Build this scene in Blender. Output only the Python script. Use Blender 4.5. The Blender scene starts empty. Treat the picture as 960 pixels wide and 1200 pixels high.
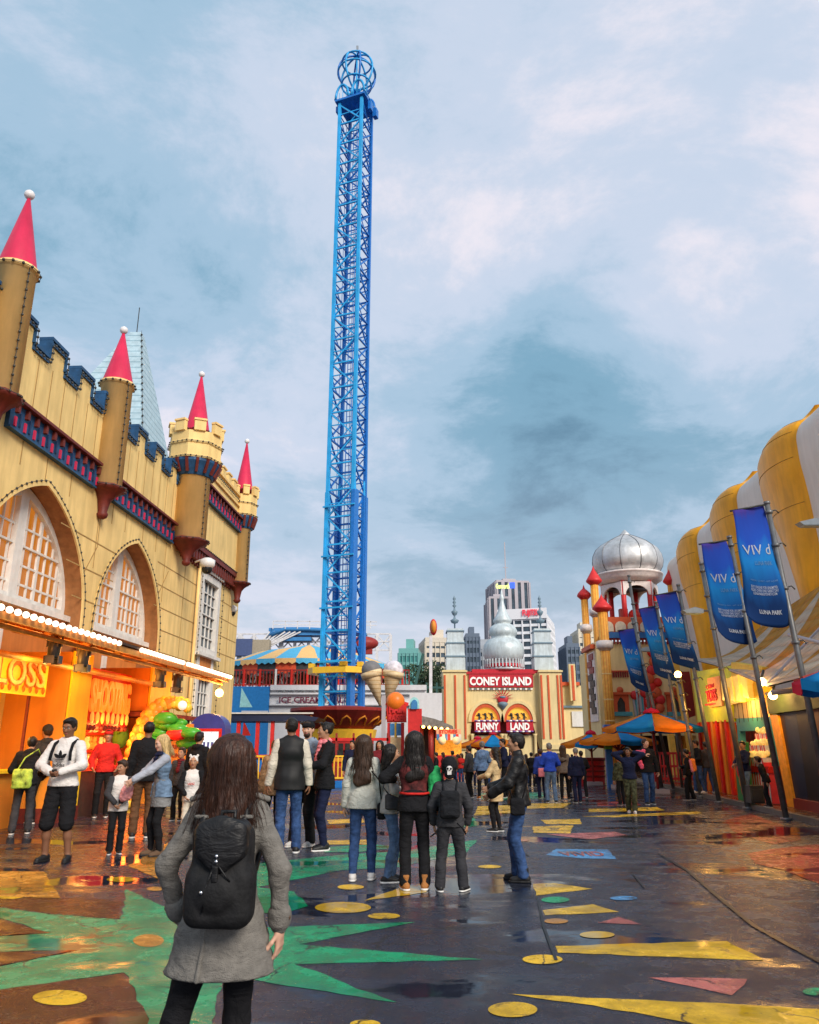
import bpy, math, random
import numpy as np
from mathutils import Vector, Matrix
from mathutils.geometry import tessellate_polygon
R = math.radians
random.seed(7)
scene = bpy.context.scene
col = scene.collection

# ---------------------------------------------------------------- measuring
F_, TH, CH = 915.0, math.atan(274/915.0), 1.5
CC, SS = math.cos(TH), math.sin(TH)
def ray(px, py):
    a = (px-480)/F_; b = (600-py)/F_
    return a, CC-b*SS, SS+b*CC
def at(px, py, Y):                       # point seen at a photo pixel, Y metres down the street
    r = ray(px, py); k = Y/r[1]
    return Vector((r[0]*k, Y, CH+r[2]*k))
def gnd(px, py, z=0.0):
    r = ray(px, py); k = (z-CH)/r[2]
    return Vector((r[0]*k, r[1]*k, z))
def zz(py, Y): return at(480, py, Y).z
def xx(px, py, Y): return at(px, py, Y).x

# ---------------------------------------------------------------- materials
MATS = {}
def M(name, rgb, rough=.6, metal=0.0, var=.12, scale=6.0, bump=.0, bscale=40.0, emit=None, es=1.0,
      stretch=(1,1,1), coat=0.0, dirt=0.0, alpha=None, spec=.3, fold=0):
    if name in MATS: return MATS[name]
    m = bpy.data.materials.new(name); m.use_nodes = True
    nt = m.node_tree; N = nt.nodes; L = nt.links
    b = N['Principled BSDF']
    b.inputs['Roughness'].default_value = rough; b.inputs['Metallic'].default_value = metal
    b.inputs['Specular IOR Level'].default_value = spec
    if coat: b.inputs['Coat Weight'].default_value = coat; b.inputs['Coat Roughness'].default_value = .15
    tc = N.new('ShaderNodeTexCoord'); mp = N.new('ShaderNodeMapping'); mp.inputs['Scale'].default_value = stretch
    L.new(tc.outputs['Object'], mp.inputs['Vector'])
    nz = N.new('ShaderNodeTexNoise'); nz.inputs['Scale'].default_value = scale; nz.inputs['Detail'].default_value = 6
    nz.inputs['Roughness'].default_value = .65
    L.new(mp.outputs[0], nz.inputs['Vector'])
    cr = N.new('ShaderNodeValToRGB')
    lo = [max(0, c*(1-var*1.6)) for c in rgb]; hi = [min(1, c*(1+var)) for c in rgb]
    cr.color_ramp.elements[0].position = .3; cr.color_ramp.elements[0].color = (*lo, 1)
    cr.color_ramp.elements[1].position = .7; cr.color_ramp.elements[1].color = (*hi, 1)
    L.new(nz.outputs['Fac'], cr.inputs['Fac'])
    out = cr.outputs['Color']
    if dirt:
        n2 = N.new('ShaderNodeTexNoise'); n2.inputs['Scale'].default_value = 1.7; n2.inputs['Detail'].default_value = 9
        m2 = N.new('ShaderNodeMapping'); m2.inputs['Scale'].default_value = (2.5, 2.5, .35)
        L.new(tc.outputs['Object'], m2.inputs['Vector']); L.new(m2.outputs[0], n2.inputs['Vector'])
        r2 = N.new('ShaderNodeValToRGB'); r2.color_ramp.elements[0].position = .42; r2.color_ramp.elements[0].color = (1-dirt, 1-dirt*1.05, 1-dirt*1.15, 1)
        r2.color_ramp.elements[1].position = .6; r2.color_ramp.elements[1].color = (1, 1, 1, 1)
        L.new(n2.outputs['Fac'], r2.inputs['Fac'])
        mx = N.new('ShaderNodeMix'); mx.data_type = 'RGBA'; mx.blend_type = 'MULTIPLY'; mx.inputs['Factor'].default_value = 1
        L.new(out, mx.inputs['A']); L.new(r2.outputs['Color'], mx.inputs['B']); out = mx.outputs['Result']
    L.new(out, b.inputs['Base Color'])
    if bump:
        nb = N.new('ShaderNodeTexNoise'); nb.inputs['Scale'].default_value = bscale; nb.inputs['Detail'].default_value = 4
        L.new(mp.outputs[0], nb.inputs['Vector'])
        bp = N.new('ShaderNodeBump'); bp.inputs['Strength'].default_value = bump; bp.inputs['Distance'].default_value = .02
        L.new(nb.outputs['Fac'], bp.inputs['Height']); L.new(bp.outputs[0], b.inputs['Normal'])
    if fold:
        mf = N.new('ShaderNodeMapping'); mf.inputs['Scale'].default_value = (1, 1, 1.9); L.new(tc.outputs['Object'], mf.inputs['Vector'])
        nf = N.new('ShaderNodeTexNoise'); nf.inputs['Scale'].default_value = 7; nf.inputs['Detail'].default_value = 3; nf.inputs['Distortion'].default_value = 1.6; L.new(mf.outputs[0], nf.inputs['Vector'])
        bf = N.new('ShaderNodeBump'); bf.inputs['Strength'].default_value = fold; bf.inputs['Distance'].default_value = .05; L.new(nf.outputs['Fac'], bf.inputs['Height'])
        if bump: L.new(bp.outputs[0], bf.inputs['Normal'])
        L.new(bf.outputs[0], b.inputs['Normal'])
    if emit:
        b.inputs['Emission Color'].default_value = (*emit, 1); b.inputs['Emission Strength'].default_value = es
    if alpha: b.inputs['Alpha'].default_value = alpha
    MATS[name] = m
    return m

def MP(name, c1, c2, kind, scale=(1,1,1), rough=.6, rot=(0,0,0), thr=.5, coord='Object'):
    """two-colour striped or checked pattern of a real painted surface (kind: 'x','y','z' stripes)"""
    if name in MATS: return MATS[name]
    m = bpy.data.materials.new(name); m.use_nodes = True
    nt = m.node_tree; N = nt.nodes; L = nt.links; b = N['Principled BSDF']; b.inputs['Roughness'].default_value = rough
    tc = N.new('ShaderNodeTexCoord'); mp = N.new('ShaderNodeMapping'); mp.inputs['Scale'].default_value = scale; mp.inputs['Rotation'].default_value = rot
    L.new(tc.outputs[coord], mp.inputs['Vector'])
    sp = N.new('ShaderNodeSeparateXYZ'); L.new(mp.outputs[0], sp.inputs[0])
    fr = N.new('ShaderNodeMath'); fr.operation = 'FRACT'; L.new(sp.outputs['XYZ'.index(kind.upper())], fr.inputs[0])
    gt = N.new('ShaderNodeMath'); gt.operation = 'GREATER_THAN'; gt.inputs[1].default_value = thr; L.new(fr.outputs[0], gt.inputs[0])
    mx = N.new('ShaderNodeMix'); mx.data_type = 'RGBA'; mx.inputs['A'].default_value = (*c1, 1); mx.inputs['B'].default_value = (*c2, 1)
    L.new(gt.outputs[0], mx.inputs['Factor'])
    nz = N.new('ShaderNodeTexNoise'); nz.inputs['Scale'].default_value = 5; nz.inputs['Detail'].default_value = 6
    L.new(tc.outputs['Object'], nz.inputs['Vector'])
    r2 = N.new('ShaderNodeMapRange'); r2.inputs['From Min'].default_value = .3; r2.inputs['From Max'].default_value = .7
    r2.inputs['To Min'].default_value = .78; r2.inputs['To Max'].default_value = 1.05; L.new(nz.outputs['Fac'], r2.inputs['Value'])
    m3 = N.new('ShaderNodeMix'); m3.data_type = 'RGBA'; m3.blend_type = 'MULTIPLY'; m3.inputs['Factor'].default_value = 1
    L.new(mx.outputs['Result'], m3.inputs['A']); L.new(r2.outputs[0], m3.inputs['B'])
    L.new(m3.outputs['Result'], b.inputs['Base Color'])
    MATS[name] = m
    return m

def fabric(name, rgb, tr=.45):
    """thin tent cloth: daylight glows through it"""
    m = bpy.data.materials.new(name); m.use_nodes = True; nt = m.node_tree; N = nt.nodes; L = nt.links; b = N['Principled BSDF']; b.inputs['Roughness'].default_value = .8; b.inputs['Specular IOR Level'].default_value = .2
    nz = N.new('ShaderNodeTexNoise'); nz.inputs['Scale'].default_value = 3; nz.inputs['Detail'].default_value = 7; tc = N.new('ShaderNodeTexCoord'); L.new(tc.outputs['Object'], nz.inputs['Vector'])
    cr = N.new('ShaderNodeValToRGB'); L.new(nz.outputs['Fac'], cr.inputs[0]); cr.color_ramp.elements[0].position = .3; cr.color_ramp.elements[0].color = (*[c*.8 for c in rgb], 1); cr.color_ramp.elements[1].position = .65; cr.color_ramp.elements[1].color = (*rgb, 1)
    L.new(cr.outputs[0], b.inputs['Base Color']); t = N.new('ShaderNodeBsdfTranslucent'); L.new(cr.outputs[0], t.inputs['Color'])
    x = N.new('ShaderNodeMixShader'); x.inputs[0].default_value = tr; L.new(b.outputs[0], x.inputs[1]); L.new(t.outputs[0], x.inputs[2]); L.new(x.outputs[0], N['Material Output'].inputs[0])
    MATS[name] = m; return m
# ---------------------------------------------------------------- objects
def tag(o, label=None, cat=None, group=None, kind=None):
    if label:
        o['label'] = label
        if len(label.replace('-', ' ').split()) > 16: print('LONG', len(label.split()), label)
    if cat: o['category'] = cat
    if group: o['group'] = group
    if kind: o['kind'] = kind
    return o
LOC = {}
def thing(name, loc, label, cat, group=None, rotz=0):
    o = bpy.data.objects.new(name, None); col.objects.link(o)
    o.location = loc; o.rotation_euler = (0, 0, rotz); o.empty_display_size = .1
    LOC[o.name] = Vector(loc)
    return tag(o, label, cat, group)
def offs(parent):
    v = Vector((0, 0, 0))
    p = parent
    while p is not None:
        if p.name in LOC: v += LOC[p.name]
        p = p.parent
    return v
def copy_tree(o, parent=None):
    c = o.copy(); col.objects.link(c); c.parent = parent
    if o.name in LOC: LOC[c.name] = LOC[o.name]
    for ch in list(o.children): copy_tree(ch, c)
    return c

class MB:
    def __init__(s): s.v = []; s.f = []; s.mi = []; s.sm = []; s.mats = []
    def _m(s, mat):
        if mat not in s.mats: s.mats.append(mat)
        return s.mats.index(mat)
    def add(s, verts, faces, mat, smooth=False):
        o = len(s.v); k = s._m(mat)
        s.v += [tuple(v) for v in verts]
        for f in faces: s.f.append(tuple(i+o for i in f)); s.mi.append(k); s.sm.append(smooth)
        return s
    def box(s, c, d, mat, rz=0, M4=None, taper=1.0):
        hx, hy, hz = d[0]/2, d[1]/2, d[2]/2
        vs = []
        for z in (-hz, hz):
            t = taper if z > 0 else 1
            for x, y in ((-hx, -hy), (hx, -hy), (hx, hy), (-hx, hy)):
                v = Vector((x*t, y*t, z))
                if M4: v = M4 @ v
                elif rz: v = Matrix.Rotation(rz, 3, 'Z') @ v
                vs.append(v+Vector(c))
        return s.add(vs, [(0,3,2,1),(4,5,6,7),(0,1,5,4),(1,2,6,5),(2,3,7,6),(3,0,4,7)], mat)
    def cbox(s, c, d, mat, taper=1.0): return s.box(c, d, mat, rz=-math.atan(.0565), taper=taper)
    def beam(s, a, b, w, h, mat, up=(0,0,1)):
        a = Vector(a); b = Vector(b); d = (b-a)
        if d.length < 1e-6: return s
        d.normalize(); u = Vector(up)
        if abs(d.dot(u)) > .98: u = Vector((0,1,0))
        x = d.cross(u).normalized(); y = x.cross(d).normalized()
        vs = []
        for p in (a, b):
            for i, j in ((-1,-1),(1,-1),(1,1),(-1,1)): vs.append(p+x*(i*w/2)+y*(j*h/2))
        return s.add(vs, [(0,1,2,3),(7,6,5,4),(0,4,5,1),(1,5,6,2),(2,6,7,3),(3,7,4,0)], mat)
    def tube(s, pts, r, mat, n=8, closed=False, smooth=True, caps=True):
        pts = [Vector(p) for p in pts]; m = len(pts)
        rs = r if isinstance(r, (list, tuple)) else [r]*m
        vs = []; prev = None
        for i, p in enumerate(pts):
            if closed: d = pts[(i+1) % m]-pts[i-1]
            else: d = pts[min(i+1, m-1)]-pts[max(i-1, 0)]
            d.normalize()
            if prev is None:
                u = Vector((0,0,1)) if abs(d.z) < .95 else Vector((1,0,0))
                x = d.cross(u).normalized()
            else:
                x = (prev-d*prev.dot(d)).normalized()
            prev = x; y = d.cross(x)
            for k in range(n):
                t = 2*math.pi*k/n
                vs.append(p+x*(math.cos(t)*rs[i])+y*(math.sin(t)*rs[i]))
        fs = []
        for i in range(m if closed else m-1):
            j = (i+1) % m
            for k in range(n):
                fs.append((i*n+k, i*n+(k+1) % n, j*n+(k+1) % n, j*n+k))
        if not closed and caps: fs += [tuple(reversed(range(n))), tuple((m-1)*n+k for k in range(n))]
        return s.add(vs, fs, mat, smooth)
    def lathe(s, c, prof, mat, n=24, smooth=True, a0=0, a1=2*math.pi, fn=None, cap=True, sx=1, sy=1):
        full = abs(a1-a0-2*math.pi) < 1e-4
        m = n if full else n+1
        vs = []
        for r, z in prof:
            for k in range(m):
                t = a0+(a1-a0)*k/n
                rr = r*(fn(t, z) if fn else 1)
                vs.append((c[0]+sx*rr*math.cos(t), c[1]+sy*rr*math.sin(t), c[2]+z))
        fs = []
        for i in range(len(prof)-1):
            for k in range(n):
                k2 = (k+1) % m
                fs.append((i*m+k, i*m+k2, (i+1)*m+k2, (i+1)*m+k))
        if cap and full:
            if prof[0][0] > 1e-4: fs.append(tuple(reversed(range(m))))
            if prof[-1][0] > 1e-4: fs.append(tuple((len(prof)-1)*m+k for k in range(m)))
        return s.add(vs, fs, mat, smooth)
    def ball(s, c, r, mat, n=10, sc=(1,1,1), smooth=True, fn=None):
        h = n//2+1; prof = []
        vs = []; fs = []
        for i in range(h+1):
            ph = math.pi*i/h
            for k in range(n):
                t = 2*math.pi*k/n
                d = Vector((math.sin(ph)*math.cos(t), math.sin(ph)*math.sin(t), -math.cos(ph)))
                q = r*(fn(d) if fn else 1)
                vs.append((c[0]+d.x*q*sc[0], c[1]+d.y*q*sc[1], c[2]+d.z*q*sc[2]))
        for i in range(h):
            for k in range(n): fs.append((i*n+k, i*n+(k+1) % n, (i+1)*n+(k+1) % n, (i+1)*n+k))
        return s.add(vs, fs, mat, smooth)
    def prism(s, poly, fmap, d0, d1, mat, holes=(), smooth=False, side=None):
        """poly 2-D (u,v); fmap(u,v,d)->xyz ; extruded between depths d0,d1"""
        loops = [list(poly)]+[list(h) for h in holes]
        tri = tessellate_polygon([[Vector((u, v, 0)) for u, v in lp] for lp in loops])
        flat = [p for lp in loops for p in lp]; n = len(flat)
        vs = [fmap(u, v, d0) for u, v in flat]+[fmap(u, v, d1) for u, v in flat]
        fs = [tuple(t) for t in tri]+[tuple(i+n for i in reversed(t)) for t in tri]
        s.add(vs, fs, mat, smooth)
        sd = []; o = 0
        for lp in loops:
            m = len(lp)
            for i in range(m): j = (i+1) % m; sd.append((o+i, o+j, o+j+n, o+i+n))
            o += m
        return s.add(vs, sd, side or mat, smooth)
    def grid(s, fn, nu, nv, mat, smooth=True, matfn=None):
        vs = [fn(i/nu, j/nv) for j in range(nv+1) for i in range(nu+1)]
        if matfn is None:
            return s.add(vs, [(j*(nu+1)+i, j*(nu+1)+i+1, (j+1)*(nu+1)+i+1, (j+1)*(nu+1)+i) for j in range(nv) for i in range(nu)], mat, smooth)
        by = {}
        for j in range(nv):
            for i in range(nu):
                by.setdefault(matfn((i+.5)/nu, (j+.5)/nv), []).append((j*(nu+1)+i, j*(nu+1)+i+1, (j+1)*(nu+1)+i+1, (j+1)*(nu+1)+i))
        o = len(s.v); s.v += [tuple(v) for v in vs]
        for m_, fs in by.items():
            k = s._m(m_)
            for f in fs: s.f.append(tuple(q+o for q in f)); s.mi.append(k); s.sm.append(smooth)
        return s
    def build(s, name, parent=None, world=True, bevel=0, solid=0, **kw):
        me = bpy.data.meshes.new(name)
        off = offs(parent) if (parent is not None and world) else Vector((0,0,0))
        me.from_pydata([(x-off.x, y-off.y, z-off.z) for x, y, z in s.v], [], s.f)
        for m in s.mats: me.materials.append(m)
        me.polygons.foreach_set('material_index', s.mi); me.polygons.foreach_set('use_smooth', s.sm)
        me.update()
        import bmesh
        bm = bmesh.new(); bm.from_mesh(me); bmesh.ops.recalc_face_normals(bm, faces=bm.faces); bm.to_mesh(me); bm.free()
        o = bpy.data.objects.new(name, me); col.objects.link(o)
        if parent is not None: o.parent = parent
        if solid:
            md = o.modifiers.new('Solid', 'SOLIDIFY'); md.thickness = solid; md.offset = 0
        if bevel:
            md = o.modifiers.new('Bevel', 'BEVEL'); md.width = bevel; md.segments = 2; md.limit_method = 'ANGLE'
        if kw: tag(o, **kw)
        return o

def text(mb, string, O, U, V, w, h, depth, mat, bold=.02, shear=0, maxchar=None):
    """lettering fitted into a w x h box whose lower-left corner is O; U right, V up; raised by depth"""
    cu = bpy.data.curves.new('t', 'FONT'); cu.body = string; cu.size = 1; cu.offset = bold; cu.extrude = .05; cu.shear = shear
    cu.resolution_u = 3; cu.space_line = .85; cu.align_x = 'CENTER'
    o = bpy.data.objects.new('t', cu); col.objects.link(o)
    dg = bpy.context.evaluated_depsgraph_get()
    me = bpy.data.meshes.new_from_object(o.evaluated_get(dg))
    vs = [v.co.copy() for v in me.vertices]; fs = [tuple(p.vertices) for p in me.polygons]
    bpy.data.objects.remove(o); bpy.data.curves.remove(cu); bpy.data.meshes.remove(me)
    if not vs: return
    x0 = min(v.x for v in vs); x1 = max(v.x for v in vs); y0 = min(v.y for v in vs); y1 = max(v.y for v in vs)
    O = Vector(O); U = Vector(U).normalized(); V = Vector(V).normalized(); Nn = U.cross(V)
    out = [O+U*((v.x-x0)/(x1-x0)*w)+V*((v.y-y0)/(y1-y0)*h)+Nn*((v.z+.05)/.1*depth) for v in vs]
    mb.add(out, fs, mat)

# ---------------------------------------------------------------- implicit surfaces for bodies and cloth
def _rc(P, a, b, ra, rb, fl):
    a = np.array(a, np.float32); b = np.array(b, np.float32)
    sc = np.array([1, 1/fl, 1], np.float32)
    ab = (b-a)*sc; q = (P-a)*sc
    h = np.clip((q@ab)/max(float(ab@ab), 1e-9), 0, 1)
    d = np.linalg.norm(q-h[..., None]*ab, axis=-1)-(ra+(rb-ra)*h)
    return d*(fl if fl < 1 else 1)
def _el(P, c, r):
    r = np.array(r, np.float32); q = (P-np.array(c, np.float32))
    k0 = np.linalg.norm(q/r, axis=-1); k1 = np.linalg.norm(q/(r*r), axis=-1)
    return k0*(k0-1)/np.maximum(k1, 1e-6)
def _bx(P, c, h, rad):
    q = np.abs(P-np.array(c, np.float32))-np.array(h, np.float32)+rad
    return np.linalg.norm(np.maximum(q, 0), axis=-1)+np.minimum(q.max(axis=-1), 0)-rad
def prim_bounds(p):
    t = p[0]
    if t == 'c': a, b, ra, rb = np.array(p[1]), np.array(p[2]), p[3], p[4]; r = max(ra, rb); return np.minimum(a, b)-r, np.maximum(a, b)+r
    if t == 'e': c, r = np.array(p[1]), np.array(p[2]); return c-r, c+r
    if t == 'b': c, r = np.array(p[1]), np.array(p[2]); return c-r, c+r
def C(a, b, ra, rb, fl=1.0, k=.03): return ('c', a, b, ra, rb, fl, k)
def E(c, r, k=.03): return ('e', c, r, k)
def B(c, h, rad=.02, k=.02): return ('b', c, h, rad, k)
def SUB(p): return ('sub', p)
def mesh_field(prims, vox, clip=None, wr=None):
    pos = [p for p in prims if p[0] != 'sub']
    bs = [prim_bounds(p) for p in pos]
    lo = np.min([b[0] for b in bs], axis=0)-2.5*vox; hi = np.max([b[1] for b in bs], axis=0)+2.5*vox
    n = np.ceil((hi-lo)/vox).astype(int)+1
    ax = [(lo[i]+vox*np.arange(n[i])).astype(np.float32) for i in range(3)]
    D = np.full(tuple(n), .12, np.float32)
    def block(bl, bh, mg):
        i0 = np.maximum(0, np.floor((bl-mg-lo)/vox).astype(int)); i1 = np.minimum(n, np.ceil((bh+mg-lo)/vox).astype(int)+1)
        sl = tuple(slice(i0[i], i1[i]) for i in range(3))
        g = np.stack(np.meshgrid(ax[0][sl[0]], ax[1][sl[1]], ax[2][sl[2]], indexing='ij'), -1)
        return sl, g
    def ev(p, g):
        if p[0] == 'c': return _rc(g, p[1], p[2], p[3], p[4], p[5])
        if p[0] == 'e': return _el(g, p[1], p[2])
        return _bx(g, p[1], p[2], p[3])
    for p in prims:
        sub = p[0] == 'sub'; q = p[1] if sub else p
        b0, b1 = prim_bounds(q); sl, g = block(b0, b1, .07)
        if g.size == 0: continue
        d = ev(q, g); k = q[-1]; cur = D[sl]
        if sub:
            d = -d; h = np.clip(.5-.5*(cur-d)/k, 0, 1); D[sl] = cur*(1-h)+d*h+k*h*(1-h)
        else:
            h = np.clip(.5+.5*(cur-d)/k, 0, 1); D[sl] = cur*(1-h)+d*h-k*h*(1-h)
    if clip or wr:
        g = np.stack(np.meshgrid(*ax, indexing='ij'), -1)
        if wr:
            amp, fr, sd = wr; rs = np.random.RandomState(sd); w = np.zeros(D.shape, np.float32)
            for i in range(6):
                kv = rs.normal(0, 1, 3)*np.array([.75, .75, 1.25])*fr*(1+.35*i); w += np.sin(g@kv.astype(np.float32)+rs.uniform(0, 6.3))/(1+.35*i)
            D = D+np.float32(amp)*w
        if clip:
            for c in clip:
                nv = np.array(c[:3], np.float32); D = np.maximum(D, g@nv-np.float32(c[3]))
    D[0], D[-1], D[:, 0], D[:, -1], D[:, :, 0], D[:, :, -1] = (.1,)*6
    return nets(D, lo, vox)
def nets(D, lo, vox):
    ins = D < 0; n = D.shape
    c = [ins[i:n[0]-1+i, j:n[1]-1+j, k:n[2]-1+k] for i in (0,1) for j in (0,1) for k in (0,1)]
    s = sum(x.astype(np.int8) for x in c); act = (s > 0) & (s < 8)
    I = np.argwhere(act)
    if len(I) == 0: return np.zeros((0,3)), []
    idx = -np.ones(act.shape, np.int64); idx[tuple(I.T)] = np.arange(len(I))
    cor = {(i,j,k): D[I[:,0]+i, I[:,1]+j, I[:,2]+k] for i in (0,1) for j in (0,1) for k in (0,1)}
    acc = np.zeros((len(I), 3)); cnt = np.zeros(len(I))
    for a in cor:
        for d in range(3):
            if a[d] == 0:
                b = list(a); b[d] = 1; b = tuple(b)
                va, vb = cor[a], cor[b]; m = (va < 0) != (vb < 0)
                t = np.where(m, va/np.where(m, va-vb, 1), 0)
                P = np.array(a, float)[None, :].repeat(len(I), 0); P[:, d] += t
                acc[m] += P[m]; cnt[m] += 1
    V = (I+acc/cnt[:, None])*vox+lo
    faces = []
    for d in range(3):
        e1, e2 = [(1,2),(2,0),(0,1)][d]
        sl0 = [slice(1, n[0]-1)]*3; A = ins
        s0 = [slice(1, n[q]-1) for q in range(3)]; s1 = list(s0)
        s0[d] = slice(0, n[d]-1); s1[d] = slice(1, n[d])
        a = A[tuple(s0)]; b = A[tuple(s1)]; ch = np.argwhere(a != b)
        if len(ch) == 0: continue
        sg = a[tuple(ch.T)]
        base = ch.copy(); 
        for q in range(3):
            if q != d: base[:, q] += 1
        def cell(o1, o2):
            cc = base.copy(); cc[:, e1] -= o1; cc[:, e2] -= o2; return idx[tuple(cc.T)]
        q0, q1, q2, q3 = cell(1,1), cell(0,1), cell(0,0), cell(1,0)
        f = np.stack([q0, q1, q2, q3], 1); f[~sg] = f[~sg][:, ::-1]
        faces.append(f)
    return V, np.concatenate(faces)

def raw_obj(name, chunks, parent):
    """chunks: list of (verts Nx3, faces, mat)"""
    V = []; Fc = []; MI = []; mats = []; o = 0
    for v, f, m in chunks:
        if len(v) == 0: continue
        if m not in mats: mats.append(m)
        V.append(np.asarray(v, float)); Fc += [tuple(int(i)+o for i in q) for q in f]; MI += [mats.index(m)]*len(f); o += len(v)
    if not V: return None
    me = bpy.data.meshes.new(name); me.from_pydata(np.concatenate(V).tolist(), [], Fc)
    for m in mats: me.materials.append(m)
    me.polygons.foreach_set('material_index', MI); me.polygons.foreach_set('use_smooth', [True]*len(Fc)); me.update()
    ob = bpy.data.objects.new(name, me); col.objects.link(ob); ob.parent = parent
    return ob
# ---------------------------------------------------------------- camera, sky, sun
cam = bpy.data.cameras.new('Camera'); co = bpy.data.objects.new('Camera', cam); col.objects.link(co)
co.location = (0, 0, CH); co.rotation_euler = (math.pi/2+TH, 0, 0)
cam.sensor_fit = 'HORIZONTAL'; cam.sensor_width = 36; cam.lens = 36*F_/960; cam.clip_end = 3000; cam.clip_start = .05
scene.camera = co
scene.view_settings.view_transform = 'Standard'; scene.view_settings.look = 'None'; scene.view_settings.gamma = 1
scene.view_settings.use_curve_mapping = False; scene.view_settings.exposure = 0.36
SUN_EL, SUN_AZ = R(34), R(146)
w = bpy.data.worlds.new('World'); scene.world = w; w.use_nodes = True
nt = w.node_tree; N = nt.nodes; L = nt.links; bg = N['Background']
sky = N.new('ShaderNodeTexSky'); sky.sky_type = 'NISHITA'; sky.sun_disc = False; sky.sun_elevation = SUN_EL; sky.sun_rotation = SUN_AZ
tc = N.new('ShaderNodeTexCoord'); sp = N.new('ShaderNodeSeparateXYZ'); L.new(tc.outputs['Generated'], sp.inputs[0])
def math_(op, a, b=None, c=None):
    m = N.new('ShaderNodeMath'); m.operation = op
    for i, v in enumerate((a, b, c)):
        if v is None: continue
        if isinstance(v, (int, float)): m.inputs[i].default_value = v
        else: L.new(v, m.inputs[i])
    return m.outputs[0]
zp = math_('ADD', math_('MAXIMUM', sp.outputs[2], 0.0), .22)
cx = math_('DIVIDE', sp.outputs[0], zp); cy = math_('DIVIDE', sp.outputs[1], zp)
cb = N.new('ShaderNodeCombineXYZ'); L.new(cx, cb.inputs[0]); L.new(cy, cb.inputs[1])
def noise(scale, det, rough, dist, off=(0,0,0), sc=(1,1,1)):
    mp = N.new('ShaderNodeMapping'); mp.inputs['Location'].default_value = off; mp.inputs['Scale'].default_value = sc; L.new(cb.outputs[0], mp.inputs[0])
    n = N.new('ShaderNodeTexNoise'); n.inputs['Scale'].default_value = scale; n.inputs['Detail'].default_value = det
    n.inputs['Roughness'].default_value = rough; n.inputs['Distortion'].default_value = dist; L.new(mp.outputs[0], n.inputs['Vector']); return n.outputs['Fac']
def ramp(v, els):
    r = N.new('ShaderNodeValToRGB'); L.new(v, r.inputs[0])
    while len(r.color_ramp.elements) < len(els): r.color_ramp.elements.new(.5)
    for e, (p, c) in zip(r.color_ramp.elements, els): e.position = p; e.color = (*c, 1)
    r.color_ramp.interpolation = 'EASE'
    return r.outputs['Color']
def blob(px, py, sharp):
    d = Vector(ray(px, py)).normalized(); v = N.new('ShaderNodeVectorMath'); v.operation = 'DOT_PRODUCT'; L.new(tc.outputs['Generated'], v.inputs[0]); v.inputs[1].default_value = d
    return math_('EXPONENT', math_('MULTIPLY', math_('SUBTRACT', v.outputs['Value'], 1.0), sharp))
big = noise(.9, 6, .55, .2, (3.1, 1.7, 0))
fine = noise(2.3, 10, .66, .30, (0.4, 5.2, 0))
d = math_('ADD', math_('MULTIPLY', big, .56), math_('MULTIPLY', fine, .60))
dark = math_('ADD', math_('MULTIPLY', blob(640, 560, 26), .25), math_('MULTIPLY', blob(900, 470, 30), .10))
dark = math_('ADD', dark, math_('MULTIPLY', blob(120, 120, 16), .07))
lite = math_('ADD', math_('MULTIPLY', blob(800, 180, 18), .13), math_('MULTIPLY', blob(330, 640, 14), .13))
lite = math_('ADD', lite, math_('MULTIPLY', blob(800, 400, 160), .13))
lite = math_('ADD', lite, math_('MULTIPLY', blob(590, 270, 160), .11))
d = math_('ADD', math_('SUBTRACT', d, dark), lite)
cl = ramp(d, [(.25, (.08, .24, .36)), (.40, (.20, .42, .57)), (.52, (.42, .60, .76)), (.64, (.66, .74, .88)), (.76, (.97, .90, .96))])
hz = math_('MULTIPLY', math_('EXPONENT', math_('MULTIPLY', math_('ABSOLUTE', sp.outputs[2]), -6.5)), .9)
mix = N.new('ShaderNodeMix'); mix.data_type = 'RGBA'; L.new(hz, mix.inputs['Factor']); L.new(cl, mix.inputs['A']); mix.inputs['B'].default_value = (1.0, .82, .84, 1)
# the clouds are a bright sheet over the Nishita sky: both go into one Background of strength .1
m2 = N.new('ShaderNodeMix'); m2.data_type = 'RGBA'; m2.blend_type = 'MULTIPLY'; m2.inputs['Factor'].default_value = 1
L.new(mix.outputs['Result'], m2.inputs['A']); m2.inputs['B'].default_value = (7.55, 7.75, 7.9, 1)
m3 = N.new('ShaderNodeMix'); m3.data_type = 'RGBA'; m3.inputs['Factor'].default_value = .10
L.new(m2.outputs['Result'], m3.inputs['A']); L.new(sky.outputs[0], m3.inputs['B'])
L.new(m3.outputs['Result'], bg.inputs['Color']); bg.inputs['Strength'].default_value = .1
sl = bpy.data.lights.new('Sun', 'SUN'); sl.energy = 2.9; sl.angle = R(22); sl.color = (1, .9, .78)
so = bpy.data.objects.new('Sun', sl); col.objects.link(so)
sd = Vector((math.sin(SUN_AZ)*math.cos(SUN_EL), math.cos(SUN_AZ)*math.cos(SUN_EL), math.sin(SUN_EL)))
so.rotation_euler = sd.to_track_quat('Z', 'Y').to_euler()

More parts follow.
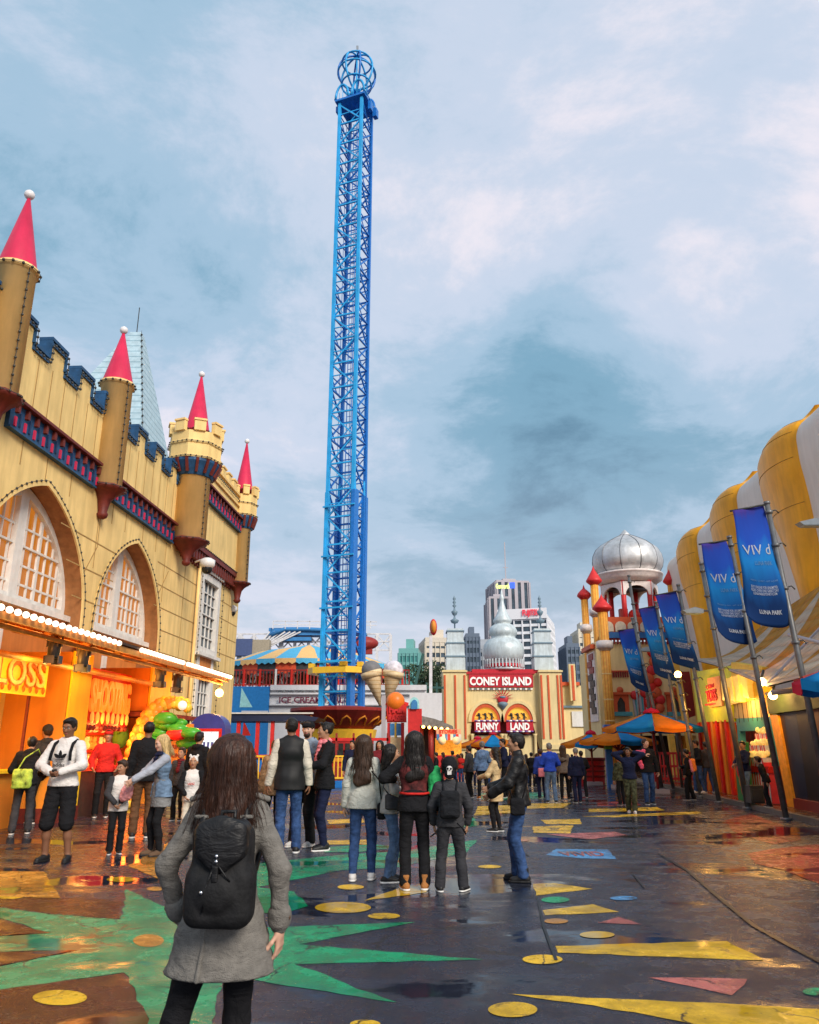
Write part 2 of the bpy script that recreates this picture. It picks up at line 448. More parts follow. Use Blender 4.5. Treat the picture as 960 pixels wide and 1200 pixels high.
# ---------------------------------------------------------------- wet ground
def wet(name, rgb, var=.25, paint=False, warm=None):
    m = bpy.data.materials.new(name); m.use_nodes = True
    nt = m.node_tree; N = nt.nodes; L = nt.links; b = N['Principled BSDF']
    g = N.new('ShaderNodeNewGeometry')
    def nz(sc, det, rough=.6, dist=0, stretch=(1,1,1)):
        mp = N.new('ShaderNodeMapping'); mp.inputs['Scale'].default_value = stretch; L.new(g.outputs['Position'], mp.inputs[0])
        n = N.new('ShaderNodeTexNoise'); n.inputs['Scale'].default_value = sc; n.inputs['Detail'].default_value = det; n.inputs['Roughness'].default_value = rough
        n.inputs['Distortion'].default_value = dist; L.new(mp.outputs[0], n.inputs['Vector']); return n.outputs['Fac']
    def rng(v, a, b_, c, d_):
        r = N.new('ShaderNodeMapRange'); L.new(v, r.inputs['Value'])
        for k, x in zip(('From Min','From Max','To Min','To Max'), (a, b_, c, d_)): r.inputs[k].default_value = x
        return r.outputs[0]
    def mixc(f, a, b_, mode='MIX'):
        x = N.new('ShaderNodeMix'); x.data_type = 'RGBA'; x.blend_type = mode
        if isinstance(f, float): x.inputs['Factor'].default_value = f
        else: L.new(f, x.inputs['Factor'])
        for s_, v in (('A', a), ('B', b_)):
            if isinstance(v, tuple): x.inputs[s_].default_value = (*v, 1)
            else: L.new(v, x.inputs[s_])
        return x.outputs['Result']
    agg = nz(120, 3, .75); big = nz(.55, 9, .62, .35, (.8, 1.5, 1)); mid = nz(3.2, 8, .7)
    c = mixc(rng(mid, .35, .65, 0, 1), tuple(x*(1-var*1.5) for x in rgb), tuple(min(1, x*(1+var*1.4)) for x in rgb))
    c = mixc(rng(agg, .35, .65, 0, .8), c, tuple(x*.4 for x in rgb)) if not paint else mixc(rng(agg, .40, .70, 0, .55), c, tuple(x*.6 for x in rgb))
    vo = N.new('ShaderNodeTexVoronoi'); vo.feature = 'DISTANCE_TO_EDGE'; vo.inputs['Scale'].default_value = 1.6 if paint else .42
    mpv = N.new('ShaderNodeVectorMath'); mpv.operation = 'ADD'; L.new(g.outputs['Position'], mpv.inputs[0])
    nd = N.new('ShaderNodeTexNoise'); nd.inputs['Scale'].default_value = 2.2; nd.inputs['Detail'].default_value = 5; L.new(g.outputs['Position'], nd.inputs['Vector']); 
    sc_ = N.new('ShaderNodeVectorMath'); sc_.operation = 'SCALE'; sc_.inputs['Scale'].default_value = .55; L.new(nd.outputs['Color'], sc_.inputs[0]); L.new(sc_.outputs[0], mpv.inputs[1]); L.new(mpv.outputs[0], vo.inputs['Vector'])
    crk = rng(vo.outputs['Distance'], .003, .022 if paint else .012, 1, 0)
    gate = rng(nz(.9, 3), .44, .54, 0, 1)
    mm = N.new('ShaderNodeMath'); mm.operation = 'MULTIPLY'; L.new(crk, mm.inputs[0]); L.new(gate, mm.inputs[1])
    c = mixc(mm.outputs[0], c, (.018, .018, .02))
    if paint:
        worn = rng(nz(11, 9, .8), .56, .68, 0, .85); c = mixc(worn, c, (.05, .05, .055))
    pud = rng(big, .50, .575, 0, 1)                      # 1 = standing water
    L.new(mixc(rng(big, .50, .575, 0, .5), c, tuple(x*.4 for x in rgb)), b.inputs['Base Color'])
    rr = N.new('ShaderNodeMapRange'); L.new(pud, rr.inputs['Value']); rr.inputs['To Min'].default_value = .235; rr.inputs['To Max'].default_value = .035
    ra = N.new('ShaderNodeMath'); ra.operation = 'ADD'; L.new(rr.outputs[0], ra.inputs[0]); L.new(rng(mid, .38, .62, -.14, .14), ra.inputs[1]); ra.use_clamp = True
    L.new(ra.outputs[0], b.inputs['Roughness']); b.inputs['IOR'].default_value = 1.36; b.inputs['Specular IOR Level'].default_value = .30 if paint else .42
    bp = N.new('ShaderNodeBump'); bp.inputs['Distance'].default_value = .006
    L.new(rng(pud, 0, 1, .8, .03), bp.inputs['Strength'])
    ad = N.new('ShaderNodeMath'); ad.operation = 'ADD'; L.new(agg, ad.inputs[0]); L.new(nz(28, 3), ad.inputs[1]); L.new(ad.outputs[0], bp.inputs['Height'])
    L.new(bp.outputs[0], b.inputs['Normal'])
    MATS[name] = m
    return m
ASPH = wet('wet_asphalt', (.027, .033, .056))
mb = MB(); S_ = 900
mb.grid(lambda u, v: ((u-.5)*2*S_, -60+v*1500, 0), 8, 8, ASPH, smooth=False)
mb.build('ground', kind='structure')
P_GREEN = wet('green_ground_paint', (.006, .30, .13), paint=True); P_YEL = wet('yellow_ground_paint', (.72, .44, .02), paint=True)
P_ORA = wet('orange_ground_paint', (.55, .25, .04), paint=True); P_PINK = wet('pink_ground_paint', (.42, .12, .11), paint=True)
P_RED = wet('red_ground_paint', (.34, .022, .018), paint=True); P_BLUE = wet('blue_ground_paint', (.08, .30, .60), paint=True)
P_BRN = wet('maroon_ground_paint', (.055, .014, .009), paint=True)
def jag(poly, step=.12, amp=.016, seed=1):
    rnd = random.Random(seed); out = []
    for i in range(len(poly)):
        a = Vector(poly[i]); b = Vector(poly[(i+1) % len(poly)]); n = max(1, int((b-a).length/step))
        for k in range(n):
            p = a.lerp(b, k/n)
            if k: p += Vector((rnd.uniform(-amp, amp), rnd.uniform(-amp, amp)))
            out.append((p.x, p.y))
    return out
def marking(name, pts, mat, z=.004, seed=1):
    z *= .55
    poly = [tuple(gnd(px, py).xy) for px, py in pts]
    poly = jag(poly, seed=seed); m = MB()
    tri = tessellate_polygon([[Vector((x, y, 0)) for x, y in poly]])
    m.add([(x, y, z) for x, y in poly], [tuple(t) for t in tri], mat)
    return m.build(name, kind='structure')
marking('painted_star', [(148,1042),(190,1062),(260,1075),(315,1087),(487,1081),(350,1107),(567,1125),(345,1130),(465,1175),(285,1147),(262,1147),(245,1215),(225,1240),(160,1250),(175,1195),(145,1140),
  (-20,1163),(-20,1137),(92,1114),(-20,1116),(-20,1099),(60,1094),(-20,1070),(-20,1061),(60,1072),(142,1078)], P_GREEN)
marking('painted_spike', [(300,1012),(400,1002),(475,997),(560,984),(545,1000),(470,1016),(400,1020),(300,1040)], P_GREEN, seed=2)
marking('painted_spike', [(300,1040),(345,1045),(361,1062),(335,1070),(300,1070)], P_GREEN, seed=3)
marking('painted_ground_area', [(-30,1163),(145,1141),(174,1195),(160,1250),(-60,1300)], P_BRN, z=.0035, seed=4)
marking('painted_ground_area', [(-20,1075),(60,1094),(-20,1098)], P_BRN, z=.007, seed=5)
marking('painted_ground_area', [(-20,1117),(92,1114),(-20,1136)], P_BRN, z=.007, seed=6)
marking('painted_ground_area', [(-20,1052),(40,1051),(142,1056),(140,1077),(60,1071),(-20,1060)], P_BRN, z=.003, seed=7)
dots = [(10,1049,42,10),(142,1031,34,6),(70,1170,64,18),(174,1103,36,15),(182,1042,20,5),(402,1064,66,13),(411,1040,31,6),(450,1074,38,7),
        (601,1184,58,18),(636,1125,47,11),(700,1096,41,8),(652,1080,28,6),(852,1206,64,14),(428,1201,36,10)]
for i, (px, py, w_, h_) in enumerate(dots):
    pts = [(px+w_/2*math.cos(t), py+h_/2*math.sin(t)) for t in [2*math.pi*k/28 for k in range(28)]]
    marking('painted_dot', pts, P_YEL if i not in (3, 4, 11) else P_ORA, z=.008, seed=20+i)
for (px, py, w_, h_, m_) in [(651,1055,33,7,P_GREEN),(731,1053,32,5,P_BLUE),(958,1163,34,9,P_GREEN),(574,1016,28,4,P_YEL),(610,985,20,3,P_PINK)]:
    marking('painted_dot', [(px+w_/2*math.cos(t), py+h_/2*math.sin(t)) for t in [2*math.pi*k/24 for k in range(24)]], m_, z=.008, seed=int(px))
tris = [([(625,1036),(628,1050),(695,1042),(650,1035)], P_YEL), ([(636,1067),(695,1060),(726,1069),(639,1073)], P_YEL),
  ([(651,1109),(852,1103),(896,1126),(654,1117)], P_YEL), ([(596,1165),(990,1184),(990,1215),(860,1212),(745,1187)], P_YEL),
  ([(760,1146),(876,1148),(858,1167)], P_PINK), ([(700,1082),(725,1075),(753,1084)], P_PINK),
  ([(427,1056),(470,1040),(503,1034),(500,1046)], P_YEL), ([(682,957),(820,951),(822,954),(720,958)], P_YEL),
  ([(624,969),(672,967),(668,977),(625,976)], P_YEL), ([(634,961),(680,960),(682,966),(640,966)], P_YEL), ([(560,945),(618,943),(614,952),(556,956)], P_YEL),
  ([(690,948),(770,946),(780,950),(690,952)], P_YEL), ([(384,961),(424,959),(428,964),(386,966)], P_YEL), ([(383,985),(440,984),(436,990),(384,990)], P_YEL),
  ([(380,993),(440,990),(470,993),(420,999),(380,999)], P_GREEN), ([(520,960),(556,958),(560,968),(528,972)], P_GREEN), ([(700,940),(745,939),(752,944),(700,945)], P_RED), ([(560,930),(640,929),(645,936),(566,938)], P_GREEN),
  ([(640,978),(720,975),(735,979),(690,984)], P_PINK), ([(-30,1020),(52,1022),(71,1053),(-30,1050)], P_ORA),
  ([(150,1015),(196,988),(205,1000),(192,1034)], P_ORA), ([(600,942),(670,941),(660,947),(604,948)], P_YEL),
  ([(876,1001),(900,996),(955,990),(1010,992),(1010,1040),(960,1036),(920,1021),(885,1012)], P_RED),
  ([(850,962),(880,954),(930,972),(940,985),(905,990),(872,980),(858,974)], P_RED)]
for i, (pts, m_) in enumerate(tris): marking('painted_triangle', pts, m_, z=.0045+.0002*i, seed=60+i)
marking('painted_banner_patch', [(640,1002),(652,995),(712,996),(723,1007),(680,1006)], P_BLUE, z=.004, seed=99)
tm = MB(); a_ = gnd(660, 1003, .0075)
text(tm, 'VIVID', a_, (1,0,0), (.0,1,0), .62, .45, .0015, P_PINK); tm.build('painted_lettering', kind='structure')
# drain channel crossing the plaza, seam lines in the asphalt
DR = M('drain_iron', (.010,.010,.011), rough=.4, metal=.3, var=.3)
p0 = [gnd(px, py, .009) for px, py in ((772,1000),(806,1020),(843,1052),(884,1085),(926,1108),(975,1134),(1040,1170))]
m = MB(); 
for a, b in zip(p0, p0[1:]):
    d_ = (b-a).normalized(); sd_ = Vector((-d_.y, d_.x, 0))*.024
    m.add([a-sd_, b-sd_, b+sd_, a+sd_], [(0,1,2,3)], DR)
m.build('drain_channel', kind='structure')
m = MB()
for pts in (((630,1050),(637,1085),(652,1125)), ((742,1024),(755,1040)), ((596,987),(620,1003))):
    q = [gnd(px, py, .0095) for px, py in pts]
    for a, b in zip(q, q[1:]):
        d_ = (b-a).normalized(); sd_ = Vector((-d_.y, d_.x, 0))*.012; m.add([a-sd_, b-sd_, b+sd_, a+sd_], [(0,1,2,3)], DR)
m.build('asphalt_seam', kind='structure')
# ================================================================ CASTLE on the left
SL = .0565
def cw(off, s, z): return Vector((-8.5+off+SL*(s-18), s, z))
CREAM = M('cream_plaster', (.86,.62,.25), rough=.7, var=.08, scale=.8, bump=.15, bscale=18, dirt=.14)
CREAM2 = M('ochre_plaster', (.92,.62,.25), rough=.65, var=.08, scale=.8, dirt=.14)
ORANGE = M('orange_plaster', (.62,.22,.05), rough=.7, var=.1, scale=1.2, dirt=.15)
BLUE = M('castle_blue', (.022,.09,.21), rough=.5, var=.2, dirt=.2)
REDTRIM = M('rust_red_trim', (.17,.028,.02), rough=.55, var=.2, dirt=.2)
PINKRED = M('crimson_cone', (.60,.02,.075), rough=.5, var=.1, scale=2, dirt=.12)
WHITE = M('white_frame_paint', (.74,.72,.68), rough=.5, var=.06, dirt=.12)
BALLW = M('white_ball', (.75,.72,.72), rough=.35, var=.1, scale=30)
DARKB = M('dark_bulbs', (.05,.05,.045), rough=.3, var=.3)
SEAM = M('plaster_seam', (.40,.25,.09), rough=.9)
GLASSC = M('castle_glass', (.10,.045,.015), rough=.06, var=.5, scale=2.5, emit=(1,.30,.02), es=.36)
GLASSD = M('dim_glass', (.10,.12,.14), rough=.05, var=.3, scale=2)
castle = thing('castle_building', cw(0, 18, 0), 'cream fairytale castle with battlements, crimson cone turrets and tall pointed arch windows', 'building')
def arch(cx, hw, z0, zs, zt, n=14, inset=0):
    """pointed arch outline, anticlockwise from lower left"""
    hw -= inset; zt -= inset*1.25; pts = [(cx-hw, z0+inset), (cx+hw, z0+inset)]
    rt = [];
    for i in range(n+1):
        t = i/n; x = math.cos(t*math.pi/2*.80); y = math.sin(t*math.pi/2*.80)
        rt.append((x, y))
    xe, ye = rt[-1]
    rt = [(cx+hw*(x-xe)/(1-xe), zs+(zt-zs)*y/ye) for x, y in rt]
    lf = [(2*cx-x, z) for x, z in reversed(rt[:-1])]
    return pts+rt+lf
ARCH = [(17.42, 2.42), (22.85, 2.32), (11.9, 2.42)]
holes = [arch(c, h, 3.0, 4.6, 7.36) for c, h in ARCH]
doorwin = [(29.0,4.9),(31.2,4.9),(31.2,7.75),(29.0,7.75)]
lowwin = [(29.2,.9),(31.0,.9),(31.0,4.05),(29.2,4.05)]
f0 = lambda u, v, d: cw(d, u, v)
m = MB()
m.prism([(8,0),(34.3,0),(34.3,8.7),(8,8.7)], f0, -.6, 0, CREAM, holes=holes+[doorwin, lowwin], side=M('soffit_shade_brown', (.36,.15,.05), rough=.7, var=.15, dirt=.2))  # side colour darkened: shade of the arch recesses put into the brown
# end wall facing up the street, and the back of the recesses
m.cbox(cw(-5.2, 34.15, 4.35), (9.2, .28, 8.68), CREAM); m.cbox(cw(-5.2, 8.1, 4.35), (9.2, .28, 8.68), CREAM)
m.build('wall', castle)
m = MB()
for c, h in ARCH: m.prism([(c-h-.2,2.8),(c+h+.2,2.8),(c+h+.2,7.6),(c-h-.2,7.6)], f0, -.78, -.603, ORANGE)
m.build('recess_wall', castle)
# seams of the facade panels
def seam(a, b): m = MB(); m.beam(cw(.004, *a), cw(.004, *b), .03, .012, SEAM, up=(1,0,0)); m.build('panel_seam', castle)
for s_ in (16.2,17.3,18.5,20.2,21.0,21.9,23.2,24.3,25.2): seam((s_, 7.45 if abs(s_-17.4)<2 or abs(s_-22.85)<2 else 6.0), (s_, 8.0))
for s_ in (20.15,):
    for z_ in (5.1,5.9,6.7): seam((19.3+(z_-5)*-.6, z_), (21.2+(z_-5)*.3, z_+.0))
for z_ in (4.4,5.1,5.8,6.5,7.2): seam((25.1 if z_<5.5 else 24.6, z_), (28.7, z_)); seam((31.4, z_), (34.2, z_))
seam((19.6,5.6),(20.3,6.6)); seam((20.3,6.6),(20.3,8.0)); seam((14.7,5.8),(14.0,7.2)); seam((24.9,6.2),(25.6,7.1)); seam((27.2,.3),(27.2,8.0)); seam((32.9,4),(32.9,8))
# gutter pipe and little vents
m = MB(); m.tube([cw(.12,28.4,.2), cw(.12,28.4,8.4)], .06, CREAM2); m.build('downpipe', castle)
def win_frame(c, h, z0, zs, zt, name='window'):
    """big arch window: white frame, mullion, two sashes with glazing bars"""
    m = MB(); o = arch(c, h, z0, zs, zt); i_ = arch(c, h, z0, zs, zt, inset=.17)
    m.prism(o, lambda u, v, d: cw(d, u, v), -.60, -.42, WHITE, holes=[i_])
    m.cbox(cw(-.50, c-.05, (z0+zt)/2), (.17, .34, zt-z0-.1), WHITE)
    m.cbox(cw(-.42, c, z0-.04), (.34, 2*h+.1, .14), WHITE)
    # lower wooden divide below the sill
    m.cbox(cw(-.56, c-.1, (3.1+z0)/2), (.07, .22, z0-3.1), WHITE)
    fr = m.build(name, castle)
    m = MB()
    m.prism(arch(c, h-.1, z0+.05, zs, zt-.12), lambda u, v, d: cw(d, u, v), -.575, -.545, GLASSC); m.build('pane', fr)
    m = MB()
    def top(x):
        for k in range(len(o)-1):
            (x0, y0), (x1, y1) = o[k], o[k+1]
            if min(x0, x1) <= x <= max(x0, x1) and y0 > zs-.01 and y1 > zs-.01 and abs(x1-x0) > 1e-5: return y0+(y1-y0)*(x-x0)/(x1-x0)
        return zs
    for q in range(-7, 8):
        x = c+q*h/7.2
        if abs(q) < 1 or abs(q) == 7: continue
        m.beam(cw(-.525, x, z0), cw(-.525, x, top(x)-.05), .045 if q % 3 else .12, .05, WHITE, up=(1,0,0))
    z = z0+.45; k = 0
    while z < zt-.5:
        # half width at this height
        hwz = max([x for x, y in o if y >= z-.12] or [c])-c
        hw = min(h, hwz); m.beam(cw(-.52, c-hw, z), cw(-.52, c+hw, z), .05, .045 if k % 3 != 2 else .11, WHITE, up=(1,0,0)); z += .44; k += 1
    m.build('glazing_bars', fr)
for c, h in ARCH: win_frame(c, h-.02, 4.62, 4.9, 7.32)
# bulb strings round the arches and edges
def bulbs(pts, step, parent, r=.032, name='bulb_string', mat=None):
    m = MB(); mat = mat or DARKB
    acc = 0
    for a, b in zip(pts, pts[1:]):
        a = Vector(a); b = Vector(b); L_ = (b-a).length; t = acc
        m.beam(a, b, .012, .012, mat)
        while t < L_: m.ball(a.lerp(b, t/L_), r, mat, n=6); t += step
        acc = t-L_
    return m.build(name, parent)
for c, h in ARCH:
    o = arch(c, h+.10, 3.2, 4.6, 7.48)[1:]+[(c-h-.10, 3.2)]
    bulbs([cw(.05, *p) for p in o], .21, castle)
    m = MB(); m.prism(arch(c, h+.07, 3.2, 4.6, 7.45), lambda u, v, d: cw(d, u, v), .002, .045, CREAM, holes=[arch(c, h, 3.21, 4.6, 7.36)]); m.build('arch_trim', castle)
# rectangular windows near the corner
def rect_win(s0, s1, z0, z1, rows, cols, g):
    m = MB(); fr = .16
    m.prism([(s0-.12,z0-.12),(s1+.12,z0-.12),(s1+.12,z1+.15),(s0-.12,z1+.15)], f0, -.1, .09, WHITE, holes=[[(s0+fr,z0+fr),(s1-fr,z0+fr),(s1-fr,z1-fr),(s0+fr,z1-fr)]])
    m.cbox(cw(.08, (s0+s1)/2, z0-.14), (.3, s1-s0+.5, .12), WHITE); m.cbox(cw(.06, (s0+s1)/2, z1+.2), (.22, s1-s0+.4, .12), WHITE)
    w_ = m.build('window', castle)
    m = MB(); m.cbox(cw(-.12, (s0+s1)/2, (z0+z1)/2), (.02, s1-s0, z1-z0), g); m.build('pane', w_)
    m = MB()
    for i in range(1, cols): s_ = s0+fr+(s1-s0-2*fr)*i/cols; m.beam(cw(-.06, s_, z0+fr), cw(-.06, s_, z1-fr), .04, .05, WHITE, up=(1,0,0))
    for i in range(1, rows): z_ = z0+fr+(z1-z0-2*fr)*i/rows; m.beam(cw(-.055, s0+fr, z_), cw(-.055, s1-fr, z_), .05, .1 if i == rows//2 else .04, WHITE, up=(1,0,0))
    m.build('glazing_bars', w_)
rect_win(29.0, 31.2, 4.9, 7.75, 6, 4, GLASSD); rect_win(29.2, 31.0, .9, 4.05, 6, 4, GLASSD)
m = MB(); m.cbox(cw(.03, 30.1, 4.5), (.06, 1.3, .62), ORANGE); m.cbox(cw(.02, 29.25, 4.5), (.08, .28, .7), WHITE); m.cbox(cw(.02, 30.95, 4.5), (.08, .28, .7), WHITE); m.build('spandrel_panel', castle)
bulbs([cw(.14, 28.75, 1.0), cw(.14, 28.75, 8.1), cw(.14, 31.5, 8.1), cw(.14, 31.5, 1.0)], .22, castle)
# frieze: blue band, red dentils, red cornice
DKBLUE = M('castle_dark_blue', (.012,.035,.10), rough=.5, var=.2)
def frieze(s0, s1, z0, z1, off=0, step=.40):
    m = MB()
    m.cbox(cw(off+.05, (s0+s1)/2, (z0+z1)/2), (.1, s1-s0, z1-z0), BLUE)
    m.cbox(cw(off+.12, (s0+s1)/2, z1+.04), (.24, s1-s0, .07), REDTRIM)
    m.cbox(cw(off+.07, (s0+s1)/2, z0-.02), (.14, s1-s0, .04), BLUE)
    s = s0+step/2
    while s < s1:
        m.cbox(cw(off+.12, s, z1-.12), (.12, .09, .20), REDTRIM); m.cbox(cw(off+.11, s, z0+.16), (.05, .07, .22), PINKRED); m.cbox(cw(off+.11, s+.18, z0+.25), (.05, .05, .30), DKBLUE)
        s += step
    return m.build('frieze', castle)
frieze(8, 14.4, 8.06, 8.64); frieze(15.4, 19.6, 8.06, 8.64); frieze(20.7, 25.5, 8.06, 8.64)
# parapet with crenels and blue copings
def parapet(s0, s1, zb, zl, zt, first, merlon, gap, off=.02, th=.26):
    pts = [(s0, zb), (s1, zb)]; up = []
    s = s0; st = []
    t = s0; on = first
    while t < s1-.05:
        e = min(s1, t+(merlon if on else gap)); st.append((t, e, on)); t = e; on = not on
    for a, b, o_ in reversed(st): z = zt if o_ else zl; pts += [(b, z), (a, z)]
    m = MB(); m.prism(pts, lambda u, v, d: cw(off+d, u, v), -th, 0, CREAM); m.build('parapet', castle)
    m = MB()
    for a, b, o_ in st:
        z = zt if o_ else zl
        m.cbox(cw(off-th/2+.03, (a+b)/2, z+.055), (th+.08, b-a+(.06 if o_ else -.02), .08), BLUE)
        m.cbox(cw(off+.02, (a+b)/2, z-.05), (.04, b-a, .09), BLUE)
        if o_:
            for e in (a, b):
                if s0+.02 < e < s1-.02: m.cbox(cw(off-th/2+.03, e, (zt+zl)/2+.05), (th+.06, .05, zt-zl-.02), BLUE)
    m.build('coping', castle)
    pp = []
    for a, b, o_ in st: z = (zt if o_ else zl)-.09; pp += [cw(off+.10, a, z), cw(off+.10, b, z)]
    bulbs(pp, .16, castle, r=.035)
    s = s0+.5
    while s < s1: m = MB(); m.beam(cw(off+.004, s, zb), cw(off+.004, s, zl-.15), .025, .012, SEAM, up=(1,0,0)); s += .62; m.build('panel_seam', castle)
parapet(8, 14.5, 8.76, 10.3, 10.80, True, .8, .7); parapet(15.2, 19.75, 8.76, 10.25, 10.75, True, .75, .72); parapet(20.5, 25.7, 8.76, 10.25, 10.75, True, .72, .72)
# turrets
def turret(off, s, r, z0, z1, zc0, zapex, rcone, oct_=False):
    c = cw(off, s, 0); nseg = 28
    t = MB(); t.lathe(c, [(r, z0), (r, z1), (r+.05, z1), (r+.05, z1+.1), (r-.1, z1+.1)], CREAM2, n=nseg); t_ = t.build('turret', castle)
    k = MB(); k.lathe(c, [(.05, z0-.85), (.12, z0-.80), (.15, z0-.72), (.11, z0-.66), (r*.42, z0-.34), (r*.72, z0-.18), (r+.02, z0-.08), (r+.10, z0-.04), (r+.10, z0+.04), (r, z0+.05)], REDTRIM, n=16, fn=lambda a, z: 1+.06*math.cos(8*a)); k.build('corbel', t_)
    h = zapex-zc0
    k = MB(); k.lathe(c, [(rcone, zc0), (rcone*.97, zc0+.04), (rcone*.07, zapex), (0.0, zapex)], PINKRED, n=nseg); cn = k.build('cone_roof', t_)
    k = MB(); k.ball((c.x, c.y, zapex+.08), .115, BALLW, n=14, fn=lambda d: 1+.05*math.sin(9*d.z)*math.sin(7*d.x)); k.build('ball', cn)
    ring = [Vector((c.x+(rcone+.06)*math.cos(a), c.y+(rcone+.06)*math.sin(a), zc0-.02)) for a in [2*math.pi*q/20 for q in range(21)]]
    bulbs(ring, .2, t_, r=.035)
    bulbs([Vector((c.x+(r+.04)*math.cos(-.5), c.y+(r+.04)*math.sin(-.5), z_)) for z_ in (z0, z1)], .2, t_)
    rb = [Vector((c.x+(r+.13)*math.cos(a), c.y+(r+.13)*math.sin(a), z0)) for a in [2*math.pi*q/20 for q in range(21)]]; bulbs(rb, .2, t_, r=.03)
    return t_
def ylook(px, py, off): # station on the facade where a pixel ray meets the plane at offset off
    r = ray(px, py); return (-8.5+off-SL*18)/(r[0]-SL*r[1])*r[1]
T = [(.12, ylook(20,317,.12)), (.12, ylook(138,449,.12)), (.38, ylook(231,505,.38)), (.3, ylook(286,575,.3))]
s = T[0][1]; turret(.12, s, .40, zz(465,s)+.0, zz(318,s)-.05, zz(318,s), zz(232,s), .42)
s = T[1][1]; turret(.12, s, .42, zz(573,s), zz(452,s)-.05, zz(452,s), zz(390,s), .44)
def head(c, r, zb, zt, t_, n=8):
    """octagonal battlemented head with blue machicolation"""
    m = MB(); m.lathe(c, [(r*.72, zb-.55), (r*.98, zb-.1), (r*.98, zb)], BLUE, n=n*3, smooth=False)
    for q in range(n*2):
        a = 2*math.pi*q/(n*2); m.beam((c.x+r*.80*math.cos(a), c.y+r*.80*math.sin(a), zb-.48), (c.x+r*1.02*math.cos(a), c.y+r*1.02*math.sin(a), zb-.02), .09, .1, REDTRIM)
    m.build('machicolation', t_)
    m = MB(); H_ = zt-zb
    m.lathe(c, [(r*1.05, zb), (r*1.05, zb+.08), (r, zb+.08), (r, zb+H_*.38), (r*1.04, zb+H_*.40), (r*1.04, zb+H_*.46), (r, zb+H_*.48), (r, zb+H_*.72), (r-.12, zb+H_*.72)], CREAM, n=n, smooth=False)
    for q in range(n):
        a = 2*math.pi*(q+.5)/n; rr = r*.93
        m.box((c.x+rr*math.cos(a), c.y+rr*math.sin(a), zb+H_*.86), (.16, r*.42, H_*.28), CREAM, rz=a)
        m.box((c.x+rr*1.02*math.cos(a), c.y+rr*1.02*math.sin(a), zb+H_*1.01), (.20, r*.47, .07), CREAM2, rz=a)
    m.build('battlement', t_)
    for z_ in (zb+.04, zb+H_*.43): bulbs([Vector((c.x+(r*1.08)*math.cos(a), c.y+(r*1.08)*math.sin(a), z_)) for a in [2*math.pi*q/n for q in range(n+1)]], .19, t_, r=.03)
s = T[2][1]; t3 = turret(.38, s, .60, zz(635,s), zz(556,s), zz(507,s), zz(441,s), .45)
head(cw(.38, s, 0), .93, zz(545,s), zz(503,s), t3)
s4 = T[3][1]; t4 = turret(.3, s4, .40, zz(684,s4), zz(612,s4), zz(576,s4), zz(519,s4), .40)
head(cw(.3, s4, 0), .62, zz(607,s4), zz(574,s4), t4)
# projecting bay between the last two turrets
zb, zt = 8.55, 12.0
m = MB(); m.prism([(s+.3, zb), (s4-.2, zb), (s4-.2, zt), (s+.3, zt)], f0, -.4, .26, CREAM)
q = s+.9
while q < s4-.5: m.cbox(cw(.12, q, zt+.2), (.22, .42, .4), CREAM); m.cbox(cw(.12, q, zt+.43), (.30, .5, .07), CREAM2); q += .8
m.cbox(cw(.30, (s+s4)/2, zt-.08), (.10, s4-s-.8, .10), CREAM2); m.cbox(cw(.30, (s+s4)/2, zt-.55), (.08, s4-s-.8, .07), CREAM2)
m.build('bay', castle)
f = frieze(s+.6, s4-.4, 10.35, 10.85, off=.27); 
m = MB(); q = s+.5
m.cbox(cw(.16, (s+s4)/2, zb-.10), (.34, s4-s-.6, .2), REDTRIM)
while q < s4-.3: m.cbox(cw(.14, q, zb-.38), (.26, .16, .40), REDTRIM, taper=1.0); m.cbox(cw(.06, q, zb-.62), (.12, .12, .16), REDTRIM); q += .3
m.cbox(cw(.03, (s+s4)/2, zb-.4), (.05, s4-s-.6, .42), BLUE)
m.build('bay_corbel', castle)
bulbs([cw(.32, s+.6, zt-.3), cw(.32, s4-.4, zt-.3)], .2, castle); bulbs([cw(.34, s+.6, zb), cw(.34, s4-.4, zb)], .2, castle)
m = MB(); m.cbox(cw(-5.2, 21, 9.2), (8.5, 26, .3), M('castle_flat_roof', (.2,.2,.2))); m.cbox(cw(-5.2, 34.1, 10.2), (9, .3, 3.4), CREAM); m.build('flat_roof', castle)
# shingled silver-blue hip roof behind the parapet, with a lightning rod
SILV = MP('silver_blue_shingles', (.23,.37,.44), (.42,.57,.64), 'z', (1,1,3.4), thr=.16, rough=.5)
Yr = 30.0
ap = at(163, 392, Yr); zb_ = 10.3
x0, x1 = xx(96,455,Yr-2.3)+.0, xx(215,505,Yr-2.3)
m = MB(); cxr = ap.x
bs_ = [Vector((cxr-4.4, Yr-2.6, zb_)), Vector((cxr+1.8, Yr-2.6, zb_)), Vector((cxr+1.8, Yr+3.0, zb_)), Vector((cxr-4.4, Yr+3.0, zb_))]
tp = [Vector((cxr-.30, Yr-.22, ap.z)), Vector((cxr+.16, Yr-.22, ap.z)), Vector((cxr+.16, Yr+.22, ap.z)), Vector((cxr-.30, Yr+.22, ap.z))]
m.add(bs_+tp, [(0,1,5,4),(1,2,6,5),(2,3,7,6),(3,0,4,7),(4,5,6,7)], SILV); rf = m.build('spire_roof', castle)
bulbs([bs_[1]+Vector((.03,-.03,.05)), tp[1]+Vector((.03,-.03,.05))], .35, rf, r=.05)
m = MB(); m.beam(tp[0]+Vector((.2,.2,0)), tp[0]+Vector((.2,.2,1.3)), .03, .03, DARKB); m.build('lightning_rod', rf)
m = MB()
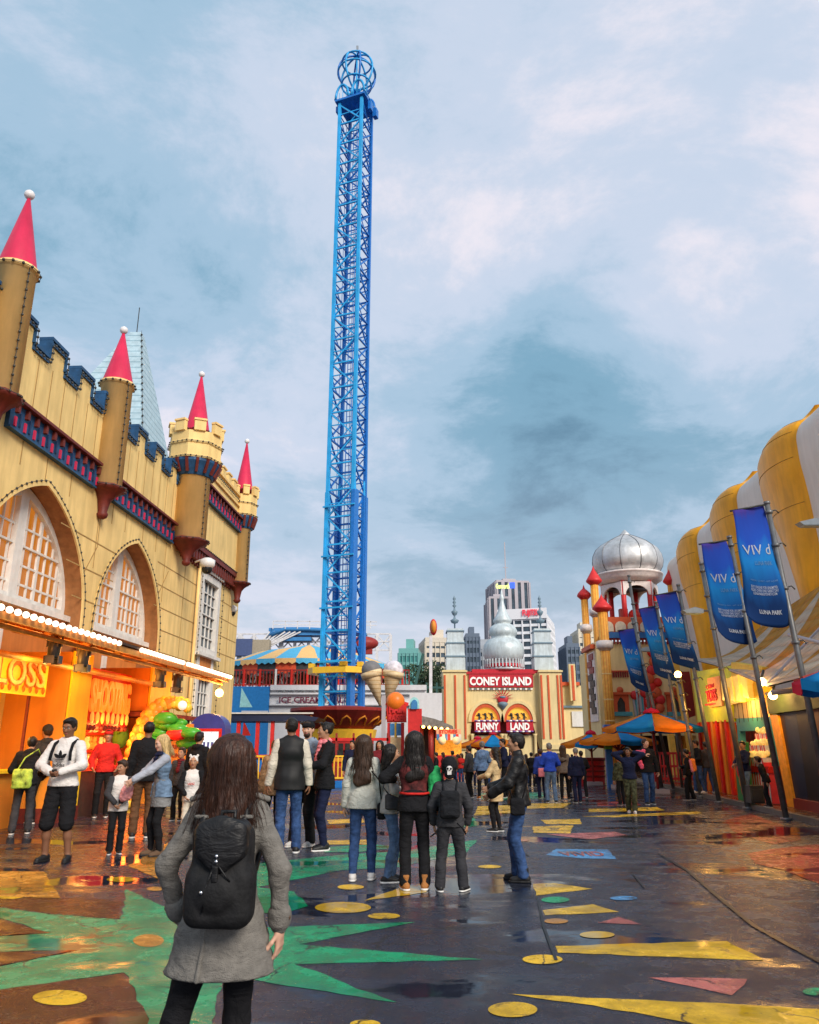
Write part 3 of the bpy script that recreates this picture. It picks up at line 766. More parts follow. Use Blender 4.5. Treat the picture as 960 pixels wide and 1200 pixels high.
for dx in (.2, .65):
    a = bs_[0].lerp(tp[0], .0); m.beam(Vector((cxr+dx*.6, Yr-2.35, zb_+.9)), Vector((cxr+dx*.6+.25, Yr-1.45, zb_+2.7)), .14, .12, BLUE)
m.build('roof_vent', rf)

# ================================================================ STALL ROW under the castle
AW = M('awning_orange_paint', (.62,.27,.05), rough=.5, var=.12, dirt=.2)
YEL = M('stall_yellow', (.90,.60,.02), rough=.5, var=.06, scale=1.2, dirt=.1)
ORW = M('stall_orange', (.74,.27,.03), rough=.55, var=.08, scale=1, dirt=.12)
DARKW = M('dark_timber', (.05,.028,.016), rough=.5, var=.3)
BULBW = M('lit_bulb_pinkish', (.9,.8,.7), rough=.3, emit=(1,.62,.42), es=2.4)
BULBY = M('lit_bulb_amber', (.9,.7,.4), rough=.3, emit=(1,.55,.12), es=6)
aw = thing('stall_awning', cw(1.3, 18, 3.4), 'long orange stall awning along the castle wall edged with a row of lit bulbs', 'awning')
m = MB()
m.prism([(9.0, 0), (24.3, 0), (24.3, .07), (9.0, .07)], lambda u, v, d: cw(d, u, 3.98-.52*(d/2.6)+v), .05, 2.55, AW); m.build('canopy_sheet', aw)
m = MB()
for q in range(11): s_ = 9.3+q*1.48; m.beam(cw(.1, s_, 3.88), cw(2.5, s_, 3.40), .06, .12, AW)
for o_ in (.7, 1.5, 2.3): m.beam(cw(o_, 9, 3.88-.2*o_), cw(o_, 24.2, 3.88-.2*o_), .06, .07, AW)
m.build('rafters', aw)
m = MB(); m.cbox(cw(2.6, 16.65, 3.42), (.07, 15.3, .12), AW); m.cbox(cw(2.6, 16.65, 3.53), (.14, 15.3, .05), DARKW); m.build('fascia', aw)
m = MB(); m.tube([cw(2.45, 9, 3.30), cw(2.45, 24.2, 3.30)], .045, AW); m.tube([cw(1.6,9,3.05), cw(1.6,21.3,3.05)], .06, AW); m.build('pipe', aw)
q = 10.0
while q < 24.3:
    if not (16.2 < q < 17.05 or 19.9 < q < 20.1):
        b = MB(); b.ball(cw(2.70, q, 3.50), .055, BULBW, n=8, sc=(1,1.25,1)); b.build('bulb', aw)
    q += .18 if q > 17 else .24
# stage lamps hung from the awning
def stage_lamp(px, py, off, label):
    s_ = ylook(px, py, off); z_ = at(px, py, s_).z; c = cw(off, s_, z_)
    t = thing('stage_lamp', c, label, 'stage lamp', 'black stage lamps under the left awning')
    m = MB(); m.lathe((c.x, c.y, c.z-.22), [(.09,0),(.11,.02),(.11,.26),(.08,.36),(.03,.4)], DARKB, n=14); m.box((c.x, c.y, c.z+.05), (.2,.16,.14), DARKB); m.build('housing', t)
    m = MB(); m.beam((c.x-.13,c.y,c.z-.02),(c.x-.13,c.y,c.z+.25),.03,.02,DARKB); m.beam((c.x+.13,c.y,c.z-.02),(c.x+.13,c.y,c.z+.25),.03,.02,DARKB); m.beam((c.x-.14,c.y,c.z+.25),(c.x+.14,c.y,c.z+.25),.03,.03,DARKB); m.beam((c.x,c.y,c.z+.25),(c.x,c.y,c.z+.33),.04,.04,DARKB); m.build('yoke', t)
    m = MB(); 
    for a in range(4): m.box((c.x+.13*math.cos(a*1.57), c.y+.13*math.sin(a*1.57), c.z-.25), (.02,.16,.14), DARKB, rz=a*1.57)
    m.build('barn_door', t)
stage_lamp(64, 757, 2.3, 'black stage lamp left of the yellow stall pillar, nearest the camera')
stage_lamp(98, 768, 2.3, 'black stage lamp hanging just over the top of the tall yellow pillar')
stage_lamp(188, 790, 2.3, 'black stage lamp over the far yellow panel')
stage_lamp(208, 797, 2.3, 'farthest black stage lamp near the castle corner windows')
# pillar and partition
def stall_box(name, s0, s1, o0, o1, z0, z1, mat, label, cat, capm=None):
    m = MB(); m.cbox(cw((o0+o1)/2, (s0+s1)/2, (z0+z1)/2), (o1-o0, s1-s0, z1-z0), mat); 
    return m
pl = thing('stall_pillar', cw(1.0, 17.3, 0), 'tall yellow and orange stall pillar between the floss stand and the shooting stand', 'pillar')
m = MB(); m.cbox(cw(1.38, 17.35, 1.75), (.04, .92, 3.4), YEL); m.build('front_face', pl, bevel=.005)
m = MB(); m.cbox(cw(.68, 17.35, 1.73), (1.34, .88, 3.4), ORW); m.build('core', pl)
m = MB(); m.cbox(cw(.70, 17.35, .14), (1.46, .98, .28), REDTRIM); m.build('plinth', pl)
p2 = thing('stall_screen', cw(1.0, 22.1, 2.3), 'far yellow stall panel facing the plaza below the awning end', 'panel')
m = MB(); m.cbox(cw(1.38, 22.1, 2.95), (.05, 1.55, 1.15), YEL); m.build('front_face', p2)
m = MB(); m.cbox(cw(.66, 22.1, 2.95), (1.36, 1.5, 1.12), ORW); m.build('core', p2)
m = MB(); m.cbox(cw(.9, 23.2, 2.30), (1.2, 4.2, .12), REDTRIM); m.beam(cw(1.3,24.0,1.5), cw(1.3,24.9,2.25), .07,.1, REDTRIM); m.cbox(cw(.7, 22.5, 1.15), (1.2, .14, 2.3), ORW); m.build('beam', p2)
# floss stall
fs = thing('floss_stall', cw(.4, 14, 0), 'bright yellow candy floss stall with chequered back wall at the left edge', 'stall')
HARL = MP('harlequin_panel', (.85,.60,.05), (.75,.22,.03), 'x', (1.1,1.1,1.1), rot=(.5,.3,.6))
m = MB(); m.cbox(cw(.03, 13.4, 1.6), (.05, 6.6, 3.2), YEL)
for i in range(6):
    for j in range(3):
        s_ = 11+i*1.0; z_ = .9+j*.85
        if (i+j) % 2: m.add([cw(.07, s_-.5, z_), cw(.07, s_, z_-.42), cw(.07, s_+.5, z_), cw(.07, s_, z_+.42)], [(0,1,2,3)], ORW)
        else: m.add([cw(.072, s_-.5, z_), cw(.072, s_, z_-.42), cw(.072, s_, z_+.42)], [(0,1,2)], REDTRIM)
m.build('back_wall', fs)
m = MB(); m.cbox(cw(.6, 13.2, .5), (.7, 6.0, 1.0), ORW); m.cbox(cw(.62, 13.2, 1.03), (.86, 6.1, .06), YEL); m.build('counter', fs)
m = MB(); m.beam(cw(.9,16.2,1.05), cw(.9,16.2,2.75), .05, .05, REDTRIM); m.build('post', fs)
z0, z1 = 2.36, 3.16
sg = thing('floss_sign', cw(1.0, 15, 2.4), 'yellow hanging sign with orange FLOSS lettering at the left edge', 'sign')
s1_ = ylook(56, 795, 1.05); zt_, zb_2 = zz(775, s1_), zz(817, s1_)
m = MB(); m.cbox(cw(1.0, s1_-2.0, (zt_+zb_2)/2), (.10, 4.0, zt_-zb_2), M('emissive_yellow', (.9,.6,.03), rough=.5, emit=(1,.55,.02), es=.45)); m.build('board', sg, bevel=.01)  # yellow board colour with a little emission
m = MB(); ORL = M('orange_letter', (.75,.20,.02), rough=.4); LETY = M('yellow_letter', (.9,.62,.12), rough=.4, emit=(1,.6,.1), es=.25)
text(m, 'FLOSS', cw(1.055, s1_-2.32, zb_2+.13), (SL,1,0), (0,0,1), 2.15, (zt_-zb_2)*.72, .04, ORL, bold=.04)
text(m, 'FLOSS', cw(1.10, s1_-2.36, zb_2+.16), (SL,1,0), (0,0,1), 2.15, (zt_-zb_2)*.72, .02, LETY, bold=.0)
for k in range(9): m.ball(cw(1.09, s1_-2.2+k*.25, zb_2+.11), .05, ORL, n=8, sc=(.6,1,1.5))
m.build('lettering', sg)
# shooting stall: recess with rows of glowing prizes
sh = thing('shooting_stall', cw(.4, 20, 0), 'orange shooting gallery stall with glowing shelves of prizes behind the yellow pillar', 'stall')
REDP = M('stall_red', (.66,.025,.015), rough=.5, var=.1, dirt=.1); GREENP = M('prize_green', (.20,.55,.06), rough=.6)
m = MB(); m.cbox(cw(.04, 19.95, 1.6), (.06, 4.3, 3.2), ORW); m.build('back_wall', sh)
m = MB()
for j in range(4): m.cbox(cw(.25, 20.5, .95+j*.42), (.34, 2.6, .04), REDP)
m.build('shelf', sh)
m = MB(); m.cbox(cw(.95, 19.5, .48), (.55, 3.3, .96), DARKW); m.cbox(cw(.98, 19.5, .99), (.7, 3.3, .06), REDP); m.build('counter', sh)
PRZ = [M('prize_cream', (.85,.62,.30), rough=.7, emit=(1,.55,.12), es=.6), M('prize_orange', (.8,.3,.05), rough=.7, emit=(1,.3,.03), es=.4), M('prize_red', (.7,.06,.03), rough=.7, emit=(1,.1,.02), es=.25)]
rnd = random.Random(3)
for j in range(4):
    for i in range(11):
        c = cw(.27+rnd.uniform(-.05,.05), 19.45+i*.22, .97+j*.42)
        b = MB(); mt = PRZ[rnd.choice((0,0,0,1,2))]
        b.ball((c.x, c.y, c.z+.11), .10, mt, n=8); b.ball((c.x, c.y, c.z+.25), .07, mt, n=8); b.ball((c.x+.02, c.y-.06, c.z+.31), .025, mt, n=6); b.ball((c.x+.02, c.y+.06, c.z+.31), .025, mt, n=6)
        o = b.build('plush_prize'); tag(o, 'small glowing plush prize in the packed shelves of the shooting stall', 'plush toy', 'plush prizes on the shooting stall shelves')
lo = MB(); c = cw(.55, 21.75, 2.15)
lo.ball((c.x, c.y, c.z), .22, GREENP, n=12, sc=(.8,1,1.15)); lo.ball((c.x,c.y,c.z-.42), .26, GREENP, n=12, sc=(.8,1,1.2)); lo.ball((c.x,c.y-.24,c.z-.3),.1,GREENP,n=8,sc=(.7,1.4,.8)); lo.ball((c.x,c.y+.24,c.z-.3),.1,GREENP,n=8,sc=(.7,1.4,.8)); lo.ball((c.x,c.y-.14,c.z+.24),.07,GREENP,n=8); lo.ball((c.x,c.y+.14,c.z+.24),.07,GREENP,n=8)
tag(lo.build('giant_plush_toy'), 'big lime green plush toy hanging in the shooting stall', 'plush toy')
sg2 = thing('shooting_sign', cw(1.0, 19.5, 2.5), 'red sign with drooping yellow-tipped letters over the prize shelves', 'sign')
a0, a1 = ylook(103, 820, 1.0), ylook(152, 822, 1.0); zt_, zb_2 = zz(793, (a0+a1)/2)+.12, zz(852, (a0+a1)/2)
m = MB(); m.cbox(cw(.95, (a0+a1)/2, (zt_+zb_2)/2), (.08, a1-a0, zt_-zb_2), REDP); m.build('board', sg2)
m = MB(); text(m, 'SHOOTING', cw(1.0, a0+.08, zb_2+.32), (SL,1,0), (0,0,1), a1-a0-.16, (zt_-zb_2)*.58, .06, M('emissive_orange_letter', (.9,.28,.03), rough=.4, emit=(1,.22,.02), es=.6), bold=.035)  # emission added to brighten the orange letters
for k in range(8): m.ball(cw(1.03, a0+.25+k*(a1-a0-.4)/7, zb_2+.20), .075, LETY, n=8, sc=(.6,1,1.9))
for k in range(12): m.ball(cw(.98, a0+.1+k*(a1-a0-.2)/11, zb_2-.03), .07, REDTRIM, n=8)
m.build('lettering', sg2)
# inflatable arch of twisted orange coils with green leaves
ia = thing('balloon_arch', cw(1.7, 20.4, 0), 'twisted orange balloon arch with green balloon leaves beside the shooting stall', 'balloon arch')
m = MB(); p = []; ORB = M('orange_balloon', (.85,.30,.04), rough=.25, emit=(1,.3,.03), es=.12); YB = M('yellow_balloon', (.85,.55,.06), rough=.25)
cA = cw(1.75, 20.9, 0)
for k in range(26):
    t = k/25; ang = math.pi*(1.0-t*.62)
    c = (cA.x+.35+.95*math.cos(ang)*.9, cA.y+.3*t, 1.05+1.55*math.sin(ang) if ang < math.pi else 1.0)
    for q in range(3): a = q*2.09+k*.9; m.ball((c[0]+.10*math.cos(a), c[1]+.10*math.sin(a), c[2]+.05*math.sin(a*2)), .13, ORB if (k+q) % 2 else YB, n=8)
for k in range(8): m.ball((cA.x+.35-.86, cA.y, .12+k*.12), .15, ORB if k % 2 else YB, n=8)
m.build('orange_coil', ia)
m = MB(); GB = M('green_balloon', (.06,.36,.03), rough=.3); RB = M('red_balloon', (.7,.04,.03), rough=.25)
for k in range(20):
    c = (cA.x+rnd.uniform(-.1,1.0), cA.y+rnd.uniform(.0,.3), rnd.uniform(1.5,2.35)); m.ball(c, rnd.uniform(.13,.24), GB if k % 5 else RB, n=10, sc=(1.4,1,.75))
m.build('green_leaves', ia)
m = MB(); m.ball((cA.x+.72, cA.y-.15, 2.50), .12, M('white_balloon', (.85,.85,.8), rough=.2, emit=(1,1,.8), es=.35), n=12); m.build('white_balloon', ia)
# menu board, game cabinet
mbd = thing('menu_board', cw(1.0, 23.2, 0), 'orange price board between the balloon arch and the blue arched cabinet', 'sign')
Yb = 22.5; xa, xb = xx(196, 865, Yb), xx(226, 865, Yb)
m = MB(); m.box(((xa+xb)/2, Yb, 1.45), (xb-xa, .08, zz(845, Yb)-.9), ORW); m.build('board', mbd)
DRD = M('dark_red_ink', (.25,.03,.02))
for k, t_ in enumerate(('FLOSS 5', 'POPCORN 4', 'DRINKS 4', 'CONES 6')): m = MB(); text(m, t_, ((xa+.08), Yb-.05, 1.85-k*.22), (1,0,0), (0,0,1), xb-xa-.16, .12, .008, DRD); m.build('lettering', mbd)
m = MB(); m.beam((xa+.1,Yb,0),(xa+.1,Yb,1.1),.06,.06,DARKW); m.beam((xb-.1,Yb,0),(xb-.1,Yb,1.1),.06,.06,DARKW); m.build('leg', mbd)
Yc = 23.0; xa, xb = xx(222, 865, Yc), xx(263, 865, Yc); wc = xb-xa; xc = (xa+xb)/2; zt_ = zz(836, Yc)
cb_ = thing('prize_cabinet', (xc, Yc, 0), 'blue arch-topped prize cabinet with a red-framed lit glass front', 'cabinet')
NAVY = M('cabinet_blue', (.035,.05,.26), rough=.35, var=.1)
ar = [(xc-wc/2, 0), (xc+wc/2, 0), (xc+wc/2, zt_-.42)]+[(xc+wc/2*math.cos(a), zt_-.42+.42*math.sin(a)) for a in [math.pi*k/14 for k in range(1, 14)]]+[(xc-wc/2, zt_-.42)]
m = MB(); m.prism(ar, lambda u, v, d: Vector((u, Yc+d, v)), .0, .8, NAVY); m.build('body', cb_)
m = MB(); m.prism([(xc-wc*.42,.5),(xc+wc*.42,.5),(xc+wc*.42,zt_-.42),(xc-wc*.42,zt_-.42)], lambda u, v, d: Vector((u, Yc+d, v)), -.05, -.002, REDP, holes=[[(xc-wc*.34,.6),(xc+wc*.34,.6),(xc+wc*.34,zt_-.5),(xc-wc*.34,zt_-.5)]]); m.build('frame', cb_)
m = MB(); m.box((xc, Yc-.015, (zt_+.1)/2), (wc*.68, .02, zt_-1.1), M('lit_cabinet_glass', (.6,.65,.65), rough=.1, var=.5, scale=6, stretch=(1,1,.4), emit=(.75,.95,1), es=.55)); m.build('glass', cb_)
m = MB()
for k in range(6): m.box((xc-wc*.28+k*wc*.112, Yc-.035, 1.35), (.05, .02, .5), NAVY)
text(m, 'PRIZES', (xc-wc*.3, Yc-.06, zt_-.78), (1,0,0), (0,0,1), wc*.6, .2, .02, M('pure_white', (.85,.85,.85), emit=(1,1,1), es=.5)); m.build('lettering', cb_)
# lit globe lamp on the castle corner, bright amber
gl = at(257, 812, 24.4)
t = thing('globe_lamp', gl, 'glaring amber globe lamp at the far end of the awning', 'lamp')
m = MB(); m.ball(gl, .12, M('amber_globe', (1,.8,.4), rough=.3, emit=(1,.50,.10), es=22), n=14); m.build('globe', t)
m = MB(); m.tube([gl+Vector((0,0,.1)), gl+Vector((0,0,.35))], .03, DARKB); m.build('bracket', t)
# security cameras on the castle
def cctv(px, py, Y, r, label):
    c = at(px, py, Y); t = thing('security_camera', c, label, 'camera', 'security cameras on the castle wall')
    GW = M('camera_white', (.7,.7,.7), rough=.35)
    m = MB(); m.tube([c+Vector((-.45,.1,.12)), c+Vector((-.2,.05,.2)), c+Vector((0,0,.16)), c], .035, GW); m.build('arm', t)
    m = MB(); m.lathe((c.x,c.y,c.z-r*.5), [(0,0),(r*.7,.05*r),(r,.5*r),(r,1.1*r),(r*.5,1.4*r),(0,1.4*r)], GW, n=14); m.build('housing', t)
    m = MB(); m.ball((c.x,c.y,c.z-r*.5), r*.75, M('camera_dome_black', (.02,.02,.02), rough=.1), n=12); m.build('dome', t)
cctv(243, 662, 26.0, .26, 'large white security camera over the tall corner window')
cctv(272, 715, 33.5, .22, 'white security camera on the castle corner, upper one')
cctv(264, 742, 33.5, .2, 'white security camera on the castle corner, lower one')
# lamps light
def lamp(name, loc, e, color, r=.15, typ='POINT'):
    l = bpy.data.lights.new(name, typ); l.energy = e; l.color = color; l.shadow_soft_size = r
    o = bpy.data.objects.new(name, l); col.objects.link(o); o.location = loc; return o
for q in (11, 13, 15, 17.2, 19.2, 21.0, 23.0): lamp('awning_light', cw(2.1, q, 3.1), 24, (1,.34,.05), .25)
for q in (13, 15.2, 19.2, 20.5): lamp('stall_light', cw(1.0, q, 1.9), 34, (1,.50,.10), .2)
for q in (14.5, 16.4): lamp('sign_fill_light', cw(1.9, q, 2.9), 22, (1,.6,.15), .15)  # added fill in front of the floss sign, no fixture there
lamp('red_fill_light', cw(1.6, 20.6, 1.3), 45, (1,.13,.02), .3); lamp('red_fill_light', cw(1.6, 18.9, 1.2), 30, (1,.16,.02), .3)  # added red fill to redden the wet ground by the stall, no fixture
lamp('globe_light', gl+Vector((.2,-.2,-.05)), 60, (1,.5,.12), .12)
# ================================================================ DROP TOWER
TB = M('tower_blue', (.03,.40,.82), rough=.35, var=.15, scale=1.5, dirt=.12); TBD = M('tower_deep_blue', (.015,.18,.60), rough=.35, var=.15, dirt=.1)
TY = M('tower_yellow', (.85,.52,.04), rough=.4, var=.08)
YT = 46.0; tcx = xx(400, 835, YT); tw = thing('drop_tower', (tcx, YT, 0), 'towering sky blue lattice drop ride with an open sphere cage at its top', 'drop tower')
rot = R(-21); Wt = 1.72; zt = zz(128, YT)
def tc_(u, v, z): # tower coordinates
    return Vector((tcx+u*math.cos(rot)-v*math.sin(rot), YT+u*math.sin(rot)+v*math.cos(rot), z))
zsh = zz(575, YT)
for u, v in ((-1,-1),(1,-1),(1,1),(-1,1)):
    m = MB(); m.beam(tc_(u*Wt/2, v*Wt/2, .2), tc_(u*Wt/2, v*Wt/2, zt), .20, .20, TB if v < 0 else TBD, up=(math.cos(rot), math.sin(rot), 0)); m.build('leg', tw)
m = MB(); H_ = 1.72; n_ = int((zt-1)/H_)
for k in range(n_):
    z0 = 1+k*H_; z1 = z0+H_
    for (a, b) in (((-1,-1),(1,-1)),((1,-1),(1,1)),((1,1),(-1,1)),((-1,1),(-1,-1))):
        h = Wt/2; mt = TB if a[1] < 0 and b[1] < 0 else TBD
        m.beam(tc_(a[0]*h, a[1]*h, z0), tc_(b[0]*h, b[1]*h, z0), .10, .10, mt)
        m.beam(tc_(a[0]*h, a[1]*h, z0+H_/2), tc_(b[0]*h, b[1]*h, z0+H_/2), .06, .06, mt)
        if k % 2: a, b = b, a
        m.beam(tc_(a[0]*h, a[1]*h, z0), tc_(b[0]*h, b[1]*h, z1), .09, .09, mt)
        m.beam(tc_((a[0]+b[0])*h/2, (a[1]+b[1])*h/2, z0), tc_(a[0]*h, a[1]*h, z0+H_/2), .05, .05, mt)
m.build('lattice', tw)
m = MB()
for u in (-.28, .05): m.beam(tc_(u, .3, 1), tc_(u, .3, zt-1), .05, .05, TBD)
z = 1.2
while z < zt-1: m.beam(tc_(-.28, .3, z), tc_(.05, .3, z), .03, .03, TBD); z += .42
m.build('ladder', tw)
m = MB()
for u in (.35, .55, 1.05, -1.0): m.beam(tc_(u, -.55 if abs(u) < .9 else .6, 2), tc_(u, -.55 if abs(u) < .9 else .6, zt+.6), .035, .035, TBD)
m.build('cable', tw)
for u, v in ((1, 1), (1,-1), (-1, -1), (-1, 1)):
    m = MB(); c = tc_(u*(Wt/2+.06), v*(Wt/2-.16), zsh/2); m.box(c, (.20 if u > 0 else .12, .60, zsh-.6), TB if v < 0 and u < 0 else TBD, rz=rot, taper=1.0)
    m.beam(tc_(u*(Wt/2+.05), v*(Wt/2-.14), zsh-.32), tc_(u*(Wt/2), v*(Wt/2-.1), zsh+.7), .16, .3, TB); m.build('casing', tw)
z = 3.0
while z < zsh-.5:
    m = MB(); m.beam(tc_(-Wt/2-.2, -Wt/2-.2, z), tc_(Wt/2+.2, -Wt/2-.2, z), .08, .1, TB); m.build('tie_bar', tw); z += 3.1
zc = zz(787, YT)
m = MB()
h = Wt/2+.85
pts = [(-h,-h*.6),(-h*.6,-h),(h*.6,-h),(h,-h*.6),(h,h*.6),(h*.6,h),(-h*.6,h),(-h,h*.6)]
m.prism(pts, lambda u, v, d: tc_(u, v, d), zc-.2, zc+.14, TY, holes=[[(-Wt/2-.35,-Wt/2-.45),(Wt/2+.35,-Wt/2-.45),(Wt/2+.35,Wt/2+.45),(-Wt/2-.35,Wt/2+.45)]])
for u in (-1, 1):
    for k in (-.5, .5): m.box(tc_(u*h*.9, k*h, zc+.3), (.3, .3, .25), TY, rz=rot)
    m.box(tc_(k*h, -h*.95, zc+.28), (.4, .25, .25), TY, rz=rot)
m.build('seat_carrier', tw)
# head: platform, arches, sphere cage
zp = zt
m = MB(); m.box(tc_(0,0,zp+.15), (Wt+.6, Wt+.5, .16), TBD, rz=rot); m.box(tc_(-1.15,-.4,zp-.15), (.3,.5,.5), TBD, rz=rot); m.box(tc_(1.25,-.2,zp-.35), (.22,.4,.7), TBD, rz=rot); m.box(tc_(1.25,.7,zp-.2), (.3,.4,.7), TBD, rz=rot)
for u in (-1, 1): m.beam(tc_(u*1.2, -1.1, zp+.3), tc_(u*1.2, 1.1, zp+.3), .06, .06, TB); 
m.build('top_platform', tw)
m = MB()
for u in (-.62, .62):
    p = [tc_(u+.5*math.cos(a), -Wt/2-.2, zp+.3+1.15*math.sin(a)) for a in [math.pi*k/10 for k in range(11)]]; m.tube(p, .09, TB, n=6)
    p = [tc_(u+.5*math.cos(a), Wt/2, zp+.3+1.15*math.sin(a)) for a in [math.pi*k/10 for k in range(11)]]; m.tube(p, .09, TBD, n=6)
for k in range(-4, 5): m.beam(tc_(k*.28, -Wt/2-.2, zp+.3), tc_(k*.28, -Wt/2-.2, zp+.3+max(.2, 1.1*abs(math.sin(k*.9)))), .04, .04, TB)
m.box(tc_(0,0,zp+.6), (.9,.9,.5), TBD, rz=rot); m.build('sheave_housing', tw)
zs0, zs1 = zz(113, YT), zz(67, YT); rs = xx(441, 90, YT); rs = (xx(441,90,YT)-xx(397,90,YT))/2; cs = Vector((tcx, YT, (zs0+zs1)/2+.2)); hs = (zs1-zs0)/2*.93
m = MB()
for k in range(4):
    a = math.pi*k/4+.25; p = [cs+Vector((rs*math.cos(a)*math.cos(t), rs*math.sin(a)*math.cos(t), hs*math.sin(t))) for t in [2*math.pi*q/28 for q in range(28)]]; m.tube(p, .075, TB if k % 2 else TBD, n=6, closed=True)
for z_ in (-.62, 0, .62):
    r_ = math.sqrt(1-z_*z_); p = [cs+Vector((rs*r_*math.cos(t), rs*r_*math.sin(t), hs*z_)) for t in [2*math.pi*q/28 for q in range(28)]]; m.tube(p, .07, TB, n=6, closed=True)
m.build('sphere_cage', tw)
m = MB(); m.beam(cs-Vector((0,0,hs+.6)), cs+Vector((0,0,hs+.5)), .10, .10, TB); m.beam(cs+Vector((0,0,hs+.4)), cs+Vector((0,0,hs+.95)), .16, .16, M('grey_metal', (.3,.32,.34), rough=.4, metal=.6)); m.build('mast', tw)
# base: flared painted canopy and red ticket ring
MAR = M('maroon_paint', (.30,.03,.025), rough=.5, var=.15, dirt=.1); RED = M('ride_red', (.62,.03,.03), rough=.45, var=.1)
YC = YT; zc1, zc0 = zz(832, YC-2.5), zz(852, YC)
r1 = (xx(455,834,YC)-xx(335,834,YC))/2
m = MB(); m.lathe((tcx, YT, 0), [(r1*.62, zc0-.15), (r1, zc1), (r1, zc1+.16), (r1*.4, zc1+.3)], MAR, n=16, smooth=False)
for k in range(16):
    a = 2*math.pi*k/16+.2; m.tube([(tcx+r1*(.70+.24*t)*math.cos(a+.14*s_), YT+r1*(.70+.24*t)*math.sin(a+.14*s_), zc0-.02+(zc1-zc0)*(.15+.7*t)-.08) for s_, t in ((-1,.1),(-.6,.6),(0,.85),(.6,.6),(1,.1))], .05, ORW, n=5)
m.build('canopy', tw)
m = MB(); m.lathe((tcx, YT, 0), [(r1*.60, .2), (r1*.60, zc0-1.3), (r1*.64, zc0-1.25), (r1*.64, zc0-.25)], RED, n=16, smooth=False); m.build('base_ring', tw)
m = MB(); m.lathe((tcx, YT, 0), [(r1*.66, zc0-.75), (r1*.70, zc0-.15), (r1*.6, zc0-.12)], TY, n=16, smooth=False); m.build('yellow_band', tw)
m = MB()
for k in range(16):
    a = 2*math.pi*k/16; c = (tcx+r1*.62*math.cos(a), YT+r1*.62*math.sin(a), zc0-1.35)
    if math.sin(a) < .3: m.box(c, (.1,.62,.9), DARKB, rz=a); m.box((c[0], c[1], c[2]-1.0), (.12, .5, .5), TY if k % 2 else ORW, rz=a)
m.build('ride_seats', tw)
# low yellow and blue perimeter fence
fy = 31.0
fn_ = thing('ride_fence', (tcx, fy, 0), 'low yellow picket fence on a blue kerb round the drop ride', 'fence')
m = MB(); m.box((tcx+.3, fy, .12), (5.2, .3, .24), TBD); m.build('kerb', fn_)
m = MB(); m.box((tcx+.3, fy, 1.12), (5.2, .06, .06), TY); m.box((tcx+.3, fy, .34), (5.2, .06, .06), TY)
for k in range(35): m.box((tcx-2.25+k*.15, fy, .72), (.045, .035, .8), TY)
m.build('pickets', fn_)
bl = thing('ride_gate', (tcx+1.9, 33, 0), 'red and gold loading gate between the drop ride and its fence', 'gate')
m = MB()
for k in range(5): m.box((tcx+.2+k*.7, 33.4, 1.0), (.08, .08, 2.0), MAR)
m.box((tcx+1.6, 33.4, 1.75), (2.9, .08, .12), RED); m.box((tcx+1.6, 33.38, .95), (2.9, .08, .14), ORW); m.box((tcx+1.6, 33.4, .45), (2.9, .07, .4), MAR); m.build('panel', bl)

# ================================================================ FUNHOUSE with onion domes at the end of the street
YF = 72.0
fh = thing('funhouse', (xx(590,880,YF), YF, 0), 'cream and red funhouse front with three silver-blue domed turrets at the end of the street', 'building')
FC = M('funhouse_cream', (.76,.60,.30), rough=.6, var=.05, scale=.8, dirt=.08); FR = M('funhouse_red', (.62,.10,.03), rough=.5, var=.1); FS = M('funhouse_sign_red', (.50,.02,.035), rough=.45)
SB = M('dome_silver_blue', (.58,.66,.69), rough=.42, metal=.12, var=.12, scale=1.5, dirt=.15); SBD = M('dome_grey_band', (.16,.24,.30), rough=.4)
X = lambda px: xx(px, 800, YF); Z = lambda py: zz(py, YF)
ff = lambda u, v, d: Vector((u, YF+d, v))
m = MB(); aw1 = lambda c, h, z0, zs, zt: [(c-h,z0),(c+h,z0)]+[(c+h*math.cos(a), zs+(zt-zs)*math.sin(a)) for a in [math.pi*k/16 for k in range(17)]]
LA = [X(568.5), X(606)]; ah = X(586)-X(570)
hl = [aw1(c, ah, Z(842), Z(846), Z(826)) for c in LA]
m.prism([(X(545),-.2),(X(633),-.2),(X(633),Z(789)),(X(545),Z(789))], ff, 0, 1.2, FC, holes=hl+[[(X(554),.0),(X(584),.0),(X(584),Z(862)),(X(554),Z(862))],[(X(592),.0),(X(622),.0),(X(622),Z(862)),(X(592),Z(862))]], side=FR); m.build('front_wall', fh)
for a, b in ((519,546),(631,657)):
    m = MB(); m.box(((X(a)+X(b))/2, YF+.9, (Z(786)-.2)/2), (X(b)-X(a), 3.2, Z(786)+.2), FC); tr = m.build('tower', fh)
    m = MB()
    for px in ((521,533,544) if a < 600 else (633,641,652,656)): m.box((X(px), YF-.74, (Z(792)+Z(866))/2), (.16, .08, Z(792)-Z(866)), FR)
    m.box(((X(a)+X(b))/2, YF-.74, Z(787.5)), (X(b)-X(a)+.2, .2, .14), FC); m.box(((X(a)+X(b))/2, YF-.78, 1.4), (X(b)-X(a)+.1, .2, .4), FC); m.build('red_stripes', tr)
m = MB(); m.box(((X(545)+X(633))/2, YF+.7, -.0+Z(786)/2), (X(633)-X(545), .2, Z(786)), MAR); m.build('inner_wall', fh)
m = MB(); m.box(((X(547)+X(627))/2, YF-.1, (Z(791)+Z(805))/2), (X(624)-X(549), .18, Z(791)-Z(806)), FS); m.box(((X(547)+X(627))/2, YF-.06, Z(789)), (X(627)-X(547), .3, .14), FS)
WHL = M('white_letter', (.85,.83,.78), rough=.4, emit=(1,.95,.9), es=.15)
b_ = m.build('name_board', fh)
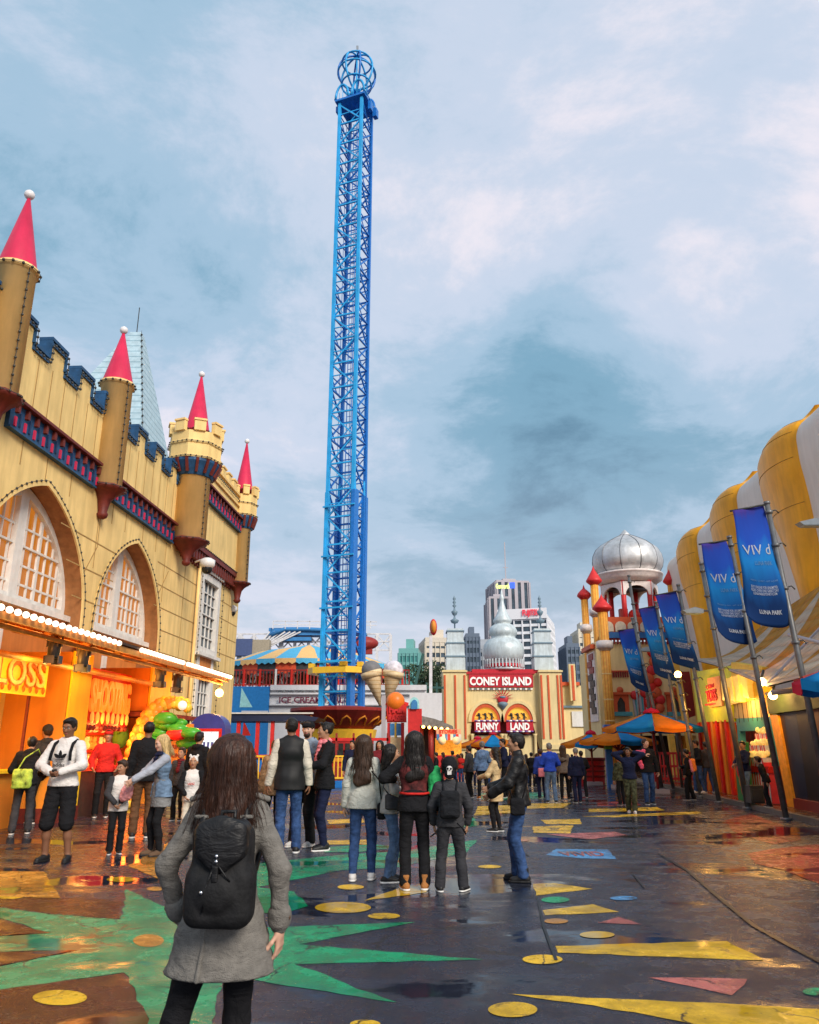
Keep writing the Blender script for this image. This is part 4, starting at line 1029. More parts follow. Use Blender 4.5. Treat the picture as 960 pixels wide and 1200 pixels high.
m = MB(); text(m, 'CONEY ISLAND', (X(550.5), YF-.21, Z(803.5)), (1,0,0), (0,0,1), X(622.5)-X(550.5), Z(793.5)-Z(803.5), .06, WHL, bold=.035); m.build('lettering', b_)
m = MB()
for k in range(24): 
    x = X(549)+(X(624)-X(549))*(k+.5)/24; m.box((x, YF-.14, Z(807.6)), (.16, .1, .12), WHL if k % 2 else SBD)
m.build('bulb_trim', b_)
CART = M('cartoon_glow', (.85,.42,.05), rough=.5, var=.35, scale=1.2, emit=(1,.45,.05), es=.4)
for i, c in enumerate(LA):
    m = MB(); m.prism(aw1(c, ah*1.28, Z(846), Z(845), Z(821)), ff, -.16, .0, FC, holes=[aw1(c, ah*1.05, Z(846), Z(845.5), Z(824.5))]); 
    m.prism(aw1(c, ah*1.05, Z(845.9), Z(845.6), Z(824.5)), ff, -.08, .1, FR, holes=[aw1(c, ah*.86, Z(845.6), Z(845), Z(829))]); l_ = m.build('arch', fh)
    m = MB(); m.prism(aw1(c, ah*.86, Z(846), Z(845), Z(829)), ff, .1, .2, CART)
    for k in range(3):
        x = c+(-.5+k*.45)*ah; z = Z(842); m.ball((x, YF+.05, z+.35), .14, DARKB, n=8); m.beam((x, YF+.05, z-.2), (x+.05, YF+.05, z+.3), .16, .1, DARKB); m.beam((x-.25, YF+.05, z+.3+.1*k), (x+.25, YF+.05, z+.05), .07, .07, DARKB)
    m.build('mural', l_)
    xa, xb = ((X(554.5), X(584)) if i == 0 else (X(591), X(622)))
    m = MB(); m.box(((xa+xb)/2, YF-.35, (Z(845.5)+Z(857))/2), (xb-xa, .3, Z(845.5)-Z(857)), FS)
    for k in range(9):
        x = xa+(xb-xa)*(k+.5)/9
        for z in (Z(845), Z(857.4)): m.lathe((x, YF-.5, z-.05), [(.13,0),(.13,.12)], WHL if k % 2 else M('violet_trim', (.2,.1,.35)), n=8)
    sb_ = m.build('word_board', fh)
    m = MB(); text(m, ('FUNNY','LAND')[i], (xa+(.14 if i == 0 else .35), YF-.52, Z(855.6)), (1,0,0), (0,0,1), xb-xa-(.28 if i == 0 else .7), Z(847.2)-Z(855.6), .05, WHL, bold=.04); m.build('lettering', sb_)
m = MB(); sx = X(588.5); 
for k in range(9):
    a = math.pi*(k+.0)/8; m.add([(sx+.45*math.cos(a-.14), YF-.1, Z(818)+.35*math.sin(a-.14)), (sx+.45*math.cos(a+.14), YF-.1, Z(818)+.35*math.sin(a+.14)), (sx+1.05*math.cos(a), YF-.12, Z(818)+.95*math.sin(a))], [(0,1,2)], FS)
m.ball((sx, YF-.1, Z(820)), .5, FS, n=12, sc=(1,.25,.8)); m.ball((sx, YF-.2, Z(817)), .28, SBD, n=10, sc=(1,.4,.4)); m.lathe((sx, YF-.12, Z(833)), [(0,0),(.3,.35),(.5,.6),(.3,.75),(0,.8)], SBD, n=8); m.build('sunburst', fh)
# doorway darkness, posts and little awnings
m = MB()
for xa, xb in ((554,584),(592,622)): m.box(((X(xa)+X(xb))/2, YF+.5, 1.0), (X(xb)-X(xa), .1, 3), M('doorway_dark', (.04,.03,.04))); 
for px in (552,586,590,624): m.lathe((X(px), YF-.2, 0), [(.22,0),(.22,.3),(.14,.4),(.14,Z(860)-.2),(.24,Z(860))], FC, n=10)
m.build('doorway', fh)
# central stacked onion dome
cx_ = xx(590.5, 770, YF+2); ds = (X(615)-X(567))/2
def zf(py): return zz(py, YF+2)
pr = [(ds*.97, zf(786)), (ds*.97, zf(783)), (ds*.9, zf(782.5)), (ds*.88, zf(775)), (ds*.93, zf(774.5)), (ds*1.0, zf(768)), (ds*1.03, zf(762)), (ds*.97, zf(756)), (ds*.80, zf(750.5)), (ds*.60, zf(748)), (ds*.60, zf(746)), (ds*.70, zf(744)), (ds*.72, zf(740)), (ds*.62, zf(735)), (ds*.44, zf(732)), (ds*.36, zf(731)), (ds*.46, zf(729.5)), (ds*.47, zf(727)), (ds*.33, zf(722)), (ds*.20, zf(715)), (ds*.10, zf(706)), (ds*.10, zf(703)), (ds*.13, zf(701)), (ds*.09, zf(699)), (ds*.05, zf(694)), (0, zf(690))]
m = MB(); m.lathe((cx_, YF+2, 0), pr, SB, n=48, smooth=True, fn=lambda a, z: 1+.018*math.cos(24*a)); dm = m.build('onion_dome', fh)
m = MB(); m.lathe((cx_, YF+2, 0), [(ds*.98, zf(783.5)), (ds*.98, zf(779))], FS, n=32)
for k in range(36):
    a = 2*math.pi*k/36; m.beam((cx_+ds*1.0*math.cos(a), YF+2+ds*1.0*math.sin(a), zf(783)), (cx_+ds*1.0*math.cos(a), YF+2+ds*1.0*math.sin(a), zf(773.5)), .1, .08, SB)
m.build('drum', dm)
m = MB(); m.box((cx_, YF+2, zf(788)), (X(630)-X(549), 3, .3), FS); m.build('roof_ledge', fh)
for px in (535, 639.5):
    x = X(px); w2 = (X(px+11)-X(px-11))/2
    m = MB(); Yp = YF+1.2; g = lambda py: zz(py, Yp)
    for i, (ya, yb, k) in enumerate(((786,771,1.02),(769.5,755.5,.96),(754,741.5,.88))):
        m.box((x, Yp, (g(ya)+g(yb))/2), (2*w2*k, 2*w2*k, g(yb)-g(ya)), SB); m.box((x, Yp, g(yb)+.06), (2*w2*(k+.10), 2*w2*(k+.10), .12), SBD); m.box((x, Yp, g(yb)+.2), (2*w2*(k-.02), 2*w2*(k-.02), .2), SB)
    pg = m.build('pagoda_turret', fh)
    m = MB(); m.lathe((x, Yp, 0), [(.07,g(741)),(.07,g(731)),(.3,g(730)),(.42,g(727)),(.12,g(725)),(.07,g(722)),(.22,g(720)),(.32,g(717)),(.1,g(715)),(.06,g(712)),(.2,g(710)),(.06,g(708)),(.18,g(706)),(.06,g(704)),(.16,g(702)),(.04,g(699)),(0,g(697))], SBD, n=14); m.build('finial', pg)
# lower wing on the right
m = MB(); m.box(((X(657)+X(695))/2, YF+2, Z(803)/2), (X(695)-X(657), 3, Z(803)), FC); m.box(((X(657)+X(680))/2, YF+.4, Z(803)+.15), (X(680)-X(657), .3, .3), FR); m.box((X(671), YF, (Z(779)+Z(821))/2), (X(675)-X(668), .5, Z(779)-Z(822)), FC); m.box((X(671), YF-.27, (Z(780)+Z(821))/2), (.22, .04, Z(780)-Z(821)), FR)
m.box((X(680), YF+.4, (Z(833)+Z(852))/2), (1.7, .1, Z(834)-Z(852)), WHITE); m.box((X(672), YF+.4, Z(828)), (3.0, .25, .18), SBD); m.build('wing', fh)
# ================================================================ CITY far behind
GLD = M('office_glass', (.06,.09,.12), rough=.15, var=.4, scale=.3); CONC = M('office_concrete', (.62,.62,.62), rough=.7, var=.06, scale=.1)
def block(name, px0, px1, pyt, Y, depth, yaw, floors, slab, glass, label, cols=8, bandf=.45, vert=False, group='office towers behind the park'):
    xa, xb = xx(px0, pyt, Y), xx(px1, pyt, Y); w_ = xb-xa; h = zz(pyt, Y); xc = (xa+xb)/2
    t = thing(name, (xc, Y+depth/2, 0), label, 'building', group)
    def T(u, v): return Vector((xc+u*math.cos(yaw)-v*math.sin(yaw), Y+depth/2+u*math.sin(yaw)+v*math.cos(yaw), 0))
    m = MB(); m.box((xc, Y+depth/2, h/2), (w_*.98, depth*.98, h*.995), glass, rz=yaw); m.build('glass_core', t)
    m = MB(); fh_ = h/floors
    if not vert:
        for k in range(floors+1): 
            z = min(k*fh_, h-fh_*bandf/2); m.box((xc, Y+depth/2, z), (w_, depth, fh_*bandf), slab, rz=yaw)
    m.build('floor_bands', t) if not vert else None
    m = MB()
    for k in range(cols+1):
        u = -w_/2+w_*k/cols
        for v in (-depth/2, depth/2): p = T(u, v); m.box((p.x, p.y, h/2), (w_/cols*(.16 if not vert else .5), .5, h), slab, rz=yaw)
    n2 = max(2, int(cols*depth/w_))
    for k in range(n2+1):
        v = -depth/2+depth*k/n2
        for u in (-w_/2, w_/2): p = T(u, v); m.box((p.x, p.y, h/2), (.5, w_/cols*(.16 if not vert else .5), h), slab, rz=yaw)
    m.build('mullions', t)
    m = MB(); m.box((xc, Y+depth/2, h+.4), (w_*1.01, depth*1.01, 1.2), slab, rz=yaw); m.box((xc, Y+depth/2, h+2), (w_*.4, depth*.4, 3), slab, rz=yaw); m.build('roof', t)
    return t, T, h, w_
GRT = M('tower_grey_stone', (.42,.39,.42), rough=.6, var=.08, scale=.05)
block('office_tower', 573, 596, 701, 430, 22, R(0), 30, GRT, GLD, 'shorter grey slab wing of the tall office tower left of its lit roof sign', cols=3, vert=True)
t, T_, h, w_ = block('office_tower', 578, 617, 682, 460, 24, R(8), 32, GRT, GLD, 'tallest grey office tower with a lit roof sign and a mast', cols=5, vert=True)
m = MB(); sgx = xx(578, 687, 458); text(m, 'Genworth', (sgx, 444, zz(690, 444)-.0), (1,0,0), (0,0,1), xx(597,687,444)-sgx, zz(683,444)-zz(689,444), .3, M('sign_lime', (.7,.8,.2), emit=(.8,1,.3), es=.7), bold=.03)
m.box((xx(600.5,687,444), 444, zz(686,444)), (3.0, .5, 3.4), M('sign_blue', (.03,.08,.7), emit=(.05,.15,1), es=.7)); m.build('roof_sign', t)
m = MB(); c = at(593, 682, 470); m.beam(c, c+Vector((0,0,25)), .6, .6, GRT); m.beam(c+Vector((-1.5,0,9)), c+Vector((1.5,0,9)), .4, .4, GRT); m.build('mast', t)
t, T_, h, w_ = block('office_block', 594, 652, 724, 300, 26, R(-16), 17, M('office_white', (.76,.77,.80), rough=.6, var=.04), GLD, 'broad white banded office block with red roof lettering behind the domes', cols=6, bandf=.36)
m = MB(); RS = M('sign_red', (.6,.02,.04), emit=(1,.05,.1), es=.3); p = T_(-w_*.12, -14)
m.box(T_(0, -13.2)+Vector((0,0,h+1.5)), (w_, 1, 4.0), MATS['office_white'], rz=R(-16))
text(m, 'FUJITSU', T_(w_*.02, -14.0)+Vector((0,0,h+.0)), (math.cos(R(-16)), math.sin(R(-16)), 0), (0,0,1), 6.5, 3.0, .3, RS); m.build('roof_sign', t)
block('apartment_block', 495, 530, 752, 190, 14, R(6), 12, M('apartment_cream', (.62,.55,.45), rough=.7), GLD, 'cream apartment block left of the funhouse domes', cols=6, bandf=.5)
block('office_block', 470, 493, 765, 175, 12, R(-5), 9, M('teal_cladding', (.16,.40,.38), rough=.4), M('teal_glass', (.06,.25,.24), rough=.2), 'low teal glass office left of the cream apartments', cols=5, bandf=.3)
block('office_block', 546, 562, 746, 240, 12, R(0), 12, M('slate_cladding', (.12,.16,.22), rough=.5), GLD, 'small dark slate office between the left pagoda turret and the central dome', cols=4)
block('office_block', 664, 679, 758, 220, 12, R(0), 12, M('slate_cladding', (.12,.16,.22)), GLD, 'dark office between the white banded block and the palace minarets', cols=3, bandf=.35)
block('apartment_block', 678, 697, 741, 230, 12, R(0), 14, M('apartment_pale', (.68,.62,.50), rough=.7), GLD, 'pale yellow apartment tower close behind the palace minarets', cols=4, bandf=.6)
block('office_block', 545, 600, 760, 260, 12, R(0), 10, M('grey_cladding', (.35,.38,.42)), GLD, 'low grey office wing hidden behind the central onion dome', cols=8, bandf=.4)
# trees at the foot of the apartments
LEAF = M('dark_foliage', (.045,.075,.035), rough=.8, var=.5, scale=1.0); TRK = M('bark', (.08,.06,.045), rough=.9)
def tree(x, y, h, r, label, seed):
    rn = random.Random(seed); t = thing('tree', (x, y, 0), label, 'tree', 'dark trees behind the ice cream building')
    m = MB(); m.tube([(x,y,0),(x+.1,y,h*.4),(x,y+.1,h*.7)], [.28,.2,.1], TRK, n=8)
    for k in range(5): a = k*1.26; m.tube([(x,y,h*.35),(x+r*.5*math.cos(a),y+r*.5*math.sin(a),h*.7)], [.1,.04], TRK, n=5)
    m.build('trunk', t)
    vs = []; fs = []
    cl = [(rn.uniform(-1,1)*r*.7, rn.uniform(-1,1)*r*.7, h*.68+rn.uniform(-.28,.3)*h, rn.uniform(.3,.55)*r) for _ in range(12)]
    for k in range(2600):
        c = rn.choice(cl); d = Vector((rn.gauss(0,1), rn.gauss(0,1), rn.gauss(0,1))).normalized()*c[3]*rn.uniform(.6,1.1)
        p = Vector((x+c[0], y+c[1], c[2]))+d; u = Vector((rn.gauss(0,1), rn.gauss(0,1), rn.gauss(0,1))).normalized(); v_ = u.cross(Vector((rn.gauss(0,1), rn.gauss(0,1), .3))).normalized(); s_ = rn.uniform(.10,.22)
        i = len(vs); vs += [p-u*s_, p+v_*s_*.6, p+u*s_, p-v_*s_*.6]; fs.append((i,i+1,i+2,i+3))
    m = MB(); m.add(vs, fs, LEAF); m.build('crown', t)
for i, (px, Y, h, r) in enumerate(((508, 92, 10.5, 3.2), (519, 96, 9.5, 3.0), (498, 90, 8.0, 3.0), (530, 100, 8.0, 2.5))): tree(xx(px, 850, Y), Y, h, r, ('tallest dark tree between the ice cream building and the funhouse', 'dark tree touching the left edge of the funhouse', 'low dark tree nearest the ice cream building roof', 'small dark tree hidden by the funhouse tower')[i], i)

# ================================================================ ICE CREAM BUILDING with carousel deck
YI = 56.0; XI = lambda px: xx(px, 820, YI); ZI = lambda py: zz(py, YI)
WW = M('ship_white', (.66,.66,.68), rough=.55, var=.04, dirt=.04); BB = M('mural_blue', (.02,.20,.52), rough=.5, var=.1); LC = M('sail_cyan', (.35,.68,.68), rough=.5)
ib = thing('ice_cream_building', (XI(370), YI, 0), 'long white building with a blue sailboat mural and a railed upper deck', 'building')
m = MB(); m.box(((XI(225)+XI(500))/2, YI+5, ZI(805)/2), (XI(500)-XI(225), 10, ZI(805)), WW); m.build('wall', ib)
m = MB()
for py, hh in ((806,.35),(813,.12),(826,.10)): m.box(((XI(317)+XI(500))/2, YI-.12, ZI(py)), (XI(500)-XI(317), .3, hh), WW)
for px in range(326, 470, 12): m.tube([(XI(px), YI-.2, ZI(811)), (XI(px+4), YI-.2, ZI(809)), (XI(px+8), YI-.2, ZI(811))], .05, M('trim_grey', (.25,.28,.3)), n=5)
m.build('cornice', ib)
m = MB(); m.box(((XI(255)+XI(316))/2, YI-.1, ZI(805)/2+.02), (XI(316)-XI(255), .14, ZI(805)), BB); mu = m.build('mural', ib)
m = MB(); m.add([(XI(283), YI-.19, ZI(806)), (XI(297), YI-.19, ZI(829)), (XI(282), YI-.19, ZI(829))], [(0,1,2)], LC); m.add([(XI(288), YI-.19, ZI(845)), (XI(297), YI-.19, ZI(862)), (XI(287), YI-.19, ZI(862))], [(0,1,2)], REDP); m.box((XI(300), YI-.18, ZI(834)), (XI(316)-XI(285), .03, .10), WW); m.build('sailboat', mu)
BL = M('burgundy_letter', (.16,.02,.05), rough=.4)
m = MB(); text(m, 'ICE CREAM PARLOUR', (XI(328), YI-.22, ZI(824)), (1,0,0), (0,0,1), XI(425)-XI(328), ZI(817)-ZI(824), .08, BL, bold=.02); m.build('lettering', ib)
# railing
m = MB(); zr0 = ZI(804); x = XI(262)
while x < XI(480): m.box((x, YI+.3, zr0+.55), (.07, .07, 1.2), MAR); x += .24
m.box(((XI(262)+XI(480))/2, YI+.3, zr0+1.12), (XI(480)-XI(262), .1, .1), MAR); m.box(((XI(262)+XI(480))/2, YI+.3, zr0+.1), (XI(480)-XI(262), .1, .1), MAR)
for k in range(12): m.box((XI(265)+k*1.12, YI+.25, zr0+.6), (.14,.14,1.2), REDP if k % 3 else WHITE)
m.build('railing', ib)
# carousel on the deck
ca = thing('carousel', (XI(362), YI+6, ZI(804)), 'wide carousel on the upper deck under a striped orange and blue canopy', 'carousel')
STR = [M('canopy_blue', (.08,.42,.66), rough=.6), M('canopy_peach', (.85,.50,.18), rough=.6)]; VAL = [M('valance_red', (.72,.09,.03), rough=.6), M('valance_dark', (.045,.05,.05), rough=.7)]
YK = YI+8; cx_ = xx(362, 780, YK); rr = (xx(462,780,YK)-xx(262,780,YK))/2; ry = 7.4/rr; zt_, ze = zz(757, YK-7.4)+.2, zz(771, YK-7.4)
ng = 28
m = MB()
for k in range(ng):
    a0, a1 = 2*math.pi*k/ng, 2*math.pi*(k+1)/ng; p = []
    for r_, z_ in ((rr*.12, ze+1.7), (rr*.62, ze+1.0), (rr, ze)): p += [(cx_+r_*math.cos(a0), YK+ry*r_*math.sin(a0), z_), (cx_+r_*math.cos(a1), YK+ry*r_*math.sin(a1), z_)]
    m.add(p, [(0,1,3,2),(2,3,5,4)], STR[k % 2])
m.build('canopy', ca)
m = MB()
for k in range(ng):
    for q in range(3):
        a0, a1 = 2*math.pi*(k+q/3)/ng, 2*math.pi*(k+(q+1)/3)/ng; am = (a0+a1)/2
        P = lambda a, z, r_=rr: (cx_+r_*math.cos(a), YK+ry*r_*math.sin(a), z)
        m.add([P(a0, ze), P(a1, ze), P(a1, ze-.28), P(am, ze-.42), P(a0, ze-.28)], [(0,1,2,3,4)], STR[(k+1) % 2])
        m.add([P(a0, ze-.30, rr*.97), P(a1, ze-.30, rr*.97), P(a1, ze-.95, rr*.97), P(am, ze-1.1, rr*.97), P(a0, ze-.95, rr*.97)], [(0,1,2,3,4)], VAL[k % 2])
m.build('valance', ca)
m = MB(); m.lathe((cx_, YK, 0), [(rr*.34, ZI(804)), (rr*.34, ze-.2)], M('mirror_drum', (.30,.12,.08), rough=.3, var=.5, scale=2), n=20, sy=ry); m.build('drum', ca)
m = MB()
for k in range(20):
    a = 2*math.pi*k/20; m.tube([(cx_+rr*.85*math.cos(a), YK+ry*rr*.85*math.sin(a), ZI(804)), (cx_+rr*.85*math.cos(a), YK+ry*rr*.85*math.sin(a), ze)], .06, TY, n=6)
m.build('pole', ca)
for k in range(14):
    a = math.pi+math.pi*(k+.5)/14; x, y = cx_+rr*.85*math.cos(a), YK+ry*rr*.85*math.sin(a); z = ZI(804)+1.0+.2*math.sin(k*2.1)
    m = MB(); hm = (M('horse_white', (.7,.65,.58)), M('horse_brown', (.16,.07,.04)))[k % 2]
    m.ball((x,y,z), .34, hm, n=10, sc=(1.5,.6,.75)); m.tube([(x-.4,y,z+.1),(x-.62,y,z+.5),(x-.68,y,z+.62)], [.17,.11,.09], hm); m.tube([(x-.64,y,z+.64),(x-.92,y,z+.46)], [.1,.06], hm)
    for dx, b in ((-.3,-.2),(-.25,.15),(.3,.2),(.35,-.1)): m.tube([(x+dx,y+.1*(1 if b > 0 else -1),z-.1),(x+dx+b,y+.1*(1 if b > 0 else -1),z-.42),(x+dx+b*.4,y+.1*(1 if b>0 else -1),z-.75)], [.09,.06,.05], hm, n=6)
    m.tube([(x+.48,y,z+.1),(x+.68,y,z-.05),(x+.72,y,z-.4)], [.05,.07,.02], hm, n=6); o = m.build('carousel_horse', ca)
# white coaster scaffolding behind
WS = M('scaffold_white', (.66,.65,.66), rough=.5); SBL = M('coaster_blue', (.05,.22,.50), rough=.4)
rc = thing('roller_coaster', (xx(360, 760, 78), 78, 0), 'white steel roller coaster frame with blue track behind the carousel', 'roller coaster')
YR = 78; XR = lambda px: xx(px, 745, YR); ZR = lambda py: zz(py, YR)
m = MB()
for px in list(range(266, 460, 16)): m.beam((XR(px), YR, 0), (XR(px), YR, ZR(742+abs(px-362)*.02)), .28 if px % 3 else .45, .28, WS)
for py in (743, 752, 762): m.beam((XR(262), YR, ZR(py)), (XR(458), YR, ZR(py)), .14, .14, WS)
for px in range(266, 450, 16): m.beam((XR(px), YR, ZR(762)), (XR(px+16), YR, ZR(744)), .12, .12, WS); m.beam((XR(px+16), YR, ZR(762)), (XR(px), YR, ZR(744)), .12, .12, WS)
for px in range(318, 360, 6): m.beam((XR(300), YR-1, ZR(768)), (XR(px), YR-1, ZR(742)), .14, .14, WS)
m.build('frame', rc)
m = MB()
for dy in (0, 1.2): m.tube([(XR(320), YR+dy-1, ZR(746)), (XR(335), YR+dy-1, ZR(739)), (XR(360), YR+dy-1, ZR(739)), (XR(380), YR+dy-1, ZR(740)), (XR(410), YR+dy-1, ZR(741)), (XR(430), YR+dy-1, ZR(746))], .22, SBL, n=6)
m.box((XR(350), YR, ZR(741.5)), (XR(385)-XR(318), 1.8, .7), SBL); m.box((XR(345), YR, ZR(750)), (XR(372)-XR(330), 1.8, .35), SBL)
m.build('track', rc)
m = MB(); x = XR(322)
while x < XR(442): m.beam((x, YR-1.2, ZR(739)), (x, YR-1.2, ZR(730)), .08, .08, WS); x += 1.2
m.beam((XR(322), YR-1.2, ZR(730)), (XR(442), YR-1.2, ZR(731)), .08, .08, WS); m.beam((XR(322), YR-1.2, ZR(734)), (XR(442), YR-1.2, ZR(735)), .07, .07, WS); m.build('handrail', rc)
m = MB(); m.box((XR(276), YR-2, ZR(762)), (4.4, 1, 1.6), M('deck_navy', (.07,.10,.22))); m.box((XR(301), YR-1.8, ZR(762)), (3.4, 1, 1.5), M('deck_tan', (.35,.30,.22))); m.build('panel', rc)
m = MB(); c = at(426, 754, 70); m.ball(c, .9, MAR, n=18, sc=(1.5,1,.7)); m.box(c-Vector((0,0,.7)), (1.6,.6,.5), MAR); tag(m.build('red_dome'), 'low dark red dome behind the tower on the ride deck', 'dome')
# train ride station with navy roof
YS = 38; XS = lambda px: xx(px, 870, YS); ZS = lambda py: zz(py, YS)
st = thing('train_station', (XS(318), YS, 0), 'small blue ride train with red posts and a flat navy roof', 'ride')
NV = M('navy_roof', (.02,.03,.07), rough=.4); RB_ = M('ride_blue', (.02,.17,.55), rough=.4, var=.1)
m = MB(); m.prism([(XS(258), ZS(838)), (XS(262), ZS(846)), (XS(372), ZS(846)), (XS(376), ZS(842)), (XS(345), ZS(837))], lambda u, v, d: Vector((u, YS+d, v)), -1.2, 1.8, NV); m.box((XS(317), YS-1.25, ZS(837)), (XS(370)-XS(264), .06, .06), WHITE); m.build('roof', st)
for px in (284, 306, 323, 352):
    m = MB(); m.box((XS(px), YS-1.0, ZS(846)/2), (.16, .16, ZS(846)), RED); m.build('post', st)
m = MB(); m.box((XS(312), YS-.9, ZS(888)/2+.05), (XS(356)-XS(266), 1.0, ZS(888)-.1), RB_); m.box((XS(312), YS-1.45, ZS(886)), (XS(356)-XS(266), .12, .14), RED); m.box((XS(312), YS-1.43, .3), (XS(356)-XS(266), .1, .15), RED)
for px in (278, 300, 322): m.tube([(XS(px), YS-1.39, ZS(896)), (XS(px), YS-1.46, ZS(896))], .16, NV, n=14)
m.build('carriage_body', st)
for i, px in enumerate((287, 296, 301)):
    m = MB(); x = XS(px); m.ball((x, YS-.6, ZS(881)), .13, DARKB, n=10, sc=(.9,1,1.1)); m.ball((x, YS-.6, ZS(888)), .24, (DARKB, MATS['office_white'], NV)[i], n=10, sc=(1,.7,1.2)); m.tube([(x,YS-.6,ZS(892)),(x+.1,YS-.6,ZS(897))], [.2,.18], DARKB); tag(m.build('person'), ('dark haired passenger in white sitting at the left of the blue train', 'dark haired passenger in the middle of the blue train', 'passenger in dark clothes at the right post of the blue train')[i], 'person', 'passengers on the blue ride train')
# ice cream cones sculpture
YN = 40; XN = lambda px: xx(px, 800, YN); ZN = lambda py: zz(py, YN)
CONE = MP('waffle_cone', (.60,.40,.19), (.78,.60,.36), 'z', (1,1,5), thr=.25); 
ic = thing('giant_cone_sign', (XN(449), YN, 0), 'pair of giant waffle ice cream cones on a grey post', 'sculpture')
for (pt, pb, sc_, lab) in (((435,788),(446,827),0,'left'), ((461,788),(454,827),1,'right')):
    x0, z0, x1, z1 = XN(pt[0]), ZN(pt[1]), XN(pb[0]), ZN(pb[1]); a = Vector((x1, YN, z1)); b = Vector((x0, YN, z0)); w_ = (XN(456)-XN(424))/2*.74
    m = MB(); m.tube([a, a.lerp(b, .85), b], [.05, w_*.85, w_], CONE, n=20); m.tube([a.lerp(b,.84), a.lerp(b,1.02)], [w_*1.0, w_*1.08], CONE, n=20); k_ = m.build('waffle_cone', ic)
    m = MB(); m.ball(b+Vector((0,0,.12)), w_*.98, (M('scoop_grey', (.17,.17,.18), rough=.6), M('scoop_speckled', (.66,.62,.68), rough=.5, var=.35, scale=3))[sc_], n=18, sc=(1,1,.95)); m.build('scoop', k_)
m = MB(); m.beam((XN(450),YN,0),(XN(450),YN,ZN(815)),.2,.2,GRT); m.build('post', ic)
# red ride sign with orange ball + red and blue rocket post
hs = thing('ride_sign', (XN(465), 36, 0), 'red lettered ride sign topped by an orange ball on blue and yellow columns', 'sign')
YH = 36; XH = lambda px: xx(px, 840, YH); ZH = lambda py: zz(py, YH)
m = MB(); m.box((XH(465), YH, (ZH(826)+ZH(846))/2), (XH(477)-XH(454), .3, ZH(826)-ZH(847)), REDP); m.build('board', hs)
m = MB(); text(m, 'HAIR', (XH(456), YH-.17, ZH(836)), (1,0,0), (0,0,1), XH(475)-XH(456), .36, .06, RED, bold=.06); text(m, 'RAISER', (XH(455.5), YH-.17, ZH(845.5)), (1,0,0), (0,0,1), XH(476)-XH(455.5), .30, .06, RED, bold=.05)
for k in range(7): m.beam((XH(454+k*3.6), YH, ZH(827)), (XH(454+k*3.6+1), YH, ZH(823+(k%2)*1.5)), .10, .2, RED)
m.build('lettering', hs)
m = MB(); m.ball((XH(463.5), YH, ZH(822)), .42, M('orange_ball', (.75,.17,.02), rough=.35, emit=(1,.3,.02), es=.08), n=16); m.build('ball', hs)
m = MB()
for px in (456, 472): m.box((XH(px), YH, ZH(847)/2), (.14, .3, ZH(847)), RED)
for px in (460, 467.5): m.box((XH(px), YH-.05, (ZH(848)+ZH(862))/2), (.20, .3, ZH(848)-ZH(862)), SBL)
m.box((XH(464), YH, (ZH(847)+ZH(864))/2), (.12, .28, ZH(847)-ZH(864)), TY); m.box((XH(464), YH, ZH(864)/2), (.5, .26, ZH(864)), M('sign_cream', (.7,.55,.3))); m.build('column', hs)
rk = thing('rocket_post', (XH(486), 35, 0), 'tall red pillar with a blue domed window beside the red ride sign', 'pillar')
m = MB(); m.box((XH(485), 35, ZH(832)/2), (.52, .52, ZH(832)), RED); m.box((XH(493), 35, (ZH(832)+ZH(850))/2), (.08, .4, ZH(832)-ZH(850)), RED); m.build('body', rk)
m = MB(); m.prism([(XH(480),ZH(832)),(XH(491),ZH(832)),(XH(491),ZH(826))]+[(XH(485.5)+(XH(491)-XH(485.5))*math.cos(a), ZH(826)+(ZH(819)-ZH(826))*math.sin(a)) for a in [math.pi*k/12 for k in range(1,12)]]+[(XH(480),ZH(826))], lambda u, v, d: Vector((u, 34.7+d, v)), 0, .5, LC)
m.prism([(XH(482),ZH(832.5)),(XH(489),ZH(832.5)),(XH(489),ZH(827))]+[(XH(485.5)+(XH(489)-XH(485.5))*math.cos(a), ZH(827)+(ZH(822)-ZH(827))*math.sin(a)) for a in [math.pi*k/12 for k in range(1,12)]]+[(XH(482),ZH(827))], lambda u, v, d: Vector((u, 34.62+d, v)), 0, .06, SBL); m.build('dome_window', rk)
# curved grey roof kiosk, its bulbs, the glowing stall beside it
kk = thing('curved_roof_kiosk', (XI(515), 50, 0), 'kiosk with a curved grey shingle roof and brown columns right of the ice cream building', 'kiosk')
YQ = 48; XQ = lambda px: xx(px, 850, YQ); ZQ = lambda py: zz(py, YQ)
m = MB(); m.prism([(XQ(488), ZQ(838)), (XQ(510), ZQ(843)), (XQ(530), ZQ(851)), (XQ(531), ZQ(855)), (XQ(488), ZQ(850))], lambda u, v, d: Vector((u, YQ+d, v)), -.6, 5, M('grey_shingle', (.23,.21,.19), rough=.8, var=.3, scale=5)); m.box((XQ(500), YQ+3, (ZQ(815)+ZQ(838))/2), (XQ(510)-XQ(470), 2, ZQ(812)-ZQ(846)), WW); m.build('roof', kk)
m = MB()
for px in (493, 505, 513, 527): m.tube([(XQ(px), YQ, 0), (XQ(px), YQ, ZQ(853))], .17, MAR if px % 2 else CREAM2, n=10)
m.box((XQ(505), YQ+1.5, 1.3), (XQ(528)-XQ(490), .2, 2.6), M('kiosk_brown', (.12,.06,.04))); m.build('column', kk)
for k in range(5):
    b = MB(); b.ball((XQ(496+k*7), YQ-.55, ZQ(852+k*.7)), .10, BULBY, n=8); b.build('bulb', kk)
gs = thing('games_stall', (XQ(526), 45, 0), 'small games stall with a striped awning and glowing orange prize wall', 'stall')
YG = 45; XG = lambda px: xx(px, 870, YG); ZG = lambda py: zz(py, YG)
